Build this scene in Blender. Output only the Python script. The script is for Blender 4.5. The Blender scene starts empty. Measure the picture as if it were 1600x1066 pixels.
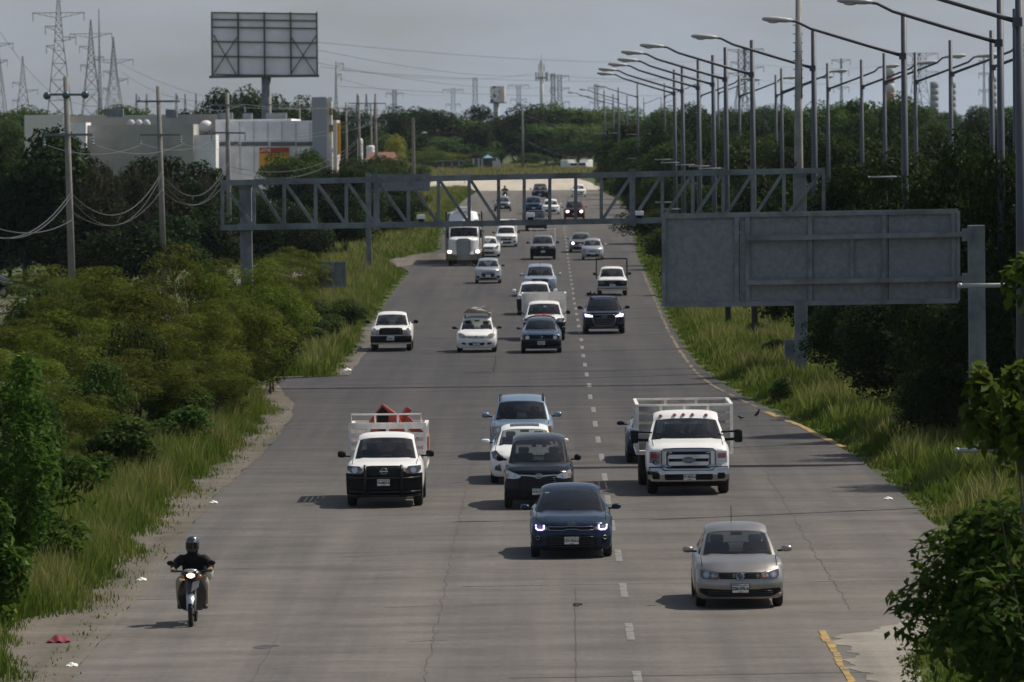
import bpy, bmesh, math, random
import numpy as np
from mathutils import Vector, Matrix
random.seed(7); np.random.seed(7)
rnd = random.uniform
scene = bpy.context.scene
col = scene.collection
R = math.radians

# ---------------------------------------------------------------- camera
CAMZ = 8.7
FPX = 9500.0                       # focal length in pixels of the 1600 px wide photograph
ROLL = R(0.6)
_u = 55*math.cos(ROLL) + 312*math.sin(ROLL)
_v = -55*math.sin(ROLL) + 312*math.cos(ROLL)
YAW, PITCH = math.atan(_u/FPX), math.atan(_v/FPX)
FW = Vector((-math.sin(YAW)*math.cos(PITCH), math.cos(YAW)*math.cos(PITCH), -math.sin(PITCH)))
R0 = Vector((math.cos(YAW), math.sin(YAW), 0))
U0 = R0.cross(FW)
RT = R0*math.cos(ROLL) - U0*math.sin(ROLL)
UP = R0*math.sin(ROLL) + U0*math.cos(ROLL)
cam_d = bpy.data.cameras.new('camera')
cam = bpy.data.objects.new('camera', cam_d); col.objects.link(cam)
cam.matrix_world = Matrix(((RT.x, UP.x, -FW.x, 0), (RT.y, UP.y, -FW.y, 0), (RT.z, UP.z, -FW.z, CAMZ), (0, 0, 0, 1)))
cam_d.sensor_width = 36; cam_d.lens = 36*FPX/1600
cam_d.clip_start = 1; cam_d.clip_end = 20000
cam_d.dof.use_dof = True; cam_d.dof.focus_distance = 140; cam_d.dof.aperture_fstop = 4.8
scene.camera = cam

# ---------------------------------------------------------------- light
SUN_EL, SUN_AZ = R(52), math.atan2(0.88, 0.47)      # azimuth from +Y towards +X
world = bpy.data.worlds.new("World"); scene.world = world; world.use_nodes = True
wn, wl = world.node_tree.nodes, world.node_tree.links
wn.clear()
w_out = wn.new('ShaderNodeOutputWorld'); w_bg = wn.new('ShaderNodeBackground')
sky = wn.new('ShaderNodeTexSky'); sky.sky_type = 'NISHITA'; sky.sun_disc = False
sky.sun_elevation = SUN_EL; sky.sun_rotation = SUN_AZ; sky.dust_density = 2.0; sky.air_density = 1.0
w_tc = wn.new('ShaderNodeTexCoord'); w_map = wn.new('ShaderNodeMapping'); w_map.inputs['Scale'].default_value = (1, 1, 3.5)
w_no = wn.new('ShaderNodeTexNoise'); w_no.inputs['Scale'].default_value = 8.0; w_no.inputs['Detail'].default_value = 6; w_no.inputs['Roughness'].default_value = 0.55
w_rm = wn.new('ShaderNodeMapRange'); w_rm.inputs[1].default_value = 0.36; w_rm.inputs[2].default_value = 0.64; w_rm.inputs[3].default_value = 0.45; w_rm.inputs[4].default_value = 1.0
w_mix = wn.new('ShaderNodeMix'); w_mix.data_type = 'RGBA'
w_mix.inputs[7].default_value = (5.3, 5.95, 7.0, 1)          # thin grey cloud deck, same units as the sky
wl.new(w_tc.outputs['Generated'], w_map.inputs['Vector']); wl.new(w_map.outputs[0], w_no.inputs['Vector'])
w_sp = wn.new('ShaderNodeSeparateXYZ'); w_el = wn.new('ShaderNodeMapRange'); w_mu = wn.new('ShaderNodeMath'); w_mu.operation = 'MULTIPLY'
w_el.inputs[1].default_value = 0.05; w_el.inputs[2].default_value = 0.75; w_el.inputs[3].default_value = 1.0; w_el.inputs[4].default_value = 0.30   # hazy towards the horizon, thinner overhead
wl.new(w_tc.outputs['Generated'], w_sp.inputs[0]); wl.new(w_sp.outputs['Z'], w_el.inputs[0])
wl.new(w_no.outputs['Fac'], w_rm.inputs[0]); wl.new(w_rm.outputs[0], w_mu.inputs[0]); wl.new(w_el.outputs[0], w_mu.inputs[1]); wl.new(w_mu.outputs[0], w_mix.inputs[0])
wl.new(sky.outputs[0], w_mix.inputs[6]); wl.new(w_mix.outputs[2], w_bg.inputs['Color'])
w_bg.inputs['Strength'].default_value = 0.075
wl.new(w_bg.outputs[0], w_out.inputs['Surface'])
sun_d = bpy.data.lights.new('sun', 'SUN'); sun_d.energy = 4.3; sun_d.angle = R(0.53); sun_d.color = (1, 0.93, 0.82)
sun = bpy.data.objects.new('sun', sun_d); col.objects.link(sun)
SUNV = Vector((math.sin(SUN_AZ)*math.cos(SUN_EL), math.cos(SUN_AZ)*math.cos(SUN_EL), math.sin(SUN_EL)))
sun.rotation_euler = SUNV.to_track_quat('Z', 'Y').to_euler()
sun.location = (60, 60, 120)
vs = scene.view_settings
vs.view_transform = 'Standard'; vs.look = 'None'; vs.gamma = 1; vs.exposure = 0.0; vs.use_curve_mapping = False

# ---------------------------------------------------------------- geometry of the place
_GY = [-50, 330, 430, 550, 720, 880, 1100, 1500, 2500, 9000]
_GZ = [0, 0, 0.3, 1.55, 2.2, 2.35, 4.1, 6.0, 8.0, 8.0]
def zg(y): return float(np.interp(y, _GY, _GZ))
def ray(px, py):
    return (FW*FPX + RT*(px-800) + UP*(533-py)).normalized()
def at(px, py, d):                                  # the point of pixel (px,py) of the photograph at distance Y = d
    r = ray(px, py); k = d/r.y
    return Vector((r.x*k, d, CAMZ + r.z*k))
def ground(px, py):
    r = ray(px, py); lo, hi = 60.0, 4000.0
    y = 60.0
    while y < 4000:
        k = y/r.y
        if CAMZ + r.z*k <= zg(y): hi = y; lo = y-4; break
        y += 4
    for _ in range(30):
        m = (lo+hi)/2
        if CAMZ + r.z*m/r.y <= zg(m): hi = m
        else: lo = m
    return Vector((r.x*hi/r.y, hi, zg(hi)))
def by_top(px, py, h):                              # distance at which a thing of height h standing on the ground shows its top at (px,py)
    best = None
    for y in np.arange(110, 1500, 1.0):
        r = ray(px, py); z = CAMZ + r.z*y/r.y
        e = abs(z - zg(y) - h)
        if best is None or e < best[0]: best = (e, y)
    y = best[1]; r = ray(px, py)
    return Vector((r.x*y/r.y, y, zg(y)))
def scale_at(d): return FPX/d

# ---------------------------------------------------------------- materials
MATS = {}
def mat(name, c, rough=0.6, metal=0.0, coat=0.0, var=0.0, vs_=3.0, bump=0.0, emit=None, es=0.0, spec=0.5, dirt=None):
    if name in MATS: return MATS[name]
    m = bpy.data.materials.new(name); m.use_nodes = True; MATS[name] = m
    n, l = m.node_tree.nodes, m.node_tree.links
    b = n['Principled BSDF']
    b.inputs['Base Color'].default_value = (*c, 1); b.inputs['Roughness'].default_value = rough
    b.inputs['Metallic'].default_value = metal; b.inputs['Coat Weight'].default_value = coat
    b.inputs['Coat Roughness'].default_value = 0.05; b.inputs['Specular IOR Level'].default_value = spec
    if emit: b.inputs['Emission Color'].default_value = (*emit, 1); b.inputs['Emission Strength'].default_value = es
    if var or bump:
        tc = n.new('ShaderNodeTexCoord'); no = n.new('ShaderNodeTexNoise')
        no.inputs['Scale'].default_value = vs_; no.inputs['Detail'].default_value = 6; no.inputs['Roughness'].default_value = 0.65
        l.new(tc.outputs['Object'], no.inputs['Vector'])
        if var:
            mx = n.new('ShaderNodeMix'); mx.data_type = 'RGBA'
            d = dirt or tuple(x*(1-var) for x in c)
            mx.inputs[6].default_value = (*d, 1); mx.inputs[7].default_value = (*[min(1, x*(1+var*0.4)) for x in c], 1)
            rp = n.new('ShaderNodeMapRange'); rp.inputs[1].default_value = 0.36; rp.inputs[2].default_value = 0.62
            l.new(no.outputs['Fac'], rp.inputs[0]); l.new(rp.outputs[0], mx.inputs[0]); l.new(mx.outputs[2], b.inputs['Base Color'])
        if bump:
            bp = n.new('ShaderNodeBump'); bp.inputs['Strength'].default_value = bump; bp.inputs['Distance'].default_value = 0.02
            l.new(no.outputs['Fac'], bp.inputs['Height']); l.new(bp.outputs[0], b.inputs['Normal'])
    return m
def glass_mat(name, tint, refl=(1, 1, 1)):
    if name in MATS: return MATS[name]
    m = bpy.data.materials.new(name); m.use_nodes = True; MATS[name] = m
    n, l = m.node_tree.nodes, m.node_tree.links; n.clear()
    o = n.new('ShaderNodeOutputMaterial'); t = n.new('ShaderNodeBsdfTransparent'); g = n.new('ShaderNodeBsdfGlossy')
    t.inputs[0].default_value = (*tint, 1); g.inputs[0].default_value = (*refl, 1); g.inputs['Roughness'].default_value = 0.03
    f = n.new('ShaderNodeFresnel'); f.inputs[0].default_value = 1.5; mx = n.new('ShaderNodeMixShader')
    l.new(f.outputs[0], mx.inputs[0]); l.new(t.outputs[0], mx.inputs[1]); l.new(g.outputs[0], mx.inputs[2]); l.new(mx.outputs[0], o.inputs[0])
    return m
def leaf_mat(name, c1, c2, c3=None):
    m = bpy.data.materials.new(name); m.use_nodes = True; MATS[name] = m
    n, l = m.node_tree.nodes, m.node_tree.links; n.clear()
    o = n.new('ShaderNodeOutputMaterial'); d = n.new('ShaderNodeBsdfPrincipled'); t = n.new('ShaderNodeBsdfTranslucent'); mx = n.new('ShaderNodeMixShader')
    at_ = n.new('ShaderNodeAttribute'); at_.attribute_name = 'tint'; oi = n.new('ShaderNodeObjectInfo')
    r = n.new('ShaderNodeValToRGB'); r.color_ramp.elements[0].color = (*c1, 1); r.color_ramp.elements[1].color = (*c2, 1)
    if c3: e = r.color_ramp.elements.new(0.93); e.color = (*c2, 1); r.color_ramp.elements[2].color = (*c3, 1)
    hs = n.new('ShaderNodeHueSaturation')
    mr = n.new('ShaderNodeMapRange'); mr.inputs[3].default_value = 0.70; mr.inputs[4].default_value = 1.3
    mh = n.new('ShaderNodeMapRange'); mh.inputs[3].default_value = 0.478; mh.inputs[4].default_value = 0.515
    l.new(oi.outputs['Random'], mr.inputs[0]); l.new(oi.outputs['Random'], mh.inputs[0])
    l.new(at_.outputs['Fac'], r.inputs[0]); l.new(r.outputs[0], hs.inputs['Color']); l.new(mr.outputs[0], hs.inputs['Value']); l.new(mh.outputs[0], hs.inputs['Hue'])
    l.new(hs.outputs[0], d.inputs['Base Color']); d.inputs['Roughness'].default_value = 0.55; d.inputs['Specular IOR Level'].default_value = 0.06
    l.new(hs.outputs[0], t.inputs['Color']); mx.inputs[0].default_value = 0.42
    l.new(d.outputs[0], mx.inputs[1]); l.new(t.outputs[0], mx.inputs[2]); l.new(mx.outputs[0], o.inputs[0])
    return m

# ---------------------------------------------------------------- object helpers
def tag(o, label=None, cat=None, group=None, kind=None):
    if label: o['label'] = label
    if cat: o['category'] = cat
    if group: o['group'] = group
    if kind: o['kind'] = kind
    return o
def empty(name, loc, label=None, cat=None, group=None, rz=0.0):
    o = bpy.data.objects.new(name, None); col.objects.link(o)
    o.location = loc; o.rotation_euler = (0, 0, rz); o.empty_display_size = 0.3
    return tag(o, label, cat, group)
def link(name, me, m=None, parent=None):
    o = bpy.data.objects.new(name, me); col.objects.link(o)
    if m is not None and not me.materials: me.materials.append(m)
    if parent is not None: o.parent = parent
    return o
def copy_tree(o, parent=None):
    kids = [k for k in o.children]
    c = o.copy(); col.objects.link(c); c.parent = parent
    for k in kids: copy_tree(k, c)
    return c
class MB:
    def __init__(s): s.v = []; s.f = []
    def add(s, vs_, fs):
        b = len(s.v); s.v += [tuple(p) for p in vs_]; s.f += [tuple(i+b for i in f) for f in fs]; return s
    def box(s, cx, cy, cz, sx, sy, sz, rz=0.0):
        vs_ = []
        c, n = math.cos(rz), math.sin(rz)
        for dz in (-.5, .5):
            for dx, dy in ((-.5, -.5), (.5, -.5), (.5, .5), (-.5, .5)):
                x, y = dx*sx, dy*sy
                vs_.append((cx+x*c-y*n, cy+x*n+y*c, cz+dz*sz))
        return s.add(vs_, [(0, 3, 2, 1), (4, 5, 6, 7), (0, 1, 5, 4), (1, 2, 6, 5), (2, 3, 7, 6), (3, 0, 4, 7)])
    def bar(s, p, q, w, h=None):
        p, q = Vector(p), Vector(q); h = h or w; d = (q-p).normalized()
        a = Vector((0, 0, 1)) if abs(d.z) < 0.95 else Vector((0, 1, 0))
        x = d.cross(a).normalized()*w/2; z = x.normalized().cross(d).normalized()*h/2
        vs_ = [p-x-z, p+x-z, p+x+z, p-x+z, q-x-z, q+x-z, q+x+z, q-x+z]
        return s.add(vs_, [(0, 1, 2, 3), (4, 7, 6, 5), (0, 4, 5, 1), (1, 5, 6, 2), (2, 6, 7, 3), (3, 7, 4, 0)])
    def tube(s, pts, r, n=8, cap=True):
        pts = [Vector(p) for p in pts]; rs = r if isinstance(r, (list, tuple)) else [r]*len(pts)
        vs_, fs = [], []
        for i, p in enumerate(pts):
            d = (pts[min(i+1, len(pts)-1)] - pts[max(i-1, 0)]).normalized()
            a = Vector((0, 0, 1)) if abs(d.z) < 0.9 else Vector((0, 1, 0))
            x = d.cross(a).normalized(); z = x.cross(d).normalized()
            for k in range(n):
                t = 2*math.pi*k/n; vs_.append(p + (x*math.cos(t) + z*math.sin(t))*rs[i])
        for i in range(len(pts)-1):
            for k in range(n):
                fs.append((i*n+k, i*n+(k+1) % n, (i+1)*n+(k+1) % n, (i+1)*n+k))
        if cap: fs += [tuple(range(n))[::-1], tuple(range((len(pts)-1)*n, len(pts)*n))]
        return s.add(vs_, fs)
    def lathe(s, prof, c=(0, 0, 0), axis='z', n=20, sx=1, sy=1):      # prof: (radius, height)
        vs_, fs = [], []
        for r, h in prof:
            for k in range(n):
                t = 2*math.pi*k/n; a, b = r*math.cos(t)*sx, r*math.sin(t)*sy
                p = (a, b, h) if axis == 'z' else ((h, a, b) if axis == 'x' else (a, h, b))
                vs_.append((c[0]+p[0], c[1]+p[1], c[2]+p[2]))
        for i in range(len(prof)-1):
            for k in range(n): fs.append((i*n+k, i*n+(k+1) % n, (i+1)*n+(k+1) % n, (i+1)*n+k))
        return s.add(vs_, fs)
    def ball(s, c, rx, ry=None, rz=None, n=12, m=8):
        ry = ry or rx; rz = rz or rx
        vs_, fs = [], []
        for i in range(m+1):
            a = math.pi*i/m
            for k in range(n):
                t = 2*math.pi*k/n
                vs_.append((c[0]+rx*math.sin(a)*math.cos(t), c[1]+ry*math.sin(a)*math.sin(t), c[2]+rz*math.cos(a)))
        for i in range(m):
            for k in range(n): fs.append((i*n+k, (i+1)*n+k, (i+1)*n+(k+1) % n, i*n+(k+1) % n))
        return s.add(vs_, fs)
    def grid(s, fn, nu, nv):
        vs_ = [fn(i/nu, j/nv) for j in range(nv+1) for i in range(nu+1)]
        fs = [(j*(nu+1)+i, j*(nu+1)+i+1, (j+1)*(nu+1)+i+1, (j+1)*(nu+1)+i) for j in range(nv) for i in range(nu)]
        return s.add(vs_, fs)
    def mesh(s, name, m=None, smooth=False, bevel=0.0, seg=2):
        me = bpy.data.meshes.new(name); me.from_pydata(s.v, [], s.f)
        bm = bmesh.new(); bm.from_mesh(me)
        bmesh.ops.remove_doubles(bm, verts=bm.verts, dist=1e-5)
        bmesh.ops.recalc_face_normals(bm, faces=bm.faces)
        if bevel: bmesh.ops.bevel(bm, geom=list(bm.edges), offset=bevel, segments=seg, affect='EDGES', profile=0.5, clamp_overlap=True)
        bm.to_mesh(me); bm.free()
        if m is not None: me.materials.append(m)
        if smooth: me.polygons.foreach_set('use_smooth', [True]*len(me.polygons))
        me.update(); return me
    def build(s, name, m, parent=None, smooth=False, bevel=0.0, seg=2):
        return link(name, s.mesh(name, m, smooth, bevel, seg), None, parent)
def text_mesh(txt, size, m, depth=0.003, name='lettering', sx=1.0, bold=0.0):
    cu = bpy.data.curves.new('t', 'FONT'); cu.body = txt; cu.size = size; cu.align_x = 'CENTER'; cu.align_y = 'CENTER'; cu.extrude = depth; cu.offset = bold; cu.resolution_u = 3
    o = bpy.data.objects.new('t', cu); col.objects.link(o)
    dg = bpy.context.evaluated_depsgraph_get()
    me = bpy.data.meshes.new_from_object(o.evaluated_get(dg)); me.name = name
    bpy.data.objects.remove(o); bpy.data.curves.remove(cu)
    me.materials.clear(); me.materials.append(m)
    me.transform(Matrix.Diagonal((sx, 1, 1, 1))); me.transform(Matrix.Rotation(R(90), 4, 'X'))   # faces -Y
    return me
# ---------------------------------------------------------------- common materials
GALV = mat('galvanised_steel', (0.185, 0.205, 0.215), 0.6, 0.2, var=0.4, vs_=1.4)
GALV_D = mat('painted_grey_steel', (0.16, 0.18, 0.195), 0.6, 0.1, var=0.25, vs_=1.5)
POLE = mat('lamp_pole_steel', (0.075, 0.080, 0.10), 0.55, 0.2, var=0.2, vs_=1)
CONC = mat('concrete', (0.30, 0.28, 0.25), 0.85, var=0.35, vs_=1.2, bump=0.2)
BLACK = mat('black_plastic', (0.008, 0.008, 0.009), 0.55, var=0.3, vs_=8, spec=0.2)
RUBBER = mat('rubber', (0.014, 0.014, 0.014), 0.85, var=0.4, vs_=6, dirt=(0.03, 0.027, 0.024))
CHROME = mat('chrome', (0.40, 0.40, 0.41), 0.12, 1.0)
ALLOY = mat('alloy', (0.35, 0.35, 0.36), 0.35, 0.8)
INTER = mat('interior_fabric', (0.018, 0.018, 0.02), 0.9)
INTER_G = mat('interior_grey', (0.06, 0.06, 0.062), 0.9)
LENS = mat('headlight_lens', (0.42, 0.43, 0.45), 0.12, 0.6, coat=1)
LENS_D = mat('smoked_headlight', (0.07, 0.072, 0.08), 0.1, 0.3, coat=1)
LENS_Y = mat('yellowed_headlight', (0.34, 0.31, 0.22), 0.3, 0.1, coat=0.6)
AMBER = mat('amber_lens', (0.45, 0.14, 0.02), 0.25, coat=1)
REDL = mat('red_lens', (0.35, 0.03, 0.03), 0.25, coat=1)
PLATE = mat('plate_white', (0.72, 0.74, 0.70), 0.5, var=0.15, vs_=30)
PLATE_G = mat('plate_green', (0.12, 0.24, 0.18), 0.5)
INK = mat('plate_ink', (0.03, 0.04, 0.06), 0.6)
VIO = mat('violet_led', (0.6, 0.5, 0.9), 0.3, emit=(0.46, 0.33, 1.0), es=5.0)
LEDW = mat('white_led', (0.8, 0.8, 0.9), 0.3, emit=(0.86, 0.84, 1.0), es=7.0)
WARM = mat('warm_lamp', (0.8, 0.7, 0.5), 0.3, emit=(1.0, 0.80, 0.50), es=6.0)
GLASS = glass_mat('windscreen_glass', (0.42, 0.45, 0.44))
GLASS_D = glass_mat('dark_window_glass', (0.10, 0.105, 0.11))
SKIN = mat('skin', (0.30, 0.17, 0.11), 0.6)
WOODW = mat('white_painted_planks', (0.36, 0.35, 0.335), 0.85, var=0.3, vs_=2.2, bump=0.2, dirt=(0.23, 0.215, 0.20))
METW = mat('white_painted_frame', (0.74, 0.73, 0.70), 0.55, var=0.15, vs_=2.5, dirt=(0.60, 0.56, 0.50))

# ---------------------------------------------------------------- terrain, road
def asphalt(name, a, b, c, wear=None):
    m = bpy.data.materials.new(name); m.use_nodes = True
    n, l = m.node_tree.nodes, m.node_tree.links; bs = n['Principled BSDF']
    ge = n.new('ShaderNodeNewGeometry')
    def noise(scale, vec=(1, 1, 1), det=6, ro=0.6):
        mp = n.new('ShaderNodeMapping'); mp.inputs['Scale'].default_value = vec
        no = n.new('ShaderNodeTexNoise'); no.inputs['Scale'].default_value = scale; no.inputs['Detail'].default_value = det; no.inputs['Roughness'].default_value = ro
        l.new(ge.outputs['Position'], mp.inputs['Vector']); l.new(mp.outputs[0], no.inputs['Vector']); return no
    def ramp(no, lo, hi, o0=0, o1=1):
        r = n.new('ShaderNodeMapRange'); r.inputs[1].default_value = lo; r.inputs[2].default_value = hi; r.inputs[3].default_value = o0; r.inputs[4].default_value = o1
        l.new(no.outputs['Fac'], r.inputs[0]); return r
    def mix(f, x, y):
        mx = n.new('ShaderNodeMix'); mx.data_type = 'RGBA'; l.new(f, mx.inputs[0])
        for k, q in ((6, x), (7, y)):
            if isinstance(q, tuple): mx.inputs[k].default_value = (*q, 1)
            else: l.new(q, mx.inputs[k])
        return mx.outputs[2]
    big = ramp(noise(0.022, (1.6, 0.55, 1)), 0.4, 0.6)
    base = mix(big.outputs[0], a, b)
    streak = ramp(noise(0.9, (1, 0.018, 1), 4), 0.36, 0.66)          # worn wheel tracks along the lanes
    base = mix(streak.outputs[0], base, c)
    pt = ramp(noise(0.5, (0.5, 1.2, 1), 8, 0.75), 0.30, 0.72, 0.62, 1.28)
    mul = n.new('ShaderNodeMix'); mul.data_type = 'RGBA'; mul.blend_type = 'MULTIPLY'; mul.inputs[0].default_value = 1
    l.new(base, mul.inputs[6]); l.new(pt.outputs[0], mul.inputs[7])
    fn = ramp(noise(7, (1, 0.8, 1), 4, 0.7), 0.25, 0.75, 0.82, 1.18)
    mul2 = n.new('ShaderNodeMix'); mul2.data_type = 'RGBA'; mul2.blend_type = 'MULTIPLY'; mul2.inputs[0].default_value = 1
    l.new(mul.outputs[2], mul2.inputs[6]); l.new(fn.outputs[0], mul2.inputs[7])
    fin = mul2.outputs[2]
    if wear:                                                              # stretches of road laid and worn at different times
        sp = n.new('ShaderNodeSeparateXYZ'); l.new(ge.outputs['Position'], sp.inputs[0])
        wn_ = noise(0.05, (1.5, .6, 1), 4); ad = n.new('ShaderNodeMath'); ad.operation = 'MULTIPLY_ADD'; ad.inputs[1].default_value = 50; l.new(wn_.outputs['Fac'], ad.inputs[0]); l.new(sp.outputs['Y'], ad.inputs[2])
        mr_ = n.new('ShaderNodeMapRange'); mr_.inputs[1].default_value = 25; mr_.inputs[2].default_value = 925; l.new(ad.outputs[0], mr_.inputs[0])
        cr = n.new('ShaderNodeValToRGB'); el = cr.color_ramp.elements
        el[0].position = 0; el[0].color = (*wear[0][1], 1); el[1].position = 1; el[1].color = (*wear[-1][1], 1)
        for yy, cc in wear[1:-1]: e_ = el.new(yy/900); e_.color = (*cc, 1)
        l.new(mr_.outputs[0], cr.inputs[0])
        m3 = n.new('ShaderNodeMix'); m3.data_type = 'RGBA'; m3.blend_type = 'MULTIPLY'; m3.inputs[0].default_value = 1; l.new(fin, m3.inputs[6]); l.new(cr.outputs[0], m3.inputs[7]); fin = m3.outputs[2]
    l.new(fin, bs.inputs['Base Color']); bs.inputs['Roughness'].default_value = 0.9; bs.inputs['Specular IOR Level'].default_value = 0.25
    bp = n.new('ShaderNodeBump'); bp.inputs['Strength'].default_value = 0.35; bp.inputs['Distance'].default_value = 0.01
    nn = noise(30, det=3); l.new(nn.outputs['Fac'], bp.inputs['Height']); l.new(bp.outputs[0], bs.inputs['Normal'])
    return m
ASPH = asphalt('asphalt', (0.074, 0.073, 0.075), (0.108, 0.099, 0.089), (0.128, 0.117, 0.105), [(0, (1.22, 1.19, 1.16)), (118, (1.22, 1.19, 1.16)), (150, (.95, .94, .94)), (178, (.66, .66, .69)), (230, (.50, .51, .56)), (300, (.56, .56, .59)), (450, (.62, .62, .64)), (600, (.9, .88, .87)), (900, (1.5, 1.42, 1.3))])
PALE = asphalt('pale_concrete', (0.40, 0.36, 0.29), (0.47, 0.42, 0.34), (0.50, 0.45, 0.37))
GRAVEL = asphalt('gravel', (0.075, 0.066, 0.048), (0.125, 0.108, 0.084), (0.165, 0.143, 0.115))
DIRTG = asphalt('verge_soil', (0.05, 0.065, 0.02), (0.085, 0.082, 0.03), (0.065, 0.09, 0.022))
PATCH = asphalt('old_patch', (0.040, 0.038, 0.039), (0.052, 0.049, 0.048), (0.062, 0.058, 0.055))
TAR_AND_SHADE = mat('tar_and_shade', (0.055, 0.052, 0.049), 0.8, var=0.4, vs_=2)
PAINTW = mat('worn_white_paint', (0.205, 0.198, 0.188), 0.85, var=0.6, vs_=3, dirt=(0.08, 0.077, 0.072))
PAINTY = mat('worn_yellow_paint', (0.36, 0.225, 0.05), 0.85, var=0.6, vs_=3, dirt=(0.14, 0.115, 0.07))

PAINTYF = mat('faded_yellow_paint', (0.17, 0.125, 0.055), 0.85, var=0.5, vs_=2, dirt=(0.09, 0.08, 0.065))
def sheet(name, xl, xr, ys, m, dz, parent=None, nx=4):
    mb = MB()
    rows = [[(a+(b-a)*i/nx, y, zg(y)+dz) for i in range(nx+1)] for y, a, b in zip(ys, xl, xr)]
    vs_ = [p for r in rows for p in r]; w = nx+1
    mb.add(vs_, [(j*w+i, j*w+i+1, (j+1)*w+i+1, (j+1)*w+i) for j in range(len(rows)-1) for i in range(nx)])
    return mb.build(name, m, parent, smooth=True)
ys = sorted(set(list(np.arange(20, 1200, 20)) + [30, 430, 550, 720, 880, 1100] + list(np.arange(1200, 2600, 100)) + [3000, 4000, 6000, 9000]))
terrain = sheet('ground', [-(300+y*0.6) for y in ys], [300+y*0.6 for y in ys], ys, DIRTG, -0.05, nx=8); tag(terrain, kind='structure')

Lpx = [(101, 1066), (189, 966), (236, 902), (287, 838), (338, 770), (405, 713), (432, 684), (455, 650), (458, 632), (440, 612), (425, 590), (543, 588), (560, 565), (575, 545), (590, 500), (605, 470), (622, 447), (640, 425), (628, 418), (600, 412), (660, 398), (690, 391), (690, 372), (697, 352)]
LE = [(p.y, p.x) for p in (ground(*q) for q in Lpx)]
LE = [(60, -7.8)] + [e for e in LE if True] + [(620, -9.5), (700, -9.5), (800, -9), (880, -8)]
LE = sorted(LE)
Rpx = [(1401, 1066), (1398, 1023), (1410, 990), (1445, 940), (1500, 880), (1465, 824), (1441, 804), (1408, 770), (1333, 711), (1229, 652), (1160, 619), (1120, 593), (1092, 572), (1070, 545), (1052, 515), (1036, 485), (1022, 455), (1008, 425), (995, 400), (990, 372)]
RE = [(p.y, p.x) for p in (ground(*q) for q in Rpx)]
RE = sorted([(60, 5.6)] + RE + [(620, 8.2), (700, 7.6), (800, 6.5), (880, 6)])
def le(y): return float(np.interp(y, [a for a, b in LE], [b for a, b in LE]))
def re_(y): return float(np.interp(y, [a for a, b in RE], [b for a, b in RE]))
rys = list(np.arange(30, 300, 2.5)) + list(np.arange(300, 861, 7))
road = sheet('road', [le(y) for y in rys], [re_(y) for y in rys], rys, ASPH, 0.0, nx=10); tag(road, kind='structure')
# the bend at the far end: pale concrete crossing towards the left
bys = list(np.arange(800, 960, 8))
def bl(y): return -62 if y > 838 else -62 + (838-y)*1.42
bend = sheet('far_road_bend', [np.interp(y, [800, 838, 960], [-11, -45, -75]) for y in bys], [np.interp(y, [800, 900, 960], [7.5, 6.5, 4]) for y in bys], bys, PALE, 0.012, nx=6); tag(bend, kind='structure')
# shoulders
def strip(name, pts, w, m, dz, parent=None, kind=None, jit=0.0, both=False):
    mb = MB(); vs_ = []; P = [Vector((p[0], p[1], 0)) for p in pts]
    for i, p in enumerate(P):
        d = (P[min(i+1, len(P)-1)]-P[max(i-1, 0)]); d = Vector((d.x, d.y, 0)).normalized(); nrm = Vector((d.y, -d.x, 0))
        a = w*(1+rnd(-jit, jit))
        for s_ in (-.5, .5):
            q = p + nrm*a*s_; vs_.append((q.x, q.y, zg(q.y)+dz))
    mb.add(vs_, [(2*i, 2*i+1, 2*i+3, 2*i+2) for i in range(len(P)-1)])
    o = mb.build(name, m, parent); 
    if kind: tag(o, kind=kind)
    return o
sys_ = list(np.arange(40, 300, 2.0))
gl = sheet('gravel_shoulder', [le(y)-1.3-0.1*math.sin(y*0.31) - (0.9*max(0, math.sin((y-101.5)/12.5*3.1416)) if 101.5 < y < 114 else 0) for y in sys_], [le(y)+0.03+0.035*math.sin(y*1.7)+0.03*math.sin(y*0.53) for y in sys_], sys_, GRAVEL, 0.008, nx=3); tag(gl, kind='structure')
sr = [ground(692, 396), ground(640, 405), ground(590, 414), ground(520, 424), ground(455, 432), ground(400, 440)]
sr = [(p.x, p.y) for p in sr]; sr = sr + [(-26, 352), (-34, 300), (-38, 240), (-40, 170)]
strip('side_road', sr, 5.5, GRAVEL, 0.016, kind='structure')
# dirt apron bottom right
ay = list(np.arange(92, 113, .3))
ap = sheet('gravel_patch', [5.0+0.12*math.sin(y*1.3)+.10*math.sin(y*3.7+1)+.07*math.sin(y*8.3)+max(0, (y-106)*.42) for y in ay], [re_(y)+0.4 for y in ay], ay, asphalt('pale_gravel', (0.15, 0.135, 0.115), (0.24, 0.215, 0.18), (0.27, 0.245, 0.205)), 0.007, nx=3); tag(ap, kind='structure')
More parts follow.
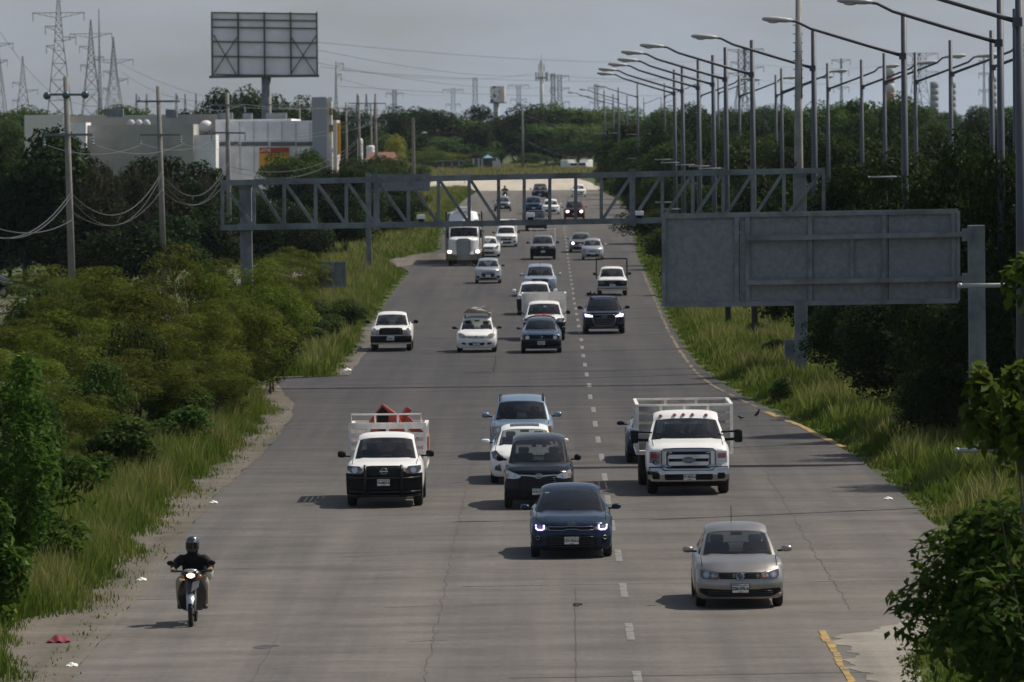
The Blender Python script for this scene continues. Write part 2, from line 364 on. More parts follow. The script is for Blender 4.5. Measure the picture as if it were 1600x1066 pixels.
# lane dashes, edge lines
dm = MB(); dm.add([(-.07, 0, 0), (.07, 0, 0), (.07, 3.7, 0), (-.07, 3.7, 0)], [(0, 1, 2, 3)]); dme = dm.mesh('lane_dash', PAINTW)
d0 = ground(969, 934).y
for k in range(-2, 64):
    y = d0 + 9.9*k
    if y < 60 or y > 690: continue
    o = link('lane_dash', dme, None, road); o.location = (1.39+rnd(-.02, .02), y, zg(y)+0.006); o.rotation_euler.x = math.atan2(zg(y+3.8)-zg(y), 3.8)
ypx = [(1318, 699), (1301, 691.5), (1280, 681), (1250, 664.5), (1224, 655.5), (1196, 643.5)]
ypx2 = [(1182, 637), (1164, 628), (1139, 616), (1115, 604), (1090, 585), (1074, 565), (1060, 545), (1046, 520), (1034, 495), (1024, 470), (1014, 448), (1004, 425)]
for pl in (ypx, ypx2, [(1345, 1090), (1330, 1066), (1312, 1035), (1300, 1012), (1284, 986)]):
    pts = [(p.x, p.y) for p in (ground(*q) for q in pl)]
    for i in range(len(pts)-1):                                            # worn paint: short chips with gaps
        (xa, ya), (xb, yb) = pts[i], pts[i+1]; k = max(1, int(math.hypot(xb-xa, yb-ya)/.9))
        for j in range(k):
            if rnd(0, 1) < (.04 if pl is not ypx2 else .25): continue
            f0, f1 = j/k, (j+rnd(.92, 1.02))/k; o_ = rnd(-.025, .025)
            strip('edge_line', [(xa+(xb-xa)*f0+o_, ya+(yb-ya)*f0), (xa+(xb-xa)*f1+o_, ya+(yb-ya)*f1)], (.15 if pl is not ypx else .24)*rnd(.7, 1.05), PAINTY if pl is not ypx2 else PAINTYF, 0.011, road)
# tar seams and cracks (sealant strips); the long lines across are cable shadows painted dark
def seam_and_shadow(p0, p1, w, n=24, j=0.06, m=TAR_AND_SHADE, dz=0.004):
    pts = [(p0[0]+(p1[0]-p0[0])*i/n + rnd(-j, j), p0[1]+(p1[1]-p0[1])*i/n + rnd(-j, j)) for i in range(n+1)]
    strip('road_crack_and_shadow', pts, w, m, dz, road, jit=0.5)
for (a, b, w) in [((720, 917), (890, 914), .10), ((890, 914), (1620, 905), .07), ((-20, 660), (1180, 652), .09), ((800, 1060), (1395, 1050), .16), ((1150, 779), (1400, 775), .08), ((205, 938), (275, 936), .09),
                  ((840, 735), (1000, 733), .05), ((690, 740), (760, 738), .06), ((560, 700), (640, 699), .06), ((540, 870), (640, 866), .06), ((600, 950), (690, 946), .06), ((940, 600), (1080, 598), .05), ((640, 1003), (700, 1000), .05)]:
    p, q = ground(*a), ground(*b); seam_and_shadow((p.x, p.y), (q.x, q.y), w*.65, j=0.05)
seam_and_shadow((-2.05, 70), (-2.15, 175), .014, 160, .05); seam_and_shadow((-2.1, 175), (-2.2, 330), .018, 120, .06)
seam_and_shadow((5.5, 112), (5.62, 160), .016, 80, .05); seam_and_shadow((0.35, 88), (0.45, 118), .014, 30, .015); seam_and_shadow((-4.9, 90), (-4.85, 108), .012, 20, .02); seam_and_shadow((5.62, 160), (5.2, 240), .018, 80, .05)
for (a, b) in [((690, 555), (905, 582)), ((1100, 470), (1240, 480))][:1]:
    p, q = ground(a[0], b[1]), ground(b[0], a[1])
    o = sheet('asphalt_patch', [-3.9+0.2*math.sin(k) for k in range(9)], [1.05+0.15*math.cos(2*k) for k in range(9)], list(np.linspace(p.y, q.y, 9)), PATCH, 0.004, road, nx=2)
for (x, y, w, h) in [(413, 1011, 0.42, .5), (430, 1009, .16, .25), (600, 528, .9, .6), (668, 545, 1.1, .8), (640, 527, .7, .4), (735, 520, .6, .7)]:   # stains
    p = ground(x, y); mb = MB(); k = 11
    mb.add([(p.x+w/2*math.cos(t)*rnd(.6, 1), p.y+h*math.sin(t)*rnd(.6, 1), zg(p.y)+.005) for t in np.linspace(0, 2*math.pi, k, endpoint=False)], [tuple(range(k))])
    mb.build('oil_stain', TAR_AND_SHADE, road)
# ---------------------------------------------------------------- vehicles
def paint(name, c, metal=0.0, rough=0.35, dirty=0.12):
    return mat('paint_'+name, c, rough if max(c) > .1 else .16, metal, coat=0.12 if max(c) < .1 else 0.35, var=dirty, vs_=1.3, spec=0.18 if max(c) < .1 else 0.3)
P_BEIGE = paint('champagne', (0.31, 0.29, 0.265), 0.75)
P_BLUE = paint('steel_blue', (0.020, 0.036, 0.066), 0.3)
P_BLACK = paint('black', (0.006, 0.0065, 0.009), 0.0)
P_WHITE = paint('white', (0.80, 0.79, 0.76), 0.0, 0.4, .05)
P_LBLUE = paint('light_blue', (0.19, 0.27, 0.36), 0.45)
P_NAVY = paint('navy', (0.007, 0.010, 0.026), 0.1)
P_SLATE = paint('slate_blue', (0.045, 0.075, 0.11), 0.35)
P_SILVER = paint('silver', (0.44, 0.45, 0.47), 0.6)
P_PBLUE = paint('pale_blue', (0.36, 0.42, 0.50), 0.5)
P_GREY = paint('grey', (0.25, 0.26, 0.28), 0.5)
P_MAROON = paint('maroon', (0.075, 0.010, 0.016), 0.3)
P_BROWN = paint('grey_beige', (0.20, 0.185, 0.165), 0.5)
P_TEAL = paint('teal_blue', (0.02, 0.07, 0.13), 0.3)

def circ(x, z, a, b=None, n=16): return [(x+a*math.cos(2*math.pi*k/n), z+(b or a)*math.sin(2*math.pi*k/n)) for k in range(n)]
def rect(x0, z0, x1, z1): return [(x0, z0), (x1, z0), (x1, z1), (x0, z1)]
def sym(half): return list(half) + [(-x, z) for x, z in reversed(half)]      # half: right-hand points from bottom to top

class Car:
    def __init__(s, name, label, cat, paint_, px, py, W=1.7, H=1.46, L=4.1, fo=0.80, wb=2.5, r=0.30, tw=0.19, gc=0.19,
                 top=None, cowl=(1.15, 0.98), base=0.63, wtop=(1.95, 1.34), wr=0.53, rear=(3.3, 1.32), rbase=(3.9, 0.98), belt=None,
                 sweep=0.30, nose=None, zh=0.70, crown=0.06, glass=None, mirror=None, mcol=None, pick=False, group='vehicles driving towards the bridge', rx=None, mround=.75):
        s.p = paint_; s.W, s.H, s.L = W, H, L; s.sweep = sweep; s.zh = zh; s.gc = gc; s.r = r
        s.nose = nose or [(0.10, .10), (0.28, .02), (0.45, 0.0), (0.55, .02), (zh, .10), (zh+.3, .3)]
        g = ground(px, py)
        s.root = empty(name, (g.x, g.y-fo, zg(g.y)), label, cat, group, rz=rx if rx is not None else rnd(-.006, .006))
        sl = (zg(g.y+wb)-zg(g.y))/wb; s.root.rotation_euler.x = math.atan(sl)
        cowl = (cowl[0], cowl[1]-.05); wtop = (wtop[0], wtop[1]+.025); base *= 1.10; wr *= 1.09
        yc, zc = cowl; yt, zt = wtop; yr, zr = rear; yb, zb2 = rbase
        top = top or [(0, zh-.05), (0.05, zh), (0.35, zh+(zc-zh)*.55), (yc, zc)]
        tail = [(yb, zb2), (L-.05, zb2-.03), (L, zb2-.12)] if not pick else [(yb, zb2), (yb+.05, zb2), (L, zb2)]
        prof = top + tail
        tx, tz = [a for a, b in prof], [b for a, b in prof]
        ra = r+.065; axles = (fo, fo+wb)
        ysn = {0.0, .05, .12, .22, .4, L-.08, L-.02, L, yc, yb}
        for a in axles:
            for k in range(9): ysn.add(a - ra*math.cos(math.pi*k/8))
            ysn |= {a-ra-.01, a+ra+.01}
        for k in range(8): ysn.add(.5+(L-.7)*k/7)
        ysn = sorted(y for y in ysn if 0 <= y <= L)
        ysn = [y for i, y in enumerate(ysn) if i == 0 or y-ysn[i-1] > .006]
        rings = []
        for y in ysn:
            z1 = float(np.interp(y, tx, tz)); hw = W/2*float(np.interp(y, [0, .25, .7, L*.7, L], [.965, .99, 1, 1, .94]))
            zb = gc
            for a in axles:
                if abs(y-a) < ra: zb = max(zb, r*0.98+math.sqrt(ra*ra-(y-a)**2))
            zb = min(zb, z1-.12)
            zm = zb+(z1-zb)*.45; zs = z1-max(.05, min(.14, (z1-zb)*.25))
            half = [(0, zb), (.6*hw, zb), (.90*hw, zb+.005), (.968*hw, zb+.05*min(1, (zm-zb)/.1)), (.992*hw, zb+(zm-zb)*.6), (hw, zm), (.998*hw, zm+(zs-zm)*.5), (.975*hw, zs), (.93*hw, zs+(z1-zs)*.62), (.84*hw, z1-.018), (.68*hw, z1-.004), (.60*hw, z1+.014), (.25*hw, z1+.012), (0, z1+.014)]
            ring = half + [(-x, z) for x, z in half[-2:0:-1]]
            fade = max(0, 1-y/1.0)**2
            rings.append([(x, y+s.F(x, z)*fade, z) for x, z in ring])
        mb = MB(); n = len(rings[0])
        vs_ = [p for rg in rings for p in rg]
        fs = [(i*n+k, i*n+(k+1) % n, (i+1)*n+(k+1) % n, (i+1)*n+k) for i in range(len(rings)-1) for k in range(n)]
        mb.add(vs_, fs)
        rg = rings[0]; zc0 = (gc+s.zh)/2
        caps = [[(x*k, s.F(x*k, zc0+(z-zc0)*k), zc0+(z-zc0)*k) for x, y, z in rg] for k in (1, .94, .86, .76, .64, .5, .34, .16)]
        mb.add([p for c in caps for p in c], [(i*n+(k+1) % n, i*n+k, (i+1)*n+k, (i+1)*n+(k+1) % n) for i in range(len(caps)-1) for k in range(n)] + [tuple(range((len(caps)-1)*n, len(caps)*n))[::-1]])
        b0 = len(rings)-1; mb.add(rings[-1], [tuple(range(n))])
        s.body = mb.build('body', s.p, s.root, smooth=True)
        for sg in (-1, 1):                                       # bonnet shut line
            P = []
            for y in np.linspace(.28, yc-.02, 8):
                z1 = float(np.interp(y, tx, tz)); hw = W/2*float(np.interp(y, [0, .25, .7], [.965, .99, 1]))
                x = sg*.845*hw; P.append((x, y+s.F(x, z1-.018)*max(0, 1-y/1.0)**2, z1-.016))
            sm = MB(); sm.tube(P, .007, 5); sm.build('bonnet_gap', BLACK, s.root)
        ub = MB(); ub.box(0, L/2, (gc+.04+.55)/2, W-2*tw-.22, L-.7, .55-gc-.04); ub.build('underbody', BLACK, s.root)
        # greenhouse
        wb_ = belt or W/2*.90; s.yc, s.zc = yc, zc
        def WS(u, v):
            x = u*(base+(wr-base)*v); bow = .16*u*u*(1-v*.5)
            return (x, yc+(yt-yc)*v+bow-.02*math.sin(math.pi*v), zc-.02-.02*u*u*(1-v)+(zt-zc)*v+.025*math.sin(math.pi*v)-.035*u*u*v-.05*abs(u)**7*v*v)
        def RW(u, v):
            x = u*(wb_*.9+(wr-.02-wb_*.9)*v); bow = -.10*u*u
            return (x, yb+(yr-yb)*v+bow, zb2-.03+(zr-zb2+.03)*v-.035*u*u*v-.05*abs(u)**7*v*v)
        def roof2(u, v):
            f, b = WS(u, 1), RW(u, 1)
            x = f[0]+(b[0]-f[0])*v; y = f[1]+(b[1]-f[1])*v; z = f[2]+(b[2]-f[2])*v
            k = math.sin(math.pi*v)**.75 if 0 < v < 1 else 0
            return (x, y, z+max(0.0, s.H-(WS(0, 1)[2]+(RW(0, 1)[2]-WS(0, 1)[2])*v))*k)
        s.WS, s.roof = WS, roof2
        cab = MB()
        us = [-1, -.965, -.93, -.885, -.6, -.3, 0, .3, .6, .885, .93, .965, 1]; vv = [0, .03, .07, .3, .5, .7, .93, .965, 1]
        gl, fr = MB(), MB()
        for j in range(len(vv)-1):
            for i in range(len(us)-1):
                q = [WS(us[i], vv[j]), WS(us[i+1], vv[j]), WS(us[i+1], vv[j+1]), WS(us[i], vv[j+1])]
                edge = i in (0, 1, len(us)-3, len(us)-2) or j == len(vv)-2
                ring_ = i in (2, len(us)-4) or j in (0, 1, len(vv)-3)
                (cab if edge else fr if ring_ else gl).add(q, [(0, 1, 2, 3)])
        gm = glass or GLASS
        s.ws = gl.build('windscreen', gm, s.root, smooth=True); fr.build('windscreen_seal', BLACK, s.root, smooth=True)
        rgm, nb = MB(), [-1, -.88, -.4, 0, .4, .88, 1]
        rv = [0, .12, .5, .88, 1] if not pick else [0, .2, .5, .88, 1]
        for j in range(4):
            for i in range(6):
                q = [RW(nb[i], rv[j]), RW(nb[i+1], rv[j]), RW(nb[i+1], rv[j+1]), RW(nb[i], rv[j+1])]
                (rgm if 0 < i < 5 and 0 < j < 3 else cab).add(q, [(3, 2, 1, 0)])
        rgm.build('rear_window', gm, s.root, smooth=True)
        cab.grid(lambda a, b: roof2(math.copysign(abs(a*2-1)**.7, a*2-1), b), 16, 10)
        for sg in (-1, 1):
            A0, A1 = WS(sg, 0), WS(sg, 1); B0, B1 = RW(sg, 0), RW(sg, 1)
            def SD(u, v):
                a = Vector(A0).lerp(Vector(A1), v); b = Vector(B0).lerp(Vector(B1), v)
                p = a.lerp(b, u); p.x = a.x+(b.x-a.x)*u + sg*(wb_-abs(A0[0]))*math.sin(math.pi*min(.5, u*2.2))*(1-v)*.98
                if v == 1: q = roof2(sg, u); p = Vector((q[0], q[1], q[2]))
                return p
            su = [0, .05, .26, .48, .53, .76, .92, 1] if not pick else [0, .05, .3, .55, .8, .94, .97, 1]
            sv = [0, .06, .45, .84, 1]
            groups = [(1, 2), (4, 5)] if not pick else [(1, 2, 3, 4)]
            wins = [MB() for _ in groups]
            for i in range(7):
                for j in range(4):
                    q = [SD(su[i], sv[j]), SD(su[i+1], sv[j]), SD(su[i+1], sv[j+1]), SD(su[i], sv[j+1])]
                    k = [g for g, ii in enumerate(groups) if i in ii]
                    (wins[k[0]] if (k and 0 < j < 3) else cab).add(q, [(0, 1, 2, 3)])
            for w in wins: w.build('side_window', GLASS_D, s.root)
        s.cab = cab.build('cab', s.p, s.root, smooth=True)
        # wheels
        for a in axles:
            for sg in (-1, 1):
                s.wheel(sg*(W/2-tw/2-.012), a, r, tw, sg)
        # mirrors
        mx, mw, mh, mz = mirror or (.115, .20, .115, zc+.07)
        for sg in (-1, 1):
            m = MB(); m.ball((0, 0, 0), 1, .075, 1, 16, 10)
            v = []; ex = mround
            for p in m.v: v.append((math.copysign(abs(p[0])**ex, p[0])*mw/2, p[1] if p[1] < .02 else .02, math.copysign(abs(p[2])**ex, p[2])*mh/2))
            m.v = v
            o = m.build('mirror', mcol or s.p, s.root, smooth=True); o.location = (sg*(W/2+mx), yc+.42, mz)
            st = MB(); st.bar((-sg*(mx+.06), .03, -mh*.32), (-sg*mw*.25, .0, -mh*.30), .05, .035); st.build('mirror_arm', BLACK, o)
            gm_ = MB(); gm_.add([(.85*mw/2*math.cos(t), .022, .8*mh/2*math.sin(t)) for t in np.linspace(0, 2*math.pi, 14, endpoint=False)], [tuple(range(14))]); gm_.build('mirror_glass', CHROME, o)
        s.interior(); s.wipers()
    def F(s, x, z):
        return s.sweep*abs(x/(s.W/2))**3.2 + float(np.interp(z, [a for a, b in s.nose], [b for a, b in s.nose]))
    def wheel(s, x, y, r, tw, sg, dual=False):
        t = MB(); h = tw/2
        t.lathe([(r*.62, -h*.85), (r*.86, -h), (r*.97, -h*.8), (r, -h*.45), (r, h*.45), (r*.97, h*.8), (r*.86, h), (r*.62, h*.85)], axis='x', n=22)
        o = t.build('wheel', RUBBER, s.root, smooth=True); o.location = (x, y, r)
        d = MB(); d.lathe([(0.0, sg*h*.55), (r*.2, sg*h*.6), (r*.56, sg*h*.5), (r*.64, sg*h*.8)], axis='x', n=18)
        d.build('rim', ALLOY, o)
    def interior(s):
        d = MB(); d.grid(lambda u, v: ((u*2-1)*s.W*.38, s.yc+.12+.5*v+.05*(u*2-1)**2, s.zc+.005+.03*math.sin(3*v)), 6, 3); d.build('dashboard', INTER, s.root)
        f = MB(); f.box(0, s.yc+1.3, s.zc-.1, s.W*.82, 1.9, .06); f.build('cabin_floor', INTER, s.root)
        for sx in (-.36, .36):
            m = MB(); m.box(0, 0, -.02, .46, .13, .50); o = m.build('seat', INTER, s.root, bevel=.05); o.location = (sx, s.yc+1.05, s.zc-.06)
            h = MB(); h.box(0, .01, .30, .25, .1, .15); h.build('headrest', INTER, o, bevel=.04)
        w = MB(); pts = [(.36+.18*math.cos(t), s.yc+.52-.05*math.sin(t), s.zc+.02+.17*math.sin(t)) for t in np.linspace(0, 2*math.pi, 21)]
        w.tube(pts, .014, 6); w.build('steering_wheel', INTER, s.root)
        m = MB(); m.box(0, 0, 0, .22, .03, .06); o = m.build('rear_view_mirror', BLACK, s.root); q = s.WS(0, .86); o.location = (0, q[1]+.12, q[2]-.02)
    def wipers(s):
        for x0, x1 in ((-.45, .02), (.02, .47)):
            p, q = s.WS(x0/.62, .03), s.WS(x1/.62, .065); m = MB(); m.bar((p[0], p[1]-.02, p[2]+.012), (q[0], q[1]-.02, q[2]+.014), .022, .014); m.build('wiper', BLACK, s.root)
    # a piece of the front: polygon in (x,z) laid on the nose surface
    def patch(s, name, m, poly, off=.012, depth=.03, parent=None, mirror=False, label=None, step=.09):
        res = []
        for sg in ((1, -1) if mirror else (1,)):
            pl = [(x*sg, z) for x, z in poly]
            bm = bmesh.new(); f = bm.faces.new([bm.verts.new((x, 0, z)) for x, z in pl])
            x0, x1 = min(x for x, z in pl), max(x for x, z in pl); z0, z1 = min(z for x, z in pl), max(z for x, z in pl)
            for ax, lo, hi in ((0, x0, x1), (2, z0, z1)):
                k = int((hi-lo)/step)
                for i in range(1, k+1):
                    c = [0, 0, 0]; c[ax] = lo+(hi-lo)*i/(k+1); nn = [0, 0, 0]; nn[ax] = 1
                    bmesh.ops.bisect_plane(bm, geom=bm.verts[:]+bm.edges[:]+bm.faces[:], plane_co=c, plane_no=nn)
            for v in bm.verts: v.co.y = s.F(v.co.x, v.co.z)-off
            ex = bmesh.ops.extrude_face_region(bm, geom=bm.faces[:])
            for v in [e for e in ex['geom'] if isinstance(e, bmesh.types.BMVert)]: v.co.y += depth
            bmesh.ops.recalc_face_normals(bm, faces=bm.faces)
            me = bpy.data.meshes.new(name); bm.to_mesh(me); bm.free(); me.materials.append(m)
            o = link(name, me, None, parent if parent is not None and not isinstance(parent, list) else (parent[0 if sg == 1 else 1] if parent else s.root))
            if label: o['label'] = label
            res.append(o)
        return res if mirror else res[0]
    def line(s, name, m, pts, r=.012, off=.015, parent=None, closed=False, mirror=False):
        out = []
        for sg in ((1, -1) if mirror else (1,)):
            P = []
            for i in range(len(pts) if closed else len(pts)-1):
                a, b = pts[i], pts[(i+1) % len(pts)]; k = max(1, int(math.dist(a, b)/.08))
                for j in range(k): P.append((a[0]+(b[0]-a[0])*j/k, a[1]+(b[1]-a[1])*j/k))
            P.append(pts[0] if closed else pts[-1])
            mb = MB(); mb.tube([(sg*x, s.F(x, z)-off, z) for x, z in P], r, 6)
            out.append(mb.build(name, m, parent or s.root, smooth=True))
        return out
    def plate(s, txt, x=0.0, z=.38, off=.05, y=None, frame=None, w=.30, h=.15):
        yy = (s.F(x, z) if y is None else y)-off
        if frame: f = MB(); f.box(0, .008, 0, w+.05, .02, h+.04)
        m = MB(); m.box(0, 0, 0, w, .012, h); o = m.build('licence_plate', PLATE, s.root, bevel=.006, seg=1); o.location = (x, yy, z)
        b = MB(); b.box(0, -.0085, h*.40, w*.96, .003, h*.16); b.build('plate_band', PLATE_G, o)
        b = MB(); b.box(0, -.0085, -h*.40, w*.3, .003, h*.09); b.build('plate_band', REDL, o)
        if txt: t = link('plate_number', text_mesh(txt, h*.52, INK, .001, sx=.86, bold=.004), None, o); t.location = (0, -.0085, -h*.02)
    def lamp_pair(s, poly, m=LENS, rings=(), amber=None, on=None, dark=None):
        h = s.patch('headlight', m, poly, .014, .05, mirror=True)
        for (x, z, r) in rings:
            s.patch('reflector', CHROME, circ(x, z, r), .022, .02, parent=h, mirror=True)
            s.patch('bulb', LENS, circ(x, z, r*.55), .028, .02, parent=h, mirror=True)
        if amber: s.patch('indicator', AMBER, amber, .020, .02, parent=h, mirror=True)
        if on: s.patch('lit_lamp', on[1], on[0], .032, .02, parent=h, mirror=True)
        return h
    def bumper_bar(s, name, m, z0, z1, x, y, d=.12, parent=None):
        mb = MB(); mb.grid(lambda u, v: ((u*2-1)*x, y+.16*abs(u*2-1)**4 - .03*math.sin(math.pi*v), z0+(z1-z0)*v), 16, 4)
        o = mb.build(name, m, parent or s.root, smooth=True); return o
    def driver(s, label, shirt=None, x=.36, tint=(0.02, 0.02, 0.022)):
        o = link('person', PERSON_ME.copy(), None, None); o.data.materials.clear()
        o.data.materials.append(shirt or mat('dark_shirt', tint, .9)); o.data.materials.append(SKIN); o.data.materials.append(mat('black_hair', (0.01, 0.009, 0.008), .6))
        tag(o, label, 'person', 'people seated in the vehicles')
        o.location = s.root.matrix_basis @ Vector((x, s.yc+.86, s.zc-.47)); o.rotation_euler.z = s.root.rotation_euler.z
        return o

# seated driver, waist up, both hands forward on the wheel (body faces -Y); one continuous skin
def skin_mesh(name, verts, edges, radii, root=0, sub=2):
    me = bpy.data.meshes.new(name); me.from_pydata(verts, edges, [])
    o = bpy.data.objects.new(name, me); col.objects.link(o)
    sk = o.modifiers.new('s', 'SKIN'); sk.use_smooth_shade = True
    ss = o.modifiers.new('d', 'SUBSURF'); ss.levels = sub; ss.render_levels = sub
    for i, rr in enumerate(radii):
        a, b = rr if isinstance(rr, tuple) else (rr, rr)
        me.skin_vertices[0].data[i].radius = (a, b)
    me.skin_vertices[0].data[root].use_root = True
    dg = bpy.context.evaluated_depsgraph_get(); r = bpy.data.meshes.new_from_object(o.evaluated_get(dg))
    bpy.data.objects.remove(o); r.name = name
    r.polygons.foreach_set('use_smooth', [True]*len(r.polygons)); return r
_v = [(0, .02, .05), (0, .03, .25), (0, .03, .42), (0, .01, .52), (0, -.01, .60), (0, -.02, .70), (0, -.02, .78)]
_e = [(0, 1), (1, 2), (2, 3), (3, 4), (4, 5), (5, 6)]; _r = [(.16, .11), (.16, .11), (.15, .10), (.07, .07), (.055, .06), (.082, .10), (.06, .08)]
for sg in (-1, 1):
    b = len(_v); _v += [(sg*.17, .02, .45), (sg*.24, -.06, .24), (sg*.17, -.30, .30), (sg*.15, -.38, .36)]; _e += [(2, b), (b, b+1), (b+1, b+2), (b+2, b+3)]; _r += [.075, .05, .04, .035]
PERSON_ME = skin_mesh('person', _v, _e, _r)
for p in PERSON_ME.polygons:
    c = p.center; p.material_index = 0
    if c.z > .55 and abs(c.x) < .12: p.material_index = 2 if (c.z > .76 or c.y > .03) else 1
    if c.y < -.30: p.material_index = 1

def stake_bed(root, y0, L, w, z0, z1, zf=None, slats=5, mw=WOODW, mf=METW, fill=.76):
    d = MB(); d.box(0, y0+L/2, z0-.05, w, L, .1); d.build('bed_floor', mf, root)
    hgt = z1-z0; fh = zf or z1
    def panel(p0, p1, nposts, ztop):
        p0, p1 = Vector((*p0, 0)), Vector((*p1, 0))
        for i in range(nposts):
            q = p0.lerp(p1, i/(nposts-1)); m = MB(); m.box(0, 0, 0, .075, .05, ztop-z0+.02, 0); o = m.build('post', mf, root); o.location = (q.x, q.y, (z0+ztop)/2)
        n = slats
        for k in range(n):
            z = z0+.10+(ztop-z0-.17)*k/(n-1); m = MB(); hh = (ztop-z0)/n*fill
            m.bar((p0.x, p0.y, z), (p1.x, p1.y, z), .03, hh)
            m.build('plank', mw, root)
        m = MB(); m.bar((p0.x, p0.y, ztop), (p1.x, p1.y, ztop), .085, .05); m.build('top_rail', mf, root)
    hx = w/2-.04
    panel((-hx, y0), (hx, y0), 5, fh); panel((-hx, y0+L), (hx, y0+L), 4, z1)
    panel((-hx, y0+.05), (-hx, y0+L-.05), 5, z1); panel((hx, y0+.05), (hx, y0+L-.05), 5, z1)
# ---- beige saloon, nearest right
c = Car('saloon_car', 'champagne silver hatchback with an aerial, alone in the right lane and nearest of all cars', 'car', P_BEIGE, 1155, 947, W=1.65, H=1.47, L=3.95, zh=.69, base=.64, wtop=(2.0, 1.345), wr=.535, cowl=(1.12, .985), rear=(3.35, 1.34), mirror=(.10, .21, .125, 1.02), rx=.004)
c.patch('grille', BLACK, sym([(.38, .565), (.40, .62), (.39, .665)]), .012, .04)
for z in (.59, .615, .64): c.line('grille_bar', mat('dark_bar', (.03, .03, .03), .4), [(-.37, z), (-.08, z)], .005, .016); c.line('grille_bar', MATS['dark_bar'], [(.08, z), (.37, z)], .005, .016)
c.lamp_pair([(.42, .555), (.70, .565), (.735, .62), (.725, .73), (.60, .70), (.45, .655), (.39, .61)], LENS_D, [(.62, .635, .062), (.50, .62, .04)], amber=[(.40, .60), (.47, .575), (.46, .64), (.44, .65)])
c.patch('lower_intake', BLACK, sym([(.58, .235), (.74, .30), (.765, .345), (.735, .385), (.3, .365)]), .012, .04)
for z in (.265, .30, .335): c.line('intake_bar', MATS['dark_bar'], [(-.6, z), (.6, z)], .007, .016)
c.patch('bumper_lip', P_BEIGE, sym([(.70, .19), (.80, .235), (.78, .275), (.72, .265), (.55, .225)]), .02, .05)
c.patch('number_plate_recess', mat('recess_grey', (.16, .15, .14), .5), rect(-.19, .38, .19, .48), .010, .02)
c.plate('ZBE-070-A', 0.0, .385, .045)
b = c.line('badge', CHROME, circ(0, .61, .068, n=20), .008, .03, closed=True)[0]
c.patch('badge_disc', mat('badge_dark', (.05, .06, .09), .3), circ(0, .61, .066), .020, .01, parent=b)
for pts in ([(-.026, .655), (0, .615), (.026, .655)], [(-.050, .640), (-.026, .560), (0, .602), (.026, .560), (.050, .640)]): c.line('badge_letter', CHROME, pts, .006, .034, parent=b)
m = MB(); m.tube([(0, 0, 0), (.0, .02, .12), (0, .08, .28)], .007, 6); o = m.build('aerial', BLACK, c.root); q = c.roof(-.12, .5); o.location = q
c.patch('hood_gap', BLACK, [(-.70, .742), (-.44, .672), (-.43, .664), (-.40, .667), (.40, .667), (.43, .664), (.44, .672), (.70, .742), (.70, .748), (.42, .678), (-.42, .678), (-.70, .748)], .004, .01)
c.driver('driver with dark hair at the wheel of the champagne silver hatchback')
CAR_GOL = c

# ---- dark blue hatchback with violet running lights
c = Car('hatchback_car', 'dark steel blue hatchback with glowing violet running lights, front car of the middle lane', 'car', P_BLUE, 893, 869.5, W=1.725, H=1.45, L=4.05, zh=.75, base=.675, wtop=(2.05, 1.33), wr=.565, cowl=(1.12, .985), rear=(3.3, 1.31), mirror=(.10, .20, .125, 1.0), glass=glass_mat('tinted_glass', (.20, .215, .22)))
c.lamp_pair([(.45, .62), (.50, .585), (.70, .59), (.78, .66), (.79, .79), (.62, .725), (.47, .655)], LENS_D, [(.66, .66, .045), (.53, .635, .03)])
for sg in (-1, 1):
    u = [(.575*1, .70), (.575, .625), (.61, .605), (.70, .605), (.735, .635), (.74, .705)]
    c.line('running_light', VIO, [(x*sg, z) for x, z in u], .016, .030)
c.patch('grille', BLACK, sym([(.08, .615), (.14, .60), (.46, .60), (.48, .635), (.44, .67), (.17, .66), (.13, .675), (0.02, .672)]), .012, .03)
c.line('grille_trim', CHROME, [(-.46, .672), (-.18, .665), (-.13, .677), (.13, .677), (.18, .665), (.46, .672)], .008, .018)
c.line('grille_trim', CHROME, [(-.47, .60), (-.16, .592), (-.10, .617), (.10, .617), (.16, .592), (.47, .60)], .008, .018)
b = c.line('badge', CHROME, circ(0, .728, .07, .032, 18), .005, .02, closed=True)[0]
t = link('badge_letters', text_mesh('KIA', .05, CHROME, .002, sx=1.1), None, b); t.location = (0, c.F(0, .728)-.024, .728)
c.patch('lower_intake', BLACK, sym([(.40, .215), (.50, .25), (.535, .36), (.49, .49), (.2, .505)]), .012, .04)
for z in (.26, .31, .36, .41, .46): c.line('intake_bar', MATS['dark_bar'], [(-.46, z), (.46, z)], .007, .017)
c.patch('fog_lamp_pod', BLACK, [(.64, .33), (.72, .32), (.77, .42), (.75, .50), (.67, .50)], .014, .03, mirror=True)
c.line('fog_lamp', ALLOY, circ(.70, .44, .04, n=12), .008, .024, closed=True, mirror=True)
c.patch('lower_lip', BLACK, sym([(.60, .175), (.66, .205), (.40, .20)]), .02, .03)
c.plate('YZY-924-D', 0.0, .385, .05)
m = MB(); m.ball((0, 0, 0), .03, .03, .04, 8, 6); o = m.build('hanging_ornament', PLATE, c.root); q = c.WS(0.03, .72); o.location = (q[0], q[1]+.06, q[2]-.02)
m = MB(); m.box(0, 0, 0, .09, .002, .035); o = m.build('sticker', PLATE_G, c.root); q = c.WS(-.78, .88); o.location = (q[0], q[1]-.012, q[2]+.01); o.rotation_euler.x = R(-55)
c.driver('driver half hidden by reflections at the wheel of the dark steel blue hatchback')

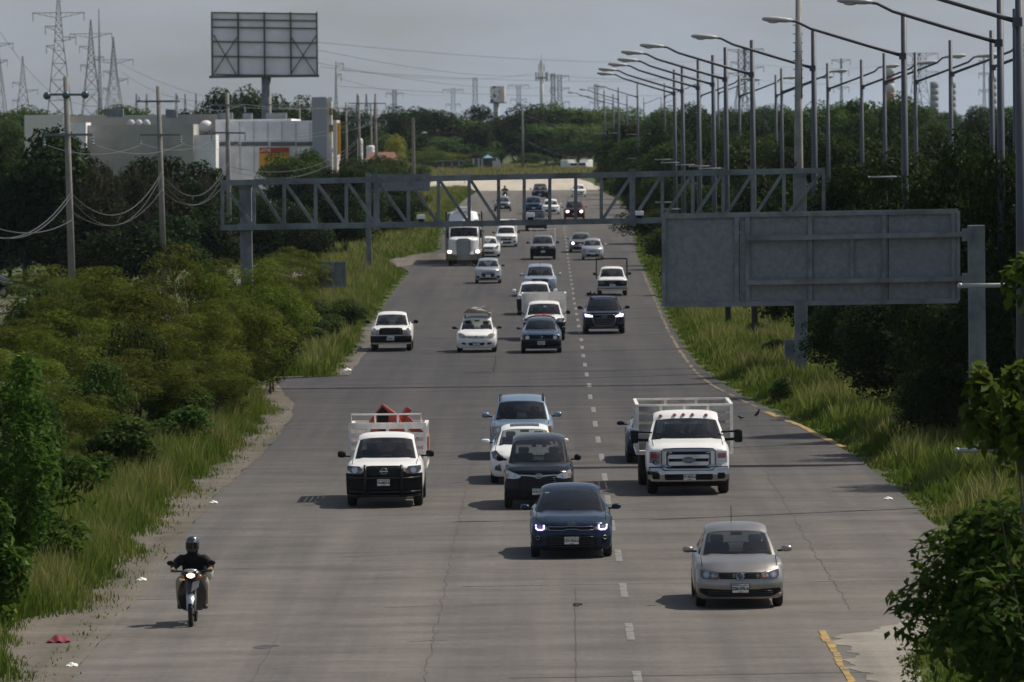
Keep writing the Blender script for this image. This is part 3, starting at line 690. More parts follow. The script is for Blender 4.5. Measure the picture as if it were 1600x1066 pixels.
# ---- black people carrier
c = Car('minivan', 'black people carrier with a chrome bar across its nose, behind the dark blue hatchback', 'minivan', P_BLACK, 842, 793.5, W=1.66, H=1.69, L=4.19, zh=.90, base=.645, wtop=(1.85, 1.56), wr=.575, cowl=(.95, 1.12), rear=(3.75, 1.58), rbase=(4.1, 1.05), r=.30, fo=.72, wb=2.65, gc=.22, mirror=(.10, .17, .15, 1.16), mcol=BLACK, glass=glass_mat('grey_glass', (.30, .32, .32)))
c.lamp_pair([(.40, .80), (.44, .745), (.60, .72), (.76, .735), (.785, .85), (.76, .935), (.60, .87)], LENS, [(.60, .80, .05)], amber=[(.70, .76), (.77, .75), (.78, .86), (.72, .84)])
c.patch('chrome_bar', CHROME, sym([(.08, .765), (.20, .785), (.42, .80), (.42, .825), (.2, .815), (.08, .81)]), .022, .03)
c.patch('grille', BLACK, sym([(.36, .515), (.46, .60), (.50, .745), (.36, .775), (.10, .755)]), .010, .04)
for z in (.55, .60, .65, .70, .745): c.line('grille_bar', MATS['dark_bar'], [(-.40, z), (.40, z)], .010, .018)
b = c.line('badge', CHROME, circ(0, .785, .085, .058, 18), .010, .036, closed=True)[0]
c.line('badge_letter', CHROME, circ(0, .785, .035, .055, 14), .006, .038, parent=b, closed=True); c.line('badge_letter', CHROME, circ(0, .812, .06, .024, 14), .006, .038, parent=b, closed=True)
c.patch('lower_bumper', BLACK, sym([(.66, .225), (.80, .30), (.80, .50), (.42, .50), (.36, .44)]), .010, .03)
c.plate('ULE-34-91', 0.0, .43, .045)
c.driver('driver behind the dark windscreen of the black people carrier')
for zx in (-.09, .09):
    m = MB(); m.box(0, 0, 0, .10, .02, .07); o = m.build('rear_headrest', INTER_G, c.root, bevel=.02); o.location = (zx*1.4, c.yc+2.3, c.zc+.28)

# ---- white saloon behind it
c = Car('saloon_car', 'white saloon with a sunroof, mostly hidden behind the black people carrier', 'car', P_WHITE, 821, 754, W=1.775, H=1.43, L=4.5, zh=.72, base=.66, wtop=(2.2, 1.32), wr=.555, cowl=(1.2, .98), rear=(3.5, 1.30), rbase=(4.2, 1.02), wb=2.7, fo=.87, sweep=.42, mirror=(.12, .23, .12, 1.03))
c.lamp_pair([(.48, .64), (.70, .60), (.82, .66), (.86, .80), (.74, .86), (.62, .74)], LENS_D, [(.70, .70, .05)])
c.patch('grille', BLACK, sym([(.30, .58), (.38, .62), (.30, .66)]), .012, .03)
c.patch('lower_intake', BLACK, sym([(.42, .24), (.5, .30), (.40, .48)]), .012, .03)
c.patch('fog_lamp_pod', LENS_D, [(.60, .33), (.78, .36), (.76, .46), (.64, .52)], .014, .03, mirror=True)
s_ = MB(); s_.grid(lambda u, v: (lambda q: (q[0], q[1], q[2]+.006))(c.roof((u*2-1)*.62, .12+.30*v)), 6, 4); s_.build('sunroof', mat('sunroof_glass', (.02, .025, .03), .05), c.root, smooth=True)
m = MB(); m.tube([(0, 0, 0), (.02, .03, .45)], .006, 5); o = m.build('aerial', CHROME, c.root); o.location = (.86, 1.5, 1.02)

# ---- light blue estate
c = Car('estate_car', 'light blue off-roader with roof rails, behind the white saloon', 'car', P_LBLUE, 816, 716, W=1.76, H=1.68, L=4.5, zh=.93, base=.70, wtop=(1.75, 1.55), wr=.60, cowl=(1.05, 1.10), rear=(4.0, 1.58), rbase=(4.4, 1.10), r=.33, wb=2.62, fo=.85, gc=.24, sweep=.2, mirror=(.12, .22, .15, 1.17), glass=MATS['grey_glass'])
c.lamp_pair([(.52, .72), (.80, .72), (.84, .80), (.80, .92), (.55, .90)], LENS_Y, [(.64, .81, .06)], amber=[(.76, .74), (.81, .74), (.82, .9), (.76, .9)])
c.patch('grille', BLACK, sym([(.46, .74), (.48, .86), (.40, .885)]), .012, .03)
c.patch('lower_intake', BLACK, sym([(.50, .36), (.54, .48), (.50, .56)]), .012, .03); c.plate('', 0, .56, .03)
for sg in (-1, 1):
    m = MB(); P = [c.roof(sg*.93, v) for v in (.04, .08, .3, .6, .9, .95)]; m.tube([(p[0], p[1], p[2]+(.0 if k in (0, 5) else .07)) for k, p in enumerate(P)], .02, 6); m.build('roof_rail', BLACK, c.root)
c.driver('driver in a pale top at the wheel of the light blue off-roader', shirt=mat('pale_shirt', (.35, .33, .30), .9))

# ---- white stake-bed pickup on the left with red load
def pickup_front(c, dark=True, bull=False, plate=None, zb=(.25, .86), hl=None, lens=LENS_D, badge=True):
    if dark:
        c.patch('front_bumper', BLACK, sym([(.78, zb[0]), (.90, zb[0]+.08), (.915, zb[1]-.035), (.55, zb[1]-.055), (.50, zb[1])]), .016, .05)
    c.lamp_pair(hl or [(.55, .80), (.80, .84), (.885, .90), (.88, 1.0), (.58, .985), (.52, .90)], lens, [(.70, .90, .075)], amber=[(.535, .83), (.60, .83), (.59, .89), (.53, .89)])
    c.patch('grille', BLACK, sym([(.44, .76), (.47, .84), (.46, .985), (.3, 1.0)]), .018, .04)
    for z in (.80, .85, .90, .95): c.line('grille_bar', MATS['dark_bar'], [(-.42, z), (.42, z)], .010, .026)
    if badge:
        b = c.line('badge', CHROME, circ(0, .87, .08, .068, 18), .012, .045, closed=True)[0]
        c.patch('badge_bar', CHROME, rect(-.10, .855, .10, .885), .05, .02, parent=b)
    if bull:
        BT = mat('black_tube', (.010, .010, .011), .4, spec=.3)
        for x in (-.45, .42): g = MB(); g.tube([(x, -.10, .26), (x, -.12, .5), (x, -.11, .85), (x, -.05, 1.02)], .034, 8); g.build('bull_bar', BT, c.root, smooth=True)
        for z in (.70, .37, .28): h = MB(); h.tube([(-.86, .10, z+.02), (-.5, -.10, z), (.5, -.10, z), (.86, .10, z+.02)], .026, 8); h.build('cross_tube', BT, c.root, smooth=True)
    if plate is not None: c.plate(plate, -.01, .605, .14 if bull else .06)
PK = dict(W=1.83, H=1.70, L=3.1, zh=.99, base=.72, wtop=(2.12, 1.59), wr=.615, cowl=(1.28, 1.16), rear=(3.0, 1.60), rbase=(3.05, 1.12), pick=True, r=.34, tw=.22, wb=3.1, fo=.88, gc=.30, sweep=.22, mirror=(.15, .20, .16, 1.20), mcol=BLACK, mround=.55)
PK['nose'] = [(.2, .06), (.4, .0), (.75, .0), (.95, .04), (1.0, .08), (1.3, .3)]
def chassis(c, y0, y1):
    m = MB(); m.box(-.4, (y0+y1)/2, .62, .09, y1-y0, .16); m.box(.4, (y0+y1)/2, .62, .09, y1-y0, .16); m.box(0, (y0+y1)/2, .52, .3, .4, .3); m.tube([(-.75, c.axr, .36), (.75, c.axr, .36)], .07, 8); m.build('chassis', BLACK, c.root)
def pickup(name, label, p, px, py, **k):
    a = dict(PK); a.update(k); c = Car(name, label, 'pickup truck', p, px, py, **a); c.axr = a['fo']+a['wb']
    chassis(c, 2.6, c.axr+1.0); return c
c = pickup('pickup_truck', 'white stake-bed pickup carrying red machinery, with a black bull bar, alone in the left lane', P_WHITE, 602, 790)
pickup_front(c, True, True, 'YR-8857-A')
stake_bed(c.root, 3.18, 2.5, 1.90, .86, 1.80, 1.86, slats=5, mw=METW, fill=.60)
m = MB(); P = [(-.88, 3.18, 1.86), (-.88, 3.18, 2.09), (.82, 3.18, 2.09), (.82, 3.18, 1.86)]; m.tube(P, .025, 6)
for x in (-.30, .25): m.tube([(x, 3.18, 1.86), (x, 3.18, 2.09)], .025, 6)
m.build('headboard_rail', METW, c.root)
RED = mat('faded_red_paint', (.42, .055, .03), .5, var=.35, vs_=3)
m = MB(); g = c.root.location; r_ = empty('farm_machine', (g.x, g.y+4.2, g.z+.91), 'red folded machine with a black opening standing up out of the pickup bed', 'machine')
m.add([(-.46, -.5, 0), (.45, -.5, 0), (.45, .6, 0), (-.46, .6, 0), (-.46, -.4, .98), (-.12, -.4, 1.42), (.20, -.35, 1.20), (.45, -.4, .74), (-.46, .6, 1.0), (-.14, .6, 1.34), (.25, .6, 1.05), (.45, .6, .9)],
      [(0, 1, 7, 6, 5, 4), (3, 8, 9, 10, 11, 2), (0, 4, 8, 3), (1, 2, 11, 7), (4, 5, 9, 8), (5, 6, 10, 9), (6, 7, 11, 10)]); m.build('housing', RED, r_, bevel=.03)
m = MB(); m.add([(-.26, -.425, .70), (.02, -.425, .70), (.02, -.425, 1.20), (-.12, -.43, 1.34), (-.24, -.425, 1.2)], [(0, 1, 2, 3, 4)]); m.add([(-.26, -.38, .70), (.02, -.38, .70), (.02, -.38, 1.20), (-.12, -.38, 1.30), (-.24, -.38, 1.2)], [(4, 3, 2, 1, 0)]); m.build('opening', BLACK, r_)
m = MB(); m.bar((.30, -.2, .95), (.52, -.1, 1.28), .16, .14); m.build('arm', RED, r_, bevel=.02)
m = MB(); m.bar((.44, -.3, 1.02), (.80, -.3, .62), .10, .22); m.build('arm', RED, r_, bevel=.02)
m = MB(); m.box(.95, 4.6, 1.25, .06, 1.2, .5); o = m.build('side_board', mat('rusty_board', (.32, .13, .07), .8, var=.4, vs_=4), c.root)
c.driver('driver in a dark top at the wheel of the white stake-bed pickup with red machinery', x=.34)

# ---- big white american stake truck
NS = [(.2, .10), (.34, .02), (.55, .0), (.68, .03), (.72, .10), (1.1, .12), (1.2, .2), (1.5, .4)]
c = Car('stake_truck', 'big white stake truck with a chrome grille and cab lights, behind the champagne silver hatchback', 'truck', P_WHITE, 1075, 770.5, W=2.03, H=1.98, L=3.5, zh=1.16, base=.86, wtop=(2.35, 1.80), wr=.735, cowl=(1.45, 1.36), rear=(3.3, 1.82), rbase=(3.38, 1.30), pick=True, r=.40, tw=.26, wb=3.9, fo=.98, gc=.34, sweep=.16, nose=NS, mirror=(.27, .21, .33, 1.36), mcol=BLACK, mround=.35)
c.axr = 4.88; chassis(c, 2.6, 6.4)
gsh = [(.40, .605), (.60, .62), (.655, .70), (.655, 1.08), (.61, 1.135), (.3, 1.15)]
c.patch('grille_frame', CHROME, sym(gsh), .03, .08)
gi = c.patch('grille', BLACK, sym([(.53, .665), (.545, .72), (.545, 1.03), (.52, 1.07)]), .045, .03)
for z0, z1 in ((.73, .825), (.90, .995)): c.patch('grille_bar', CHROME, sym([(.48, z0), (.50, (z0+z1)/2), (.48, z1)]), .075, .05, parent=gi)
for sg in (-1, 1): c.line('grille_surround', CHROME, [(sg*.42, .70), (sg*.5, .70), (sg*.5, 1.04), (sg*.42, 1.04)], .014, .06, parent=gi)
b = c.patch('badge', mat('badge_blue', (.015, .03, .10), .3, coat=1), circ(0, .865, .17, .085, 24), .092, .03)
c.line('badge_rim', CHROME, circ(0, .865, .165, .08, 24), .008, .095, parent=b, closed=True)
t = link('badge_letters', text_mesh('Ford', .13, CHROME, .002), None, b); t.location = (0, c.F(0, .865)-.096, .865)
h = c.lamp_pair([(.69, .70), (.93, .715), (.95, .80), (.945, 1.07), (.69, 1.06)], LENS, [(.80, .80, .075)])
c.patch('indicator', REDL, rect(.72, .90, .92, 1.02), .022, .02, parent=h, mirror=True)
c.patch('front_bumper', CHROME, sym([(.90, .345), (1.0, .42), (1.005, .60), (.97, .675), (.72, .665), (.62, .605)]), .06, .10)
c.patch('bumper_slot', BLACK, sym([(.56, .38), (.59, .42), (.585, .525)]), .072, .05)
c.patch('fog_lamp_pod', BLACK, [(.71, .40), (.87, .40), (.90, .46), (.88, .55), (.72, .55)], .072, .05, mirror=True)
c.line('grille_gap', BLACK, sym(gsh), .012, .03, closed=True); c.line('bumper_gap', BLACK, [(-.97, .69), (.97, .69)], .014, .03)
for x0 in (-.30, .30): c.line('hood_emblem_gap', BLACK, [(x0*2.2, .69), (x0*2.2, 1.08)], .007, .03)
c.patch('valance', BLACK, sym([(.80, .215), (.92, .26), (.92, .34)]), .0, .06)
c.plate('YT-7873-A', .02, .455, .11)
for x in (-.57, -.25, -.05, .16, .47):
    q = c.roof(x/.735, .07); m = MB(); m.ball((0, 0, .015), .05, .07, .035, 10, 6); o = m.build('cab_light', REDL, c.root, smooth=True); o.location = q
for sg in (-1, 1):
    for z in (1.30, 1.48): m = MB(); m.bar((sg*.86, 1.78, z-.02), (sg*1.25, 1.82, z), .05, .045); m.build('mirror_bracket', BLACK, c.root)
stake_bed(c.root, 3.55, 3.6, 2.44, .92, 2.06, 2.06, slats=5)
for sg in (-1, 1): c.wheel(sg*1.02, 4.88, .40, .26, sg); 
c.driver('driver in a pale shirt at the wheel of the big white stake truck', shirt=MATS['pale_shirt'], x=.45)
c.driver('dark silhouetted middle passenger in the big white stake truck', x=0.02); c.driver('dark silhouetted passenger on the far side of the big white stake truck', x=-.45)

# ---- dark car hidden beside the stake truck
c = Car('saloon_car', 'dark blue car mostly hidden behind the big white stake truck, one wing mirror showing', 'car', P_NAVY, 1028, 722, W=1.75, H=1.47, L=4.4, mirror=(.12, .22, .12, 1.03), wb=2.6)
c.lamp_pair([(.45, .58), (.74, .60), (.78, .72), (.6, .70)], LENS, [(.62, .64, .05)])
c.patch('grille', BLACK, sym([(.40, .56), (.42, .64)]), .012, .03); c.patch('lower_intake', BLACK, sym([(.5, .24), (.6, .40)]), .012, .03)
# ---- middle distance
# old white pickup, left lane
c = pickup('pickup_truck', 'old white pickup with a black grille and no load, by the left road edge', P_WHITE, 612, 548.5, W=1.72, H=1.62, zh=.94, L=4.9, rear=(2.9, 1.52), wtop=(2.05, 1.51), cowl=(1.25, 1.10), base=.66, wr=.56, wb=2.9, r=.33, glass=GLASS)
pickup_front(c, False, False, '', hl=[(.52, .72), (.82, .72), (.84, .88), (.54, .90)], lens=LENS_Y, badge=False)
c.patch('grille_band', BLACK, sym([(.84, .70), (.50, .71), (.50, .91), (.48, .93)][:1] + [(.50, .72), (.50, .92)]), .016, .03)
c.bumper_bar('front_bumper', BLACK, .38, .66, .86, -.05); c.plate('ZR-8421', -.02, .55, .12)
c.driver('dark-shirted driver of the old white pickup by the left road edge'); c.driver('passenger in a pale top in the old white pickup by the left edge', shirt=MATS['pale_shirt'], x=-.34)

# white hatchback with roof load
c = Car('hatchback_car', 'small white hatchback with a wrapped load tied on its roof', 'car', P_WHITE, 745, 550.5, W=1.65, H=1.46, L=3.83, zh=.74, base=.64, wtop=(1.85, 1.33), wr=.545, cowl=(1.05, .98), rear=(3.3, 1.32), rbase=(3.7, .98), mcol=BLACK, fo=.76, wb=2.49)
c.lamp_pair([(.40, .66), (.50, .60), (.68, .62), (.76, .72), (.70, .82), (.54, .78)], LENS_Y, [(.60, .71, .07)])
c.patch('grille', BLACK, sym([(.30, .615), (.40, .645), (.38, .70), (.1, .69)]), .012, .03); c.line('grille_trim', P_WHITE, [(-.38, .665), (0, .64), (.38, .665)], .014, .02)
c.line('badge', CHROME, circ(0, .66, .05, n=14), .008, .034, closed=True)
c.patch('lower_intake', BLACK, sym([(.30, .31), (.34, .42)]), .012, .03); c.patch('fog_lamp_pod', BLACK, [(.44, .33), (.60, .36), (.62, .42), (.46, .42)], .012, .03, mirror=True)
c.plate('YWR-12-6', 0, .40, .045)
for sg in (-1, 1):
    m = MB(); P = [c.roof(sg*.86, v) for v in (.1, .5, .9)]; m.tube([(p[0], p[1], p[2]+.09) for p in P], .016, 6)
    for p in P: m.tube([p, (p[0], p[1], p[2]+.09)], .014, 6)
    m.build('roof_rack', BLACK, c.root)
g = c.root.location; lo = empty('wrapped_load', (g.x, g.y+2.6, g.z+1.56), 'grey canvas bundle with sticks tied on the roof of the small white hatchback', 'bundle')
m = MB(); m.grid(lambda u, v: ((u-.5)*1.18, (v-.5)*1.3, .16+.05*math.sin(9*u+4*v)+.06*math.sin(5*u)-.30*abs(u-.5)**2*2), 14, 8); m.grid(lambda u, v: ((u-.5)*1.18, (v-.5)*1.3, .02), 14, 8)
for e_ in (0, 1): m.grid(lambda u, v: ((u-.5)*1.18, (e_-.5)*1.3, .02+v*(.14+.05*math.sin(9*u+4*e_)+.06*math.sin(5*u)-.30*abs(u-.5)**2*2)), 14, 2)
CANV = mat('canvas', (.30, .27, .23), .9, var=.4, vs_=4); m.build('bundle', CANV, lo)
m = MB(); m.bar((-.1, -.6, .18), (.36, -.5, .30), .14, .04); m.bar((.1, -.62, .24), (.66, -.5, .20), .06, .03); m.build('stick', mat('pale_board', (.45, .42, .36), .8), lo)
c.driver('dark haired person on the passenger side of the small white hatchback with the roof load', x=-.30)

# dark blue old hatchback with roof rails
c = Car('hatchback_car', 'old slate blue hatchback with round headlights and black roof bars, before the white box pickup', 'car', P_SLATE, 846, 551.5, W=1.69, H=1.43, L=4.0, zh=.80, base=.62, wtop=(1.95, 1.32), wr=.52, cowl=(1.25, .99), rear=(3.4, 1.33), sweep=.12, mirror=(.09, .18, .12, 1.0), nose=[(.15, .1), (.3, .0), (.5, -.02), (.56, .05), (.78, .09), (1.1, .3)], glass=MATS['grey_glass'])
c.patch('grille', BLACK, sym([(.70, .56), (.72, .74), (.6, .755)]), .012, .03)
c.line('grille_trim', CHROME, [(-.70, .575), (.70, .575)], .008, .02)
h = c.patch('headlight', LENS, circ(.57, .655, .085), .022, .03, mirror=True); c.patch('indicator', AMBER, rect(.74, .58, .79, .73), .012, .03, mirror=True, parent=h)
c.line('badge', CHROME, circ(0, .66, .055, n=14), .010, .026, closed=True)
c.bumper_bar('front_bumper', BLACK, .30, .55, .82, -.03); c.plate('ZBL-90-5', 0, .44, .12)
for v in (.2, .75): m = MB(); P = [c.roof(u, v) for u in np.linspace(-1, 1, 7)]; m.tube([(p[0], p[1], p[2]+.07) for p in P], .018, 6); m.tube([P[0], (P[0][0], P[0][1], P[0][2]+.07)], .02, 6); m.tube([P[-1], (P[-1][0], P[-1][1], P[-1][2]+.07)], .02, 6); m.build('roof_bar', BLACK, c.root)
c.driver('driver at the wheel of the old slate blue hatchback with roof bars'); 

# white stake/box pickup right behind it
c = pickup('pickup_truck', 'white pickup with a tall white box and red bonnet lettering, behind the slate blue hatchback', P_WHITE, 851, 532, W=1.80)
pickup_front(c, True, False, None)
stake_bed(c.root, 3.2, 2.4, 1.98, .86, 1.98, 1.98, slats=7, mw=METW, mf=METW)
m = MB(); m.grid(lambda u, v: ((u-.5)*1.86, 3.215, .9+v*1.0), 2, 2); m.build('box_panel', METW, c.root)
q0 = (.0, 1.0, 1.115); t = link('bonnet_lettering', text_mesh('ADERSA', .20, mat('red_print', (.35, .02, .02), .5), .001, sx=1.2, bold=.006), None, c.root); t.location = (0, .78, 1.13); t.rotation_euler.x = R(-65)
for sg in (-1, 1):
    p = MB(); p.ball((0, 0, 0), .13, .05, .13, 10, 6) if sg == 1 else None
    if p.v: o = p.build('windscreen_emblem', mat('emblem_grey', (.3, .3, .3), .6), c.root); q = c.WS(.03, .55); o.location = (q[0], q[1]+.12, q[2]-.04)

# white pickup / saloon behind
c = pickup('pickup_truck', 'plain white pickup with white mirrors, between the white box pickup and the pale blue pickup', P_WHITE, 836, 492, W=1.78, H=1.64, L=4.9, wtop=(2.1, 1.54), rear=(3.4, 1.55), mcol=P_WHITE, zh=.95, cowl=(1.25, 1.10))
pickup_front(c, True, False, None, lens=LENS)
m = MB(); m.tube([(0, 0, 0), (0, .01, .18)], .012, 5); o = m.build('aerial', BLACK, c.root); o.location = c.roof(0, .15)
# pale blue pickup
c = pickup('pickup_truck', 'pale blue crew cab pickup, behind the plain white pickup', P_PBLUE, 844, 463, W=1.84, H=1.78, L=5.2, wtop=(2.15, 1.64), rear=(3.7, 1.66), rbase=(3.9, 1.14), mcol=P_PBLUE, zh=1.02, cowl=(1.3, 1.18), glass=GLASS)
pickup_front(c, False, False, None, lens=LENS); c.patch('front_bumper_intake', BLACK, sym([(.55, .42), (.60, .60)]), .016, .04)
m = MB(); m.tube([(0, 0, 0), (0, .01, .16)], .012, 5); o = m.build('aerial', BLACK, c.root); o.location = c.roof(0, .15)
c.driver('driver at the wheel of the pale blue crew cab pickup')

# navy off-roader with white led lamps
c = Car('offroad_car', 'navy blue off-roader with bright white-violet lamps and a roof rack, right lane', 'car', P_NAVY, 944, 521.5, W=1.89, H=1.66, L=4.66, zh=.96, base=.72, wtop=(2.1, 1.53), wr=.60, cowl=(1.25, 1.10), rear=(3.9, 1.54), rbase=(4.5, 1.1), r=.36, tw=.24, wb=2.82, fo=.9, gc=.24, sweep=.30, mirror=(.13, .23, .15, 1.17), glass=MATS['tinted_glass'])
c.lamp_pair([(.50, .78), (.84, .80), (.88, .93), (.60, .93), (.50, .86)], LENS_D, [], on=([(.53, .80), (.82, .82), (.85, .90), (.72, .88), (.53, .83)], LEDW))
c.line('running_light', VIO, [(.52, .785), (.84, .80), (.86, .92)], .014, .03, mirror=True)
g = c.patch('grille', BLACK, sym([(.38, .40), (.44, .46), (.52, .68), (.47, .86), (.40, .88)]), .012, .04)
c.line('grille_trim', ALLOY, sym([(.38, .40), (.44, .46), (.52, .68), (.47, .86), (.40, .88)]), .014, .02, closed=True)
for z in (.48, .56, .64, .72): c.line('grille_bar', ALLOY, [(-.44, z), (.44, z)], .007, .018)
for k in range(4): c.line('badge_ring', CHROME, circ(-.105+.07*k, .80, .047, n=14), .007, .024, closed=True)
c.patch('lower_intake', BLACK, [(.56, .36), (.84, .40), (.82, .58), (.62, .52)], .012, .03, mirror=True); c.line('bumper_trim', ALLOY, [(-.62, .33), (.62, .33)], .012, .02)
for sg in (-1, 1): m = MB(); P = [c.roof(sg*.93, v) for v in (.04, .1, .5, .9, .95)]; m.tube([(p[0], p[1], p[2]+(.0 if k in (0, 4) else .06)) for k, p in enumerate(P)], .018, 6); m.build('roof_rail', BLACK, c.root)
for v in (.3, .7): m = MB(); P = c.roof(0, v); m.bar((-.62, P[1], P[2]+.09), (.62, P[1], P[2]+.09), .06, .03); m.build('cross_bar', BLACK, c.root)
m = MB(); q = c.roof(-.9, .3); m.bar((q[0], q[1]-.1, q[2]+.14), (q[0], q[1]+1.1, q[2]+.14), .08, .06); m.box(q[0]-.06, q[1]-.05, q[2]+.17, .22, .16, .12); m.bar((q[0]+.05, q[1], q[2]+.12), (q[0]+.22, q[1]+.1, q[2]+.22), .05, .05); m.bar((q[0], q[1], q[2]+.16), (q[0]+.02, q[1], q[2]+.30), .05, .05); m.build('bike_mount', BLACK, c.root)

# old white pickup with black cage
c = pickup('pickup_truck', 'old white pickup with a thin black pipe rack above its bed, right lane', P_WHITE, 957, 462, W=1.66, H=1.60, zh=.93, L=4.6, wtop=(1.95, 1.50), rear=(2.75, 1.50), rbase=(2.85, 1.05), cowl=(1.2, 1.08), base=.66, wr=.56, wb=2.75, r=.32, fo=.75, sweep=.08, glass=GLASS)
c.patch('grille', BLACK, sym([(.80, .52), (.82, .84), (.8, .86)]), .014, .03); h = c.patch('headlight', LENS_D, rect(.46, .66, .76, .80), .024, .02, mirror=True)
c.bumper_bar('front_bumper', ALLOY, .40, .54, .82, -.06); c.plate('VN-334', 0, .60, .09)
t = link('badge_letters', text_mesh('NISSAN', .10, CHROME, .002), None, c.root); t.location = (-.08, c.F(0, .76)-.03, .76)
m = MB()
for x in (-.86, .86): m.tube([(x, 2.95, .9), (x, 2.95, 2.0)], .03, 6); m.tube([(x, 4.4, .9), (x, 4.4, 2.0)], .03, 6); m.tube([(x, 2.95, 2.0), (x, 4.4, 2.0)], .03, 6)
for y in (2.95, 4.4): m.tube([(-.86, y, 2.0), (.86, y, 2.0)], .03, 6)
m.build('pipe_rack', BLACK, c.root); c.driver('driver of the old white pickup with the black pipe rack')

# small silver saloon, left-centre
c = Car('saloon_car', 'small silver saloon with a black split grille, just ahead of the white lorry', 'car', P_SILVER, 763, 443, W=1.60, H=1.52, L=3.99, zh=.86, base=.62, wtop=(1.85, 1.39), wr=.535, cowl=(1.05, 1.05), rear=(3.2, 1.39), rbase=(3.75, 1.08), mcol=BLACK)
c.lamp_pair([(.44, .68), (.66, .68), (.75, .84), (.68, .86), (.48, .74)], LENS, [(.60, .75, .05)])
c.patch('grille', BLACK, sym([(.28, .42), (.40, .50), (.40, .62), (.3, .64)]), .012, .03); c.line('grille_trim', CHROME, sym([(.28, .41), (.41, .50), (.41, .63)]), .014, .02, closed=True); c.patch('grille', BLACK, sym([(.34, .67), (.40, .71)]), .012, .03)
c.patch('lower_intake', BLACK, sym([(.5, .26), (.54, .35)]), .012, .03); c.patch('fog_lamp_pod', BLACK, circ(.63, .42, .09, .07, 12), .012, .03, mirror=True); c.plate('', 0, .48, .05)

# white altima-like saloon partly behind the lorry
c = Car('saloon_car', 'white saloon with large lamps, close beside the white lorry', 'car', P_WHITE, 762, 402, W=1.79, H=1.46, L=4.8, zh=.80, base=.66, wtop=(2.2, 1.34), wr=.55, cowl=(1.25, 1.0), rear=(3.6, 1.32), rbase=(4.3, 1.05), wb=2.77, fo=.95, sweep=.35)
c.lamp_pair([(.54, .62), (.74, .62), (.84, .84), (.74, .86), (.58, .76)], LENS_D, [(.68, .70, .05)]); c.patch('grille', BLACK, sym([(.40, .60), (.46, .72), (.42, .74)]), .012, .03)
for z in (.64, .69): c.line('grille_bar', CHROME, [(-.42, z), (.42, z)], .012, .018)
c.patch('lower_intake', BLACK, sym([(.46, .26), (.5, .40)]), .012, .03); c.plate('', 0, .47, .04)

# white pickup-van with canopy
c = pickup('pickup_van', 'white van-backed pickup with a black rooftop rod, just right of the white lorry', P_WHITE, 791, 386, W=1.70, H=1.58, zh=.86, L=4.4, wtop=(1.95, 1.47), rear=(2.6, 1.5), rbase=(2.7, 1.05), cowl=(1.1, 1.05), base=.64, wr=.56, wb=2.65, r=.31, fo=.8, gc=.2, sweep=.3, mirror=(.12, .2, .13, 1.1))
c.lamp_pair([(.46, .68), (.70, .68), (.78, .82), (.7, .84), (.48, .76)], LENS, [(.62, .74, .05)]); c.patch('grille', BLACK, sym([(.36, .52), (.44, .62), (.42, .64)]), .012, .03); c.patch('grille', BLACK, sym([(.4, .70), (.42, .76)]), .012, .03); c.line('badge', mat('gold_badge', (.5, .38, .12), .3, .8), [(-.10, .67), (.10, .67)], .03, .02)
c.patch('lower_intake', BLACK, sym([(.36, .28), (.4, .42)]), .012, .03); c.patch('fog_lamp_pod', BLACK, [(.54, .33), (.74, .38), (.72, .50), (.56, .44)], .012, .03, mirror=True); c.plate('', 0, .46, .04)
m = MB(); m.box(0, 3.6, 1.45, 1.64, 1.9, 1.15); m.build('canopy', P_WHITE, c.root, bevel=.12, seg=3)
m = MB(); m.tube([(-.3, 2.7, 1.92), (.35, 2.7, 2.02), (.75, 2.7, 2.0)], .03, 6); m.build('roof_rod', BLACK, c.root)

# grey pickup with white rack
c = pickup('pickup_truck', 'grey pickup with a black front and a thin pale rack over its bed, middle lane', P_GREY, 848.5, 406, W=1.83, H=1.72, L=5.1, wtop=(2.1, 1.6))
pickup_front(c, True, False, None); c.plate('', 0, .60, .06)
m = MB()
for x in (-.86, -.4, .4, .86): m.tube([(x, 3.2, 1.1), (x, 3.2, 2.08)], .025, 6)
m.tube([(-.88, 3.2, 2.08), (.88, 3.2, 2.08)], .035, 6); m.tube([(-.88, 3.2, 1.9), (.88, 3.2, 1.9)], .02, 6)
for x in (-.88, .88): m.tube([(x, 3.2, 2.08), (x, 5.0, 2.08)], .03, 6); m.tube([(x, 5.0, 1.1), (x, 5.0, 2.08)], .025, 6)
m.build('bed_rack', METW, c.root)

# beige-grey saloon with a lit lamp + small silver hatch
c = Car('saloon_car', 'grey-beige saloon with one bright headlight, behind the small silver hatchback', 'car', P_BROWN, 908, 394.5, W=1.73, H=1.44, L=4.4, zh=.80, base=.64, wtop=(2.05, 1.32), wr=.54, cowl=(1.2, .99), rear=(3.4, 1.3), rbase=(4.0, 1.03), sweep=.2, wb=2.51)
c.lamp_pair([(.44, .62), (.72, .62), (.76, .76), (.46, .75)], LENS_D, [(.6, .69, .05)]); c.patch('lit_lamp', LEDW, circ(-.60, .69, .085), .03, .02)
c.patch('grille', BLACK, sym([(.40, .63), (.42, .75)]), .012, .03); c.patch('lower_intake', BLACK, sym([(.6, .28), (.64, .42)]), .012, .03); c.plate('', 0, .5, .04)
c = Car('hatchback_car', 'tiny rounded silver hatchback, in front of the grey-beige saloon', 'car', P_SILVER, 926, 406.5, W=1.55, H=1.52, L=3.5, zh=.82, base=.60, wtop=(1.7, 1.38), wr=.50, cowl=(.95, 1.05), rear=(2.9, 1.40), rbase=(3.3, 1.05), wb=2.34, fo=.7, sweep=.32, r=.28)
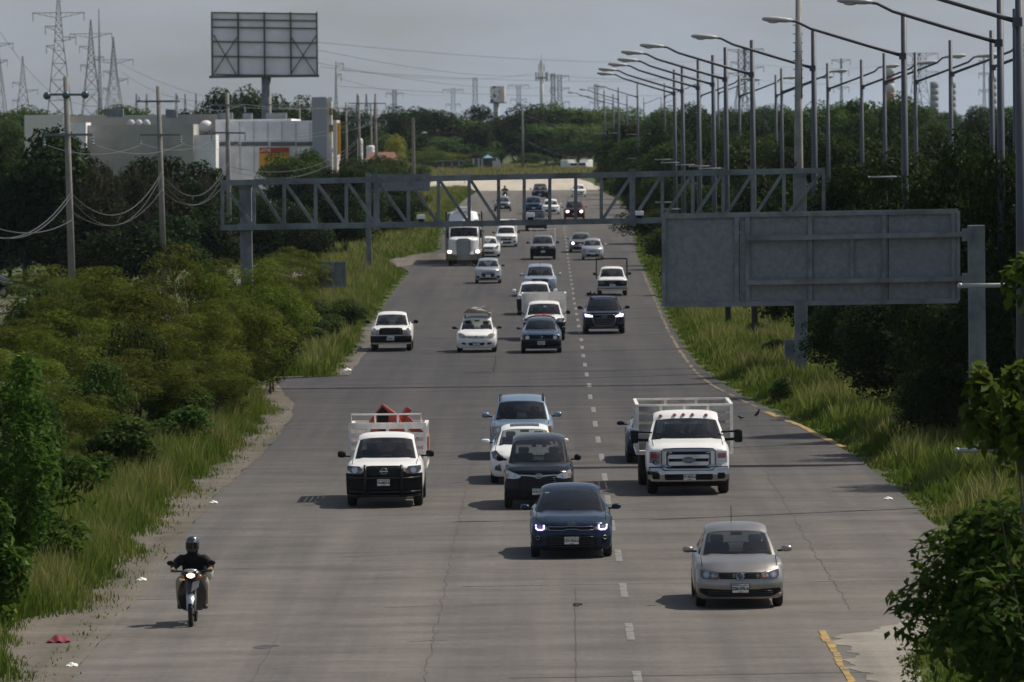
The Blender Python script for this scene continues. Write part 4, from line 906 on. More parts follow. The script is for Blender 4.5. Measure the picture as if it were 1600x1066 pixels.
c.lamp_pair([(.44, .66), (.52, .58), (.66, .62), (.70, .76), (.62, .82), (.5, .76)], LENS_Y, [(.57, .70, .05)]); c.patch('grille', BLACK, sym([(.26, .60), (.3, .65)]), .012, .03); c.patch('lower_intake', BLACK, sym([(.42, .28), (.46, .38), (.4, .44)]), .012, .03); c.plate('', 0, .47, .04)

# dark pickup behind the gantry, far group
c = pickup('pickup_truck', 'dark navy pickup just below the middle gantry lamp', P_NAVY, 837.5, 361, W=1.83, H=1.72, L=5.1); pickup_front(c, True, False, ''); 
c = Car('minivan', 'maroon people carrier with both headlights on', 'minivan', P_MAROON, 897.5, 343, W=1.92, H=1.72, L=4.8, zh=.90, base=.72, wtop=(1.75, 1.58), wr=.62, cowl=(.85, 1.10), rear=(4.2, 1.58), rbase=(4.6, 1.1), wb=2.9, fo=.9, r=.33)
c.lamp_pair([(.46, .66), (.78, .68), (.84, .80), (.5, .80)], LENS, [], on=(circ(.62, .73, .13, .10), WARM)); c.patch('grille', BLACK, sym([(.40, .60), (.44, .76)]), .012, .03); c.patch('lower_intake', BLACK, sym([(.5, .3), (.54, .44)]), .012, .03); c.plate('', 0, .5, .04)
for sg in (-1, 1): m = MB(); P = [c.roof(sg*.93, v) for v in (.04, .1, .5, .9, .95)]; m.tube([(p[0], p[1], p[2]+(.0 if k in (0, 4) else .06)) for k, p in enumerate(P)], .02, 6); m.build('roof_rail', BLACK, c.root)
c = Car('offroad_car', 'teal blue off-roader, far off in the middle lane', 'car', P_TEAL, 834, 334.5, W=1.80, H=1.72, L=4.5, zh=.98, base=.70, wtop=(1.85, 1.58), wr=.60, cowl=(1.15, 1.14), rear=(3.9, 1.6), rbase=(4.3, 1.1), r=.35, gc=.26, sweep=.15)
c.lamp_pair([(.5, .78), (.8, .78), (.82, .92), (.5, .9)], LENS_D); c.patch('grille', BLACK, sym([(.46, .72), (.47, .92)]), .012, .03); c.patch('lower_bumper', BLACK, sym([(.8, .3), (.84, .58)]), .012, .03); c.plate('', 0, .6, .04)
c = Car('hatchback_car', 'far white hatchback with slanted headlights, beside the teal off-roader', 'car', P_WHITE, 860.5, 335.5, W=1.70, H=1.48, L=4.0, zh=.80, base=.64, sweep=.35)
c.lamp_pair([(.46, .64), (.72, .64), (.80, .82), (.70, .82), (.5, .72)], LENS, [(.62, .71, .05)]); c.patch('grille', BLACK, sym([(.3, .62), (.4, .68)]), .012, .03); c.patch('lower_intake', BLACK, sym([(.46, .28), (.56, .40), (.48, .48)]), .012, .03); c.plate('', 0, .5, .04)
c = pickup('pickup_truck', 'dark grey pickup, furthest vehicle of the middle lane', paint('charcoal', (.05, .055, .065), .3), 844, 312, W=1.9, H=1.8, L=5.3, mcol=BLACK, wtop=(2.1, 1.68)); pickup_front(c, True, False, '')
c = Car('saloon_car', 'dark grey car in the far left lane, seen through the gantry truss', 'car', P_GREY, 785.5, 330, W=1.74, H=1.52, L=4.2, zh=.84, base=.66, sweep=.3)
c.lamp_pair([(.46, .66), (.72, .66), (.80, .82), (.5, .76)], LENS, [(.62, .73, .06)]); c.patch('grille', BLACK, sym([(.4, .60), (.44, .72)]), .012, .03); c.patch('lower_bumper', BLACK, sym([(.76, .22), (.80, .44), (.5, .52)]), .012, .03); c.plate('', 0, .45, .04)
c = Car('hatchback_car', 'white car nearest to the far bend, right lane', 'car', P_WHITE, 904, 308, W=1.72, H=1.48, L=4.2, zh=.80, base=.65, sweep=.35)
c.lamp_pair([(.46, .62), (.72, .62), (.80, .80), (.5, .72)], LENS_D, [(.62, .69, .05)]); c.patch('grille', BLACK, sym([(.5, .46), (.56, .58), (.44, .62)]), .012, .03); c.patch('lower_intake', BLACK, sym([(.4, .26), (.5, .36)]), .012, .03); c.plate('', 0, .5, .04)
# car on the side road at the left edge
c = Car('saloon_car', 'dark car half hidden by bushes on the side road at the left edge', 'car', P_BLACK, 38, 464, W=1.75, H=1.46, L=4.5, rx=R(58))

# ---- white lorry with long nose
NS = [(.3, .1), (.5, .0), (.8, .0), (.9, .12), (1.9, .18), (2.2, .3)]
c = Car('semi_truck', 'white long-nosed lorry with a tall sleeper roof and lit headlights, left lane', 'truck', P_WHITE, 725, 415.5, W=2.10, H=2.72, L=4.6, zh=1.78, base=.92, wtop=(2.45, 2.62), wr=.90, cowl=(1.9, 2.02), rear=(4.3, 2.66), rbase=(4.4, 1.7), pick=True, r=.50, tw=.30, wb=5.6, fo=.95, gc=.5, sweep=.5, nose=NS, mirror=(.26, .16, .5, 2.35), mcol=CHROME, crown=.03, belt=1.02)
c.axr = 6.5; chassis(c, 3.5, 8.0)
c.patch('grille', ALLOY, sym([(.44, .86), (.47, .95), (.47, 1.72), (.38, 1.80), (.2, 1.83)]), .05, .06)
for x in np.linspace(-.40, .40, 9): c.line('grille_bar', mat('grille_dark', (.06, .06, .06), .5), [(x, .92), (x, 1.76)], .012, .055)  # dark upright bars over the alloy grille
for z in np.linspace(.98, 1.7, 7): c.line('grille_bar', CHROME, [(-.43, z), (.43, z)], .011, .058)
c.line('grille_frame', CHROME, sym([(.45, .86), (.48, .95), (.48, 1.72), (.38, 1.82), (.2, 1.85)]), .04, .05, closed=True)
m = MB(); m.grid(lambda u, v: ((u*2-1)*1.22, -.12+.25*abs(u*2-1)**3, .42+.38*v), 16, 3); m.grid(lambda u, v: ((u*2-1)*1.22, .02+.25*abs(u*2-1)**3, .42+.38*v), 16, 3); m.build('front_bumper', CHROME, c.root)
for sg in (-1, 1):
    m = MB(); m.box(0, 0, 0, .44, .3, .22); o = m.build('headlight', CHROME, c.root, bevel=.03); o.location = (sg*.98, .38, .98)
    m = MB(); m.ball((-sg*.02, -.15, 0), .15, .04, .10); m.build('lit_lamp', WARM, o); m = MB(); m.box(sg*.20, -.1, 0, .07, .14, .15); m.build('indicator', AMBER, o)
    m = MB(); m.grid(lambda u, v: (sg*(.72+.50*u), .45+.25*u*u+1.4*v, .55+.62*math.sin(math.pi*min(1, .25+v*.75))*(1-.12*u)), 6, 10); m.build('fender', P_WHITE, c.root, smooth=True)
    m = MB(); m.tube([(sg*1.20, 3.1, 1.0), (sg*1.20, 3.1, 3.7)], .08, 8); m.build('exhaust_stack', CHROME, c.root)
    for yy in (5.9, 7.2):
        for xx in (.98, 0.66): c.wheel(sg*xx, yy, .50, .27, sg)
m = MB(); m.bar((0, 2.0, 2.03), (0, 2.44, 2.62), .05, .03); m.build('windscreen_divider', BLACK, c.root)
m = MB(); m.grid(lambda u, v: ((u*2-1)*(1.02-.12*v**3), 2.5+.9*(v**1.3)+.25*abs(u*2-1)**3, 2.66+1.05*v-.10*abs(u*2-1)**4*v), 12, 8)
for sg in (-1, 1): m.grid(lambda u, v: (sg*(1.02-.12*v**3), 2.5+.9*(v**1.3)+.25+u*(4.5-2.75-.9*v**1.3), 2.66+1.05*v-.10*v), 4, 8)
m.grid(lambda u, v: ((u*2-1)*.90, 3.4+.25*abs(u*2-1)**3+v*(1.1-.25*abs(u*2-1)**3), 3.71-.10*abs(u*2-1)**4), 12, 3); m.build('roof_fairing', P_WHITE, c.root, smooth=True)
m = MB(); m.box(0, 4.0, 2.2, 2.06, .9, 2.1); m.build('sleeper', P_WHITE, c.root, bevel=.05)
m = MB(); m.box(0, 3.45, 3.86, 1.0, .8, .26); m.build('roof_unit', P_WHITE, c.root, bevel=.06)
g = c.root.location; tr = empty('cargo_trailer', (g.x, g.y+6.2, g.z), 'dark sided trailer drawn by the white long-nosed lorry', 'trailer')
m = MB(); m.box(0, 6.5, 2.35, 2.5, 12.5, 2.3); m.build('box', mat('trailer_grey', (.10, .105, .11), .6, var=.3), tr)
for yy in (10.2, 11.5):
    for sg in (-1, 1): m = MB(); m.lathe([(.28, -.28), (.46, -.30), (.5, -.2), (.5, .2), (.46, .30), (.28, .28)], axis='x', n=18); o = m.build('wheel', RUBBER, tr); o.location = (sg*.92, yy, .5)
m = MB(); m.box(0, 11, .85, 1.1, 3, .7); m.build('bogie', BLACK, tr)

# ---- far parked lorries under the trees beyond the bend
for (px, py, w_, lb) in [(893, 250, 2.4, 'white parked van under the trees beyond the bend, left of two'), (912, 252, 2.6, 'white parked box van under the trees beyond the bend, right of two')]:
    p = at(px, 263, 1040); e_ = empty('parked_van', (p.x, p.y, zg(p.y)), lb, 'van', 'parked vans beyond the bend', rz=R(20 if px < 900 else -15)); e_.scale = (.75, .75, .75)
    m = MB(); m.box(0, 2.4, 1.55, 2.0, 4.4, 1.9); m.build('box', P_WHITE, e_, bevel=.15); m = MB(); m.box(0, -.6, 1.2, 1.9, 1.7, 1.4); m.build('cab', P_WHITE, e_, bevel=.2)
    m = MB(); m.box(0, -1.25, 1.5, 1.6, .5, .6); m.build('windscreen', GLASS_D, e_)
    for sg in (-1, 1):
        for yy in (-.5, 3.2): m = MB(); m.lathe([(.0, -.1), (.36, -.1), (.36, .1), (.0, .1)], axis='x', n=12); o = m.build('wheel', RUBBER, e_); o.location = (sg*.9, yy, .36)
# ---------------------------------------------------------------- motorcyclists
def motorbike(px, py, label, plabel, lit=True, lite=False):
    g = ground(px, py); root = empty('motorbike', (g.x, g.y, g.z), label, 'motorbike')
    DK = mat('bike_black', (.012, .014, .016), .3, coat=.6); SV = mat('bike_silver', (.45, .46, .48), .3, .7)
    # wheels: front axle y=0, rear y=1.22, r .28
    for y in (0.0, 1.22):
        m = MB(); P = [(0, y+.25*math.cos(t), .28+.25*math.sin(t)) for t in np.linspace(0, 2*math.pi, 25)]; m.tube(P, .042, 8, cap=False); o = m.build('wheel', RUBBER, root, smooth=True)
        r_ = MB(); P = [(0, y+.205*math.cos(t), .28+.205*math.sin(t)) for t in np.linspace(0, 2*math.pi, 21)]; r_.tube(P, .014, 6, cap=False)
        for k in range(6): t = k*math.pi/3; r_.tube([(0, y, .28), (0, y+.2*math.cos(t), .28+.2*math.sin(t))], .008, 4)
        r_.lathe([(.05, -.05), (.05, .05)], (0, y, .28), 'x', 10); r_.build('rim', SV, o)
    m = MB()
    for sg in (-1, 1): m.tube([(sg*.075, 0, .28), (sg*.07, .16, .72)], .018, 8)
    m.build('fork', SV, root, smooth=True)
    m = MB(); m.grid(lambda u, v: ((u*2-1)*.075*(1-.3*abs(v*2-1)), .30*math.cos(R(20+130*v))*1.02, .28+.315*math.sin(R(20+130*v))-.03*(u*2-1)**2), 6, 10); m.build('mudguard', SV, root, smooth=True)
    # leg shield: two wings and a nose panel
    m = MB(); m.grid(lambda u, v: ((u*2-1)*(.17+.09*math.sin(math.pi*v)), .14+.30*(1-v)*.7+.14*abs(u*2-1)**1.5, .26+.56*v), 10, 8); m.build('leg_shield', DK, root, smooth=True)
    m = MB(); m.grid(lambda u, v: ((u*2-1)*(.10+.02*v), .06+.10*v+.05*(u*2-1)**2, .56+.28*v), 6, 6); m.build('nose_panel', DK, root, smooth=True)
    m = MB(); m.add([(.0, .05, .62), (.13, .13, .70), (.15, .14, .82), (.03, .06, .80)], [(0, 1, 2, 3)]); m.build('nose_stripe', SV, root)
    m = MB(); m.ball((0, .12, .93), .19, .16, .105, 14, 8); o = m.build('handlebar_cowl', DK, root, smooth=True)
    m = MB(); m.ball((0, .0, .925), .085, .05, .05, 14, 8); m.build('headlight', mat('bike_headlight', (.8, .75, .6), .2, emit=(1, .84, .52), es=3.0) if lit else LENS, root, smooth=True)
    for sg in (-1, 1): m = MB(); m.ball((sg*.15, .05, .90), .055, .05, .04, 10, 6); m.build('indicator', AMBER, root, smooth=True)
    m = MB(); m.ball((0, .02, 1.01), .13, .08, .035, 10, 6); m.build('small_windshield', SV, root, smooth=True)
    m = MB(); m.tube([(-.36, .27, .99), (-.2, .2, .985), (0, .17, .96), (.2, .2, .985), (.36, .27, .99)], .016, 8); m.build('handlebar', BLACK, root, smooth=True)
    for sg in (-1, 1):
        m = MB(); m.tube([(sg*.25, .2, .99), (sg*.34, .16, 1.10)], .008, 6); m.ball((sg*.37, .15, 1.14), .072, .022, .048, 12, 8); m.build('mirror', BLACK, root, smooth=True)
    m = MB(); m.bar((0, .35, .36), (0, 1.0, .46), .16, .22); m.bar((0, .7, .45), (0, 1.45, .72), .18, .14); m.build('frame', DK, root, bevel=.03)
    m = MB(); m.box(0, 1.0, .80, .26, .80, .09); m.build('seat', BLACK, root, bevel=.035)
    m = MB(); m.tube([(.15, .5, .33), (.17, 1.0, .34), (.18, 1.5, .44)], .045, 8); m.build('exhaust', SV, root)
    m = MB(); m.tube([(-.26, .55, .29), (.26, .55, .29)], .016, 6); m.build('footrest', BLACK, root)
    m = MB(); m.ball((.27, .95, .93), .09, .2, .17, 10, 8); o = m.build('shopping_bag', mat('pale_bag', (.45, .50, .46), .6), None, smooth=True); o.location = g; tag(o, 'pale bag hanging beside the ' + ('near' if lit else 'far') + ' motorcyclist', 'bag')
    # rider: pelvis, spine, neck, arms to the grips, thighs forward, shins down to the footrests
    v = [(0, .88, .86), (0, .86, 1.01), (0, .78, 1.16), (0, .71, 1.265), (0, .69, 1.34), (0, .67, 1.41)]
    e = [(0, 1), (1, 2), (2, 3), (3, 4), (4, 5)]; r = [(.17, .13), (.175, .125), (.185, .13), (.10, .09), (.06, .06), (.06, .065)]
    for sg in (-1, 1):
        b = len(v); v += [(sg*.205, .72, 1.185), (sg*.325, .58, 1.07), (sg*.34, .38, 1.01), (sg*.335, .275, 1.00)]; e += [(2, b), (b, b+1), (b+1, b+2), (b+2, b+3)]; r += [.105, .082, .056, .044]
        b = len(v); v += [(sg*.12, .78, .83), (sg*.23, .42, .80), (sg*.235, .50, .50), (sg*.235, .56, .345), (sg*.245, .44, .305)]; e += [(0, b), (b, b+1), (b+1, b+2), (b+2, b+3), (b+3, b+4)]; r += [.105, .085, .064, .05, .042]
    me = skin_mesh('person', v, e, r)
    JK = mat('black_jacket', (.005, .006, .006), .7, bump=.5, vs_=7, spec=.2); TR = mat('tan_trousers', (.36, .30, .20), .85, var=.2); SH = mat('shoe', (.10, .08, .06), .7)
    for mm in (JK, TR, SKIN, SH): me.materials.append(mm)
    for p in me.polygons:
        c_ = p.center; k = 0
        if c_.z < .89: k = 1
        if c_.z < .37: k = 3
        if c_.y < .33 and c_.z > .9: k = 2
        if c_.z > 1.33: k = 2
        p.material_index = k
    pr = link('person', me); pr.location = g; tag(pr, plabel, 'person')
    # fingers closed round the grips
    for sg in (-1, 1):
        m = MB()
        for k in range(4):
            x = sg*(.305+.021*k); m.tube([(x, .285, 1.025), (x, .235, 1.022), (x, .222, .995), (x, .245, .972), (x, .275, .975)], [.011, .0115, .011, .010, .008], 6)
        m.tube([(sg*.295, .30, 1.01), (sg*.285, .27, .985), (sg*.29, .245, .97)], [.013, .012, .009], 6); m.build('fingers', SKIN, pr, smooth=True)
    hm = MB(); hm.lathe([(.001, .165), (.05, .16), (.09, .14), (.12, .10), (.135, .045), (.138, -.01), (.132, -.07), (.118, -.125), (.10, -.14)], (0, .65, 1.44), 'z', 22, sx=.93, sy=1.08)
    h = hm.build('helmet', mat('helmet_grey', (.06, .065, .075), .25, .4, coat=1), pr, smooth=True)
    vz = MB(); vz.grid(lambda u, w: (.131*.95*math.sin((u-.5)*2.5), .65-.153*math.cos((u-.5)*2.5), 1.37+.11*w), 14, 4); vz.build('visor', mat('visor_black', (.008, .008, .01), .08, coat=1), h, smooth=True)
    st = MB(); st.grid(lambda u, w: (.06*(u-.3)+.03, .65-.135*math.cos((u-.5)*.8)*(1-.55*w*w)-.004, 1.49+.085*w), 5, 4); st.build('helmet_stripe', SV, h, smooth=True)
    return root
motorbike(299, 979, 'small black and silver motorbike with a lit headlamp, near the left road edge', 'motorcyclist in a black jacket, tan trousers and grey full-face helmet, near the left edge')
motorbike(789, 312, 'distant motorbike behind the dark grey car in the left lane', 'distant dark motorcyclist behind the dark grey car in the left lane', lit=False)
# ---------------------------------------------------------------- gantry over the road
ORD = ['first', 'second', 'third', 'fourth', 'fifth', 'sixth', 'seventh', 'eighth', 'ninth', 'tenth', 'eleventh', 'twelfth', 'thirteenth', 'fourteenth', 'fifteenth', 'sixteenth', 'seventeenth']
GD = FPX/43.5
def gp(px, py, d=GD): return at(px, py, d)
def chord(a, b, x): return a[1]+(b[1]-a[1])*(x-a[0])/(b[0]-a[0])
TA, TB, BA, BB = (347, 286), (1287, 266.5), (347, 356), (1287, 340)
gx = (gp(383, 300).x+gp(1250, 300).x)/2
gan = empty('gantry', (gx, GD, zg(GD)), 'grey steel truss gantry spanning the whole highway on two square posts', 'gantry')
def sub(o, root):      # parent o keeping world coordinates written in its mesh
    o.parent = root; o.location = (-root.location.x, -root.location.y, -root.location.z); return o
def T(x): return gp(x, chord(TA, TB, x))
def B(x): return gp(x, chord(BA, BB, x))
m = MB(); m.bar(T(345), T(1289), .17, .20); sub(m.build('top_chord', GALV, None), gan)
m = MB(); m.bar(B(345), B(1289), .17, .20); sub(m.build('bottom_chord', GALV, None), gan)
vx = [347.5, 397, 444, 493, 541, 588, 638, 685, 733, 779, 819, 859, 899.5, 939.5, 988, 1035, 1082.5, 1130, 1177, 1225, 1287]
for x in vx:
    a, b = T(x), B(x); w = .20 if x in (588, 988) else .12
    m = MB(); m.bar((a.x, a.y, a.z-.08), (b.x, b.y, b.z+.08), w, w); sub(m.build('upright', GALV, None), gan)
    if x in (588, 988): m = MB(); m.box(a.x, a.y, a.z+.02, .24, .26, .36); m.box(b.x, b.y, b.z, .24, .26, .34); sub(m.build('flange', GALV, None), gan)
for i in range(len(vx)-1):
    x0, x1 = vx[i], vx[i+1]
    if 779 <= x0 < 939: continue
    a, b = (T(x0), B(x1)) if x0 < 800 else (B(x0), T(x1))
    m = MB(); m.bar((a.x, a.y+.004, a.z), (b.x, b.y+.004, b.z), .11, .11); sub(m.build('diagonal', GALV, None), gan)
for px, w in ((383, .42), (1250, .45)):
    t = T(px); m = MB(); m.box(t.x, t.y+.32, (t.z+.05+zg(GD))/2, w, .42, t.z+.05-zg(GD)); sub(m.build('post', GALV, None, bevel=.02), gan)
    m = MB(); m.box(t.x, t.y+.32, zg(GD)+.03, w+.4, w+.4, .1); sub(m.build('base_plate', GALV, None), gan)
    for z in (T(px).z-.05, B(px).z): m = MB(); m.box(t.x, t.y+.08, z, .5, .12, .28); sub(m.build('bracket', GALV, None), gan)
for px, lb in ((658, 'left'), (829, 'middle'), (999, 'right')):
    b = B(px); e_ = empty('lamp', (b.x, b.y-.02, b.z+.1), 'small white box lamp on the lower chord of the gantry, the %s one of three' % lb, 'lamp', 'white box lamps on the gantry')
    m = MB(); m.box(0, -.05, .17, .30, .26, .16); m.build('housing', mat('white_box', (.85, .86, .86), .4), e_, bevel=.02)
    m = MB(); m.box(0, -.05, .045, .2, .12, .09); m.build('bracket', BLACK, e_)
def bird(loc, label, pose=0.0, s=1.0, rz=0.0):
    e_ = empty('bird', loc, label, 'bird', None, rz=rz)
    DKB = mat('black_feathers', (.012, .012, .014), .6)
    pts = [(0, .17, .10), (0, .08, .135), (0, -.02, .17+.06*pose), (0, -.08, .22+.12*pose), (0, -.10, .26+.15*pose)]
    m = MB(); m.tube([tuple(c*s for c in p) for p in pts], [.012*s, .05*s, .075*s, .05*s, .035*s], 10); m.ball((0, -.11*s, (.275+.16*pose)*s), .042*s, .05*s, .042*s); m.build('body', DKB, e_, smooth=True)
    m = MB(); m.tube([(0, -.15*s, (.275+.16*pose)*s), (0, -.21*s, (.265+.16*pose)*s)], [.016*s, .003*s], 6); m.build('beak', DKB, e_)
    m = MB(); m.add([(-.03*s, .12*s, .12*s), (.03*s, .12*s, .12*s), (.05*s, .36*s, .08*s), (-.05*s, .36*s, .08*s)], [(0, 1, 2, 3)]); m.add([(-.03*s, .12*s, .105*s), (.03*s, .12*s, .105*s), (.05*s, .36*s, .07*s), (-.05*s, .36*s, .07*s)], [(3, 2, 1, 0)]); m.build('tail', DKB, e_)
    for sg in (-1, 1): m = MB(); m.tube([(sg*.03*s, .0, .12*s), (sg*.03*s, .01, 0)], .007*s, 5); m.build('leg', DKB, e_)
b = T(1242); bird((b.x, b.y, b.z+.10), 'black bird perched on the top chord of the gantry by the right post', .3, .7, .8)
g = ground(1183, 653); bird(g, 'black bird standing upright on the road near the yellow line', .9, .62, 1.2)
g = ground(1157.5, 656.5); bird(g, 'black bird bending low on the road behind the white stake truck', -.45, .62, -1.4)

# ---------------------------------------------------------------- big sign seen from behind
SD_ = FPX/58.0
sb = ground(1526, 716); root = empty('road_sign', (at(1526, 600, SD_).x, SD_, zg(SD_)), 'back of a big grey road sign on a cantilever post at the right', 'road sign')
def spx(x, y, dy=0.0): p = at(x, y, SD_); return Vector((p.x, SD_+dy, p.z))
A, Bq, C_, D_ = spx(1037, 338), spx(1497, 330), spx(1497, 470), spx(1037, 477)
SIGNB = mat('sign_back_aluminium', (.19, .21, .225), .6, .2, var=.2, vs_=7)
xs = [1037, 1155, 1270, 1388, 1497]
def sy(x, t): return 338-8*(x-1037)/460 + t*(139+1*(x-1037)/460)
for i in range(4):
    x0, x1 = xs[i]+.6, xs[i+1]-.6
    q = [spx(x0, sy(x0, 0), .02), spx(x1, sy(x1, 0), .02), spx(x1, sy(x1, 1), .02), spx(x0, sy(x0, 1), .02)]
    m = MB(); m.add([tuple(p) for p in q]+[(p.x, p.y+.015, p.z) for p in q], [(0, 1, 2, 3), (7, 6, 5, 4), (0, 4, 5, 1), (1, 5, 6, 2), (2, 6, 7, 3), (3, 7, 4, 0)]); sub(m.build('panel', SIGNB, None), root)
for (p, q) in ((A, Bq), (Bq, C_), (C_, D_), (D_, A)):
    m = MB(); m.bar((p.x, p.y-.03, p.z), (q.x, q.y-.03, q.z), .10, .13); sub(m.build('frame', GALV, None), root)
for x in (1151, 1168, 1266, 1381, 1490): m = MB(); m.bar(spx(x, sy(x, 0.02), -.02), spx(x, sy(x, .98), -.02), .12, .09); sub(m.build('stiffener', GALV, None), root)
m = MB(); m.bar(spx(1331, sy(1331, .28), -.02), spx(1331, sy(1331, .72), -.02), .10, .08); sub(m.build('stiffener', GALV, None), root)
for t in (.265, .76): m = MB(); m.bar(spx(1167, sy(1167, t), -.14), spx(1520, sy(1520, t)-1, -.14), .16, .13); sub(m.build('arm', GALV, None), root)
pt = spx(1525, 352); m = MB(); m.box(pt.x, SD_-.02, pt.z/2, .44, .34, pt.z); sub(m.build('post', GALV, None, bevel=.02), root)
m = MB(); m.box(pt.x, SD_-.02, .02, .8, .8, .1); sub(m.build('base_plate', GALV, None), root)
for t in (.265, .76): q = spx(1508, sy(1508, t)); m = MB(); m.box(q.x+.05, SD_-.22, q.z, .30, .06, .34); sub(m.build('flange', GALV, None), root)

# ---------------------------------------------------------------- sign behind the gantry on the left, small signs
def sign_board(px0, py0, px1, py1, d, name, label, postpx, posttop, m_=SIGNB, shape=None, pw=.2, dark_edge=False):
    p = at(postpx, 400, d); root = empty(name, (p.x, d, zg(d)), label, 'road sign')
    a, b = at(px0, py0, d), at(px1, py1, d)
    m = MB(); m.box((a.x+b.x)/2, d+.06, (a.z+b.z)/2, b.x-a.x, .04, a.z-b.z) if shape is None else m.lathe([(0, -.02), ((b.x-a.x)/2, -.02), ((b.x-a.x)/2, .02), (0, .02)], ((a.x+b.x)/2, d+.06, (a.z+b.z)/2), 'y', 24)
    sub(m.build('panel', m_, None), root)
    t = at(postpx, posttop, d); m = MB(); m.box(t.x, d-.06, (t.z+zg(d))/2, pw, pw*.8, t.z-zg(d)); sub(m.build('post', GALV, None), root)
    if shape is None:
        for z in (a.z-.05, b.z+.05): m = MB(); m.bar((min(a.x, t.x), d+.0, z), (max(b.x, t.x), d+.0, z), .07, .09); sub(m.build('rail', GALV, None), root)
    if dark_edge:
        for x in (a.x, b.x): m = MB(); m.box(x, d+.03, (a.z+b.z)/2, .2, .08, a.z-b.z); sub(m.build('edge_strip', GALV_D, None), root)
    return root
sign_board(584, 273, 672, 298, 386, 'road_sign', 'back of a long grey road sign standing behind the left part of the gantry', 575, 270, pw=.33)
sign_board(501, 409, 538, 449, 330, 'road_sign', 'back of a small square grey sign with dark edges among the left bushes', 520, 410, dark_edge=True)
sign_board(707, 289.5, 717, 299.5, 826, 'road_sign', 'small round sign on a thin post on the grass island at the bend', 712, 292, shape=1, pw=.06)
sign_board(711, 271, 740, 281, 905, 'road_sign', 'grey sign back near the bend, the wider one of two above the gantry beam', 726, 271, pw=.1)
sign_board(684, 273, 699, 281, 905, 'road_sign', 'grey sign back near the bend, the narrower one of two above the gantry beam', 691, 273, pw=.1)
sign_board(687, 312, 696, 316, 760, 'road_sign', 'small low white board in the grass beside the far road', 691, 312, m_=PLATE, pw=.05)
g = at(1237, 600, GD+6); e_ = empty('cabinet', (g.x, GD+6, 0), 'grey roadside equipment cabinet behind the right gantry post', 'cabinet')
m = MB(); m.box(0, 0, .65, .5, .5, 1.3); m.build('housing', GALV_D, e_, bevel=.02); m = MB(); m.box(0, -.26, .65, .42, .02, 1.1); m.build('door', GALV, e_)

# ---------------------------------------------------------------- street lamps
def lamp(p, side, reach, label, group, rods=(), H=12.85, thick=1.0):
    root = empty('street_lamp', (p.x, p.y, p.z), label, 'street lamp', group)
    m = MB(); m.tube([(0, 0, 0), (0, 0, H)], [.14*thick, .095*thick], 10); m.build('pole', POLE, root, smooth=True)
    m = MB(); m.box(0, 0, .02, .42, .42, .06); m.build('base_plate', POLE, root)
    s = side; za = H-1.45
    m = MB(); m.tube([(0, 0, za), (s*reach*.4, 0, za+.52), (s*reach*.72, 0, za+.95), (s*(reach-.75), 0, za+1.18), (s*(reach-.45), 0, za+1.22)], [.06, .055, .05, .045, .04], 8); m.build('arm', POLE, root, smooth=True)
    m = MB(); m.tube([(s*(reach-.62), 0, za+1.21), (s*(reach-.40), 0, za+1.23), (s*(reach-.1), 0, za+1.27), (s*(reach+.28), 0, za+1.30), (s*(reach+.40), 0, za+1.29)], [.07, .115, .14, .12, .05], 10); m.v = [(x, y*1.25, (z-(za+1.25))*.75+za+1.25) for x, y, z in m.v]
    o = m.build('lamp_head', mat('lamp_head_grey', (.42, .42, .42), .5), root, smooth=True)
    m = MB(); m.ball((s*(reach+.02), 0, za+1.19), .2, .12, .06, 10, 6); m.build('lamp_glass', mat('lamp_glass', (.5, .5, .46), .25), o, smooth=True)
    m = MB(); m.box(s*.05, 0, za, .22, .3, .22); m.build('bracket', POLE, root)
    for z, l, r_ in rods: m = MB(); m.tube([(s*.05, 0, z), (s*l, 0, z)], r_, 8); m.ball((s*l, 0, z), r_*1.35, r_*1.35, r_*1.35, 8, 6); m.build('banner_rod', mat('bright_rod', (.34, .35, .36), .5, .3), root, smooth=True)
rowA = [(1412, 20), (1271, 48), (1175, 63), (1133.6, 74), (1114, 86), (1091, 94), (1066, 102), (1053.5, 109), (996, 131), (979.6, 149), (966, 137), (958, 147), (944, 142)]
pA = []
for d, x, rods in ((FPX/66, 1597, ((5.18, 1.45, .055), (1.28, 1.55, .055))), (FPX/54, 1567, ((8.75-3.3, 1.15, .04), (8.7-5.95, 1.25, .035)))):
    p = at(x, 600, d); pA.append((Vector((p.x, d, zg(d))), rods))
for q in rowA: pA.append((by_top(*q, 12.85), ((4.8, 1.2, .03), (7.4, 1.2, .03))))
pA.sort(key=lambda a: a[0].y)
for i, (p, rods) in enumerate(pA):
    lamp(p, -1, 4.3, 'grey street lamp with a long arm reaching left, the %s nearest of the roadside row' % ORD[i], 'street lamps with arms reaching left', rods)
rowB = [(1586, 14), (1549, 48), (1485, 63), (1430, 82), (1381.5, 83), (1346, 93), (1293, 99), (1221, 107), (1212, 117), (1155, 118), (1122, 122), (1093, 120), (1038, 130), (1005.8, 152), (1032.7, 154)]
pB = sorted([by_top(*q, 12.85) for q in rowB], key=lambda a: a.y)
for i, p in enumerate(pB): lamp(p, 1, 3.6, 'grey street lamp with its arm reaching right, %s nearest of the row among trees' % ORD[i], 'street lamps with arms reaching right', thick=.9)

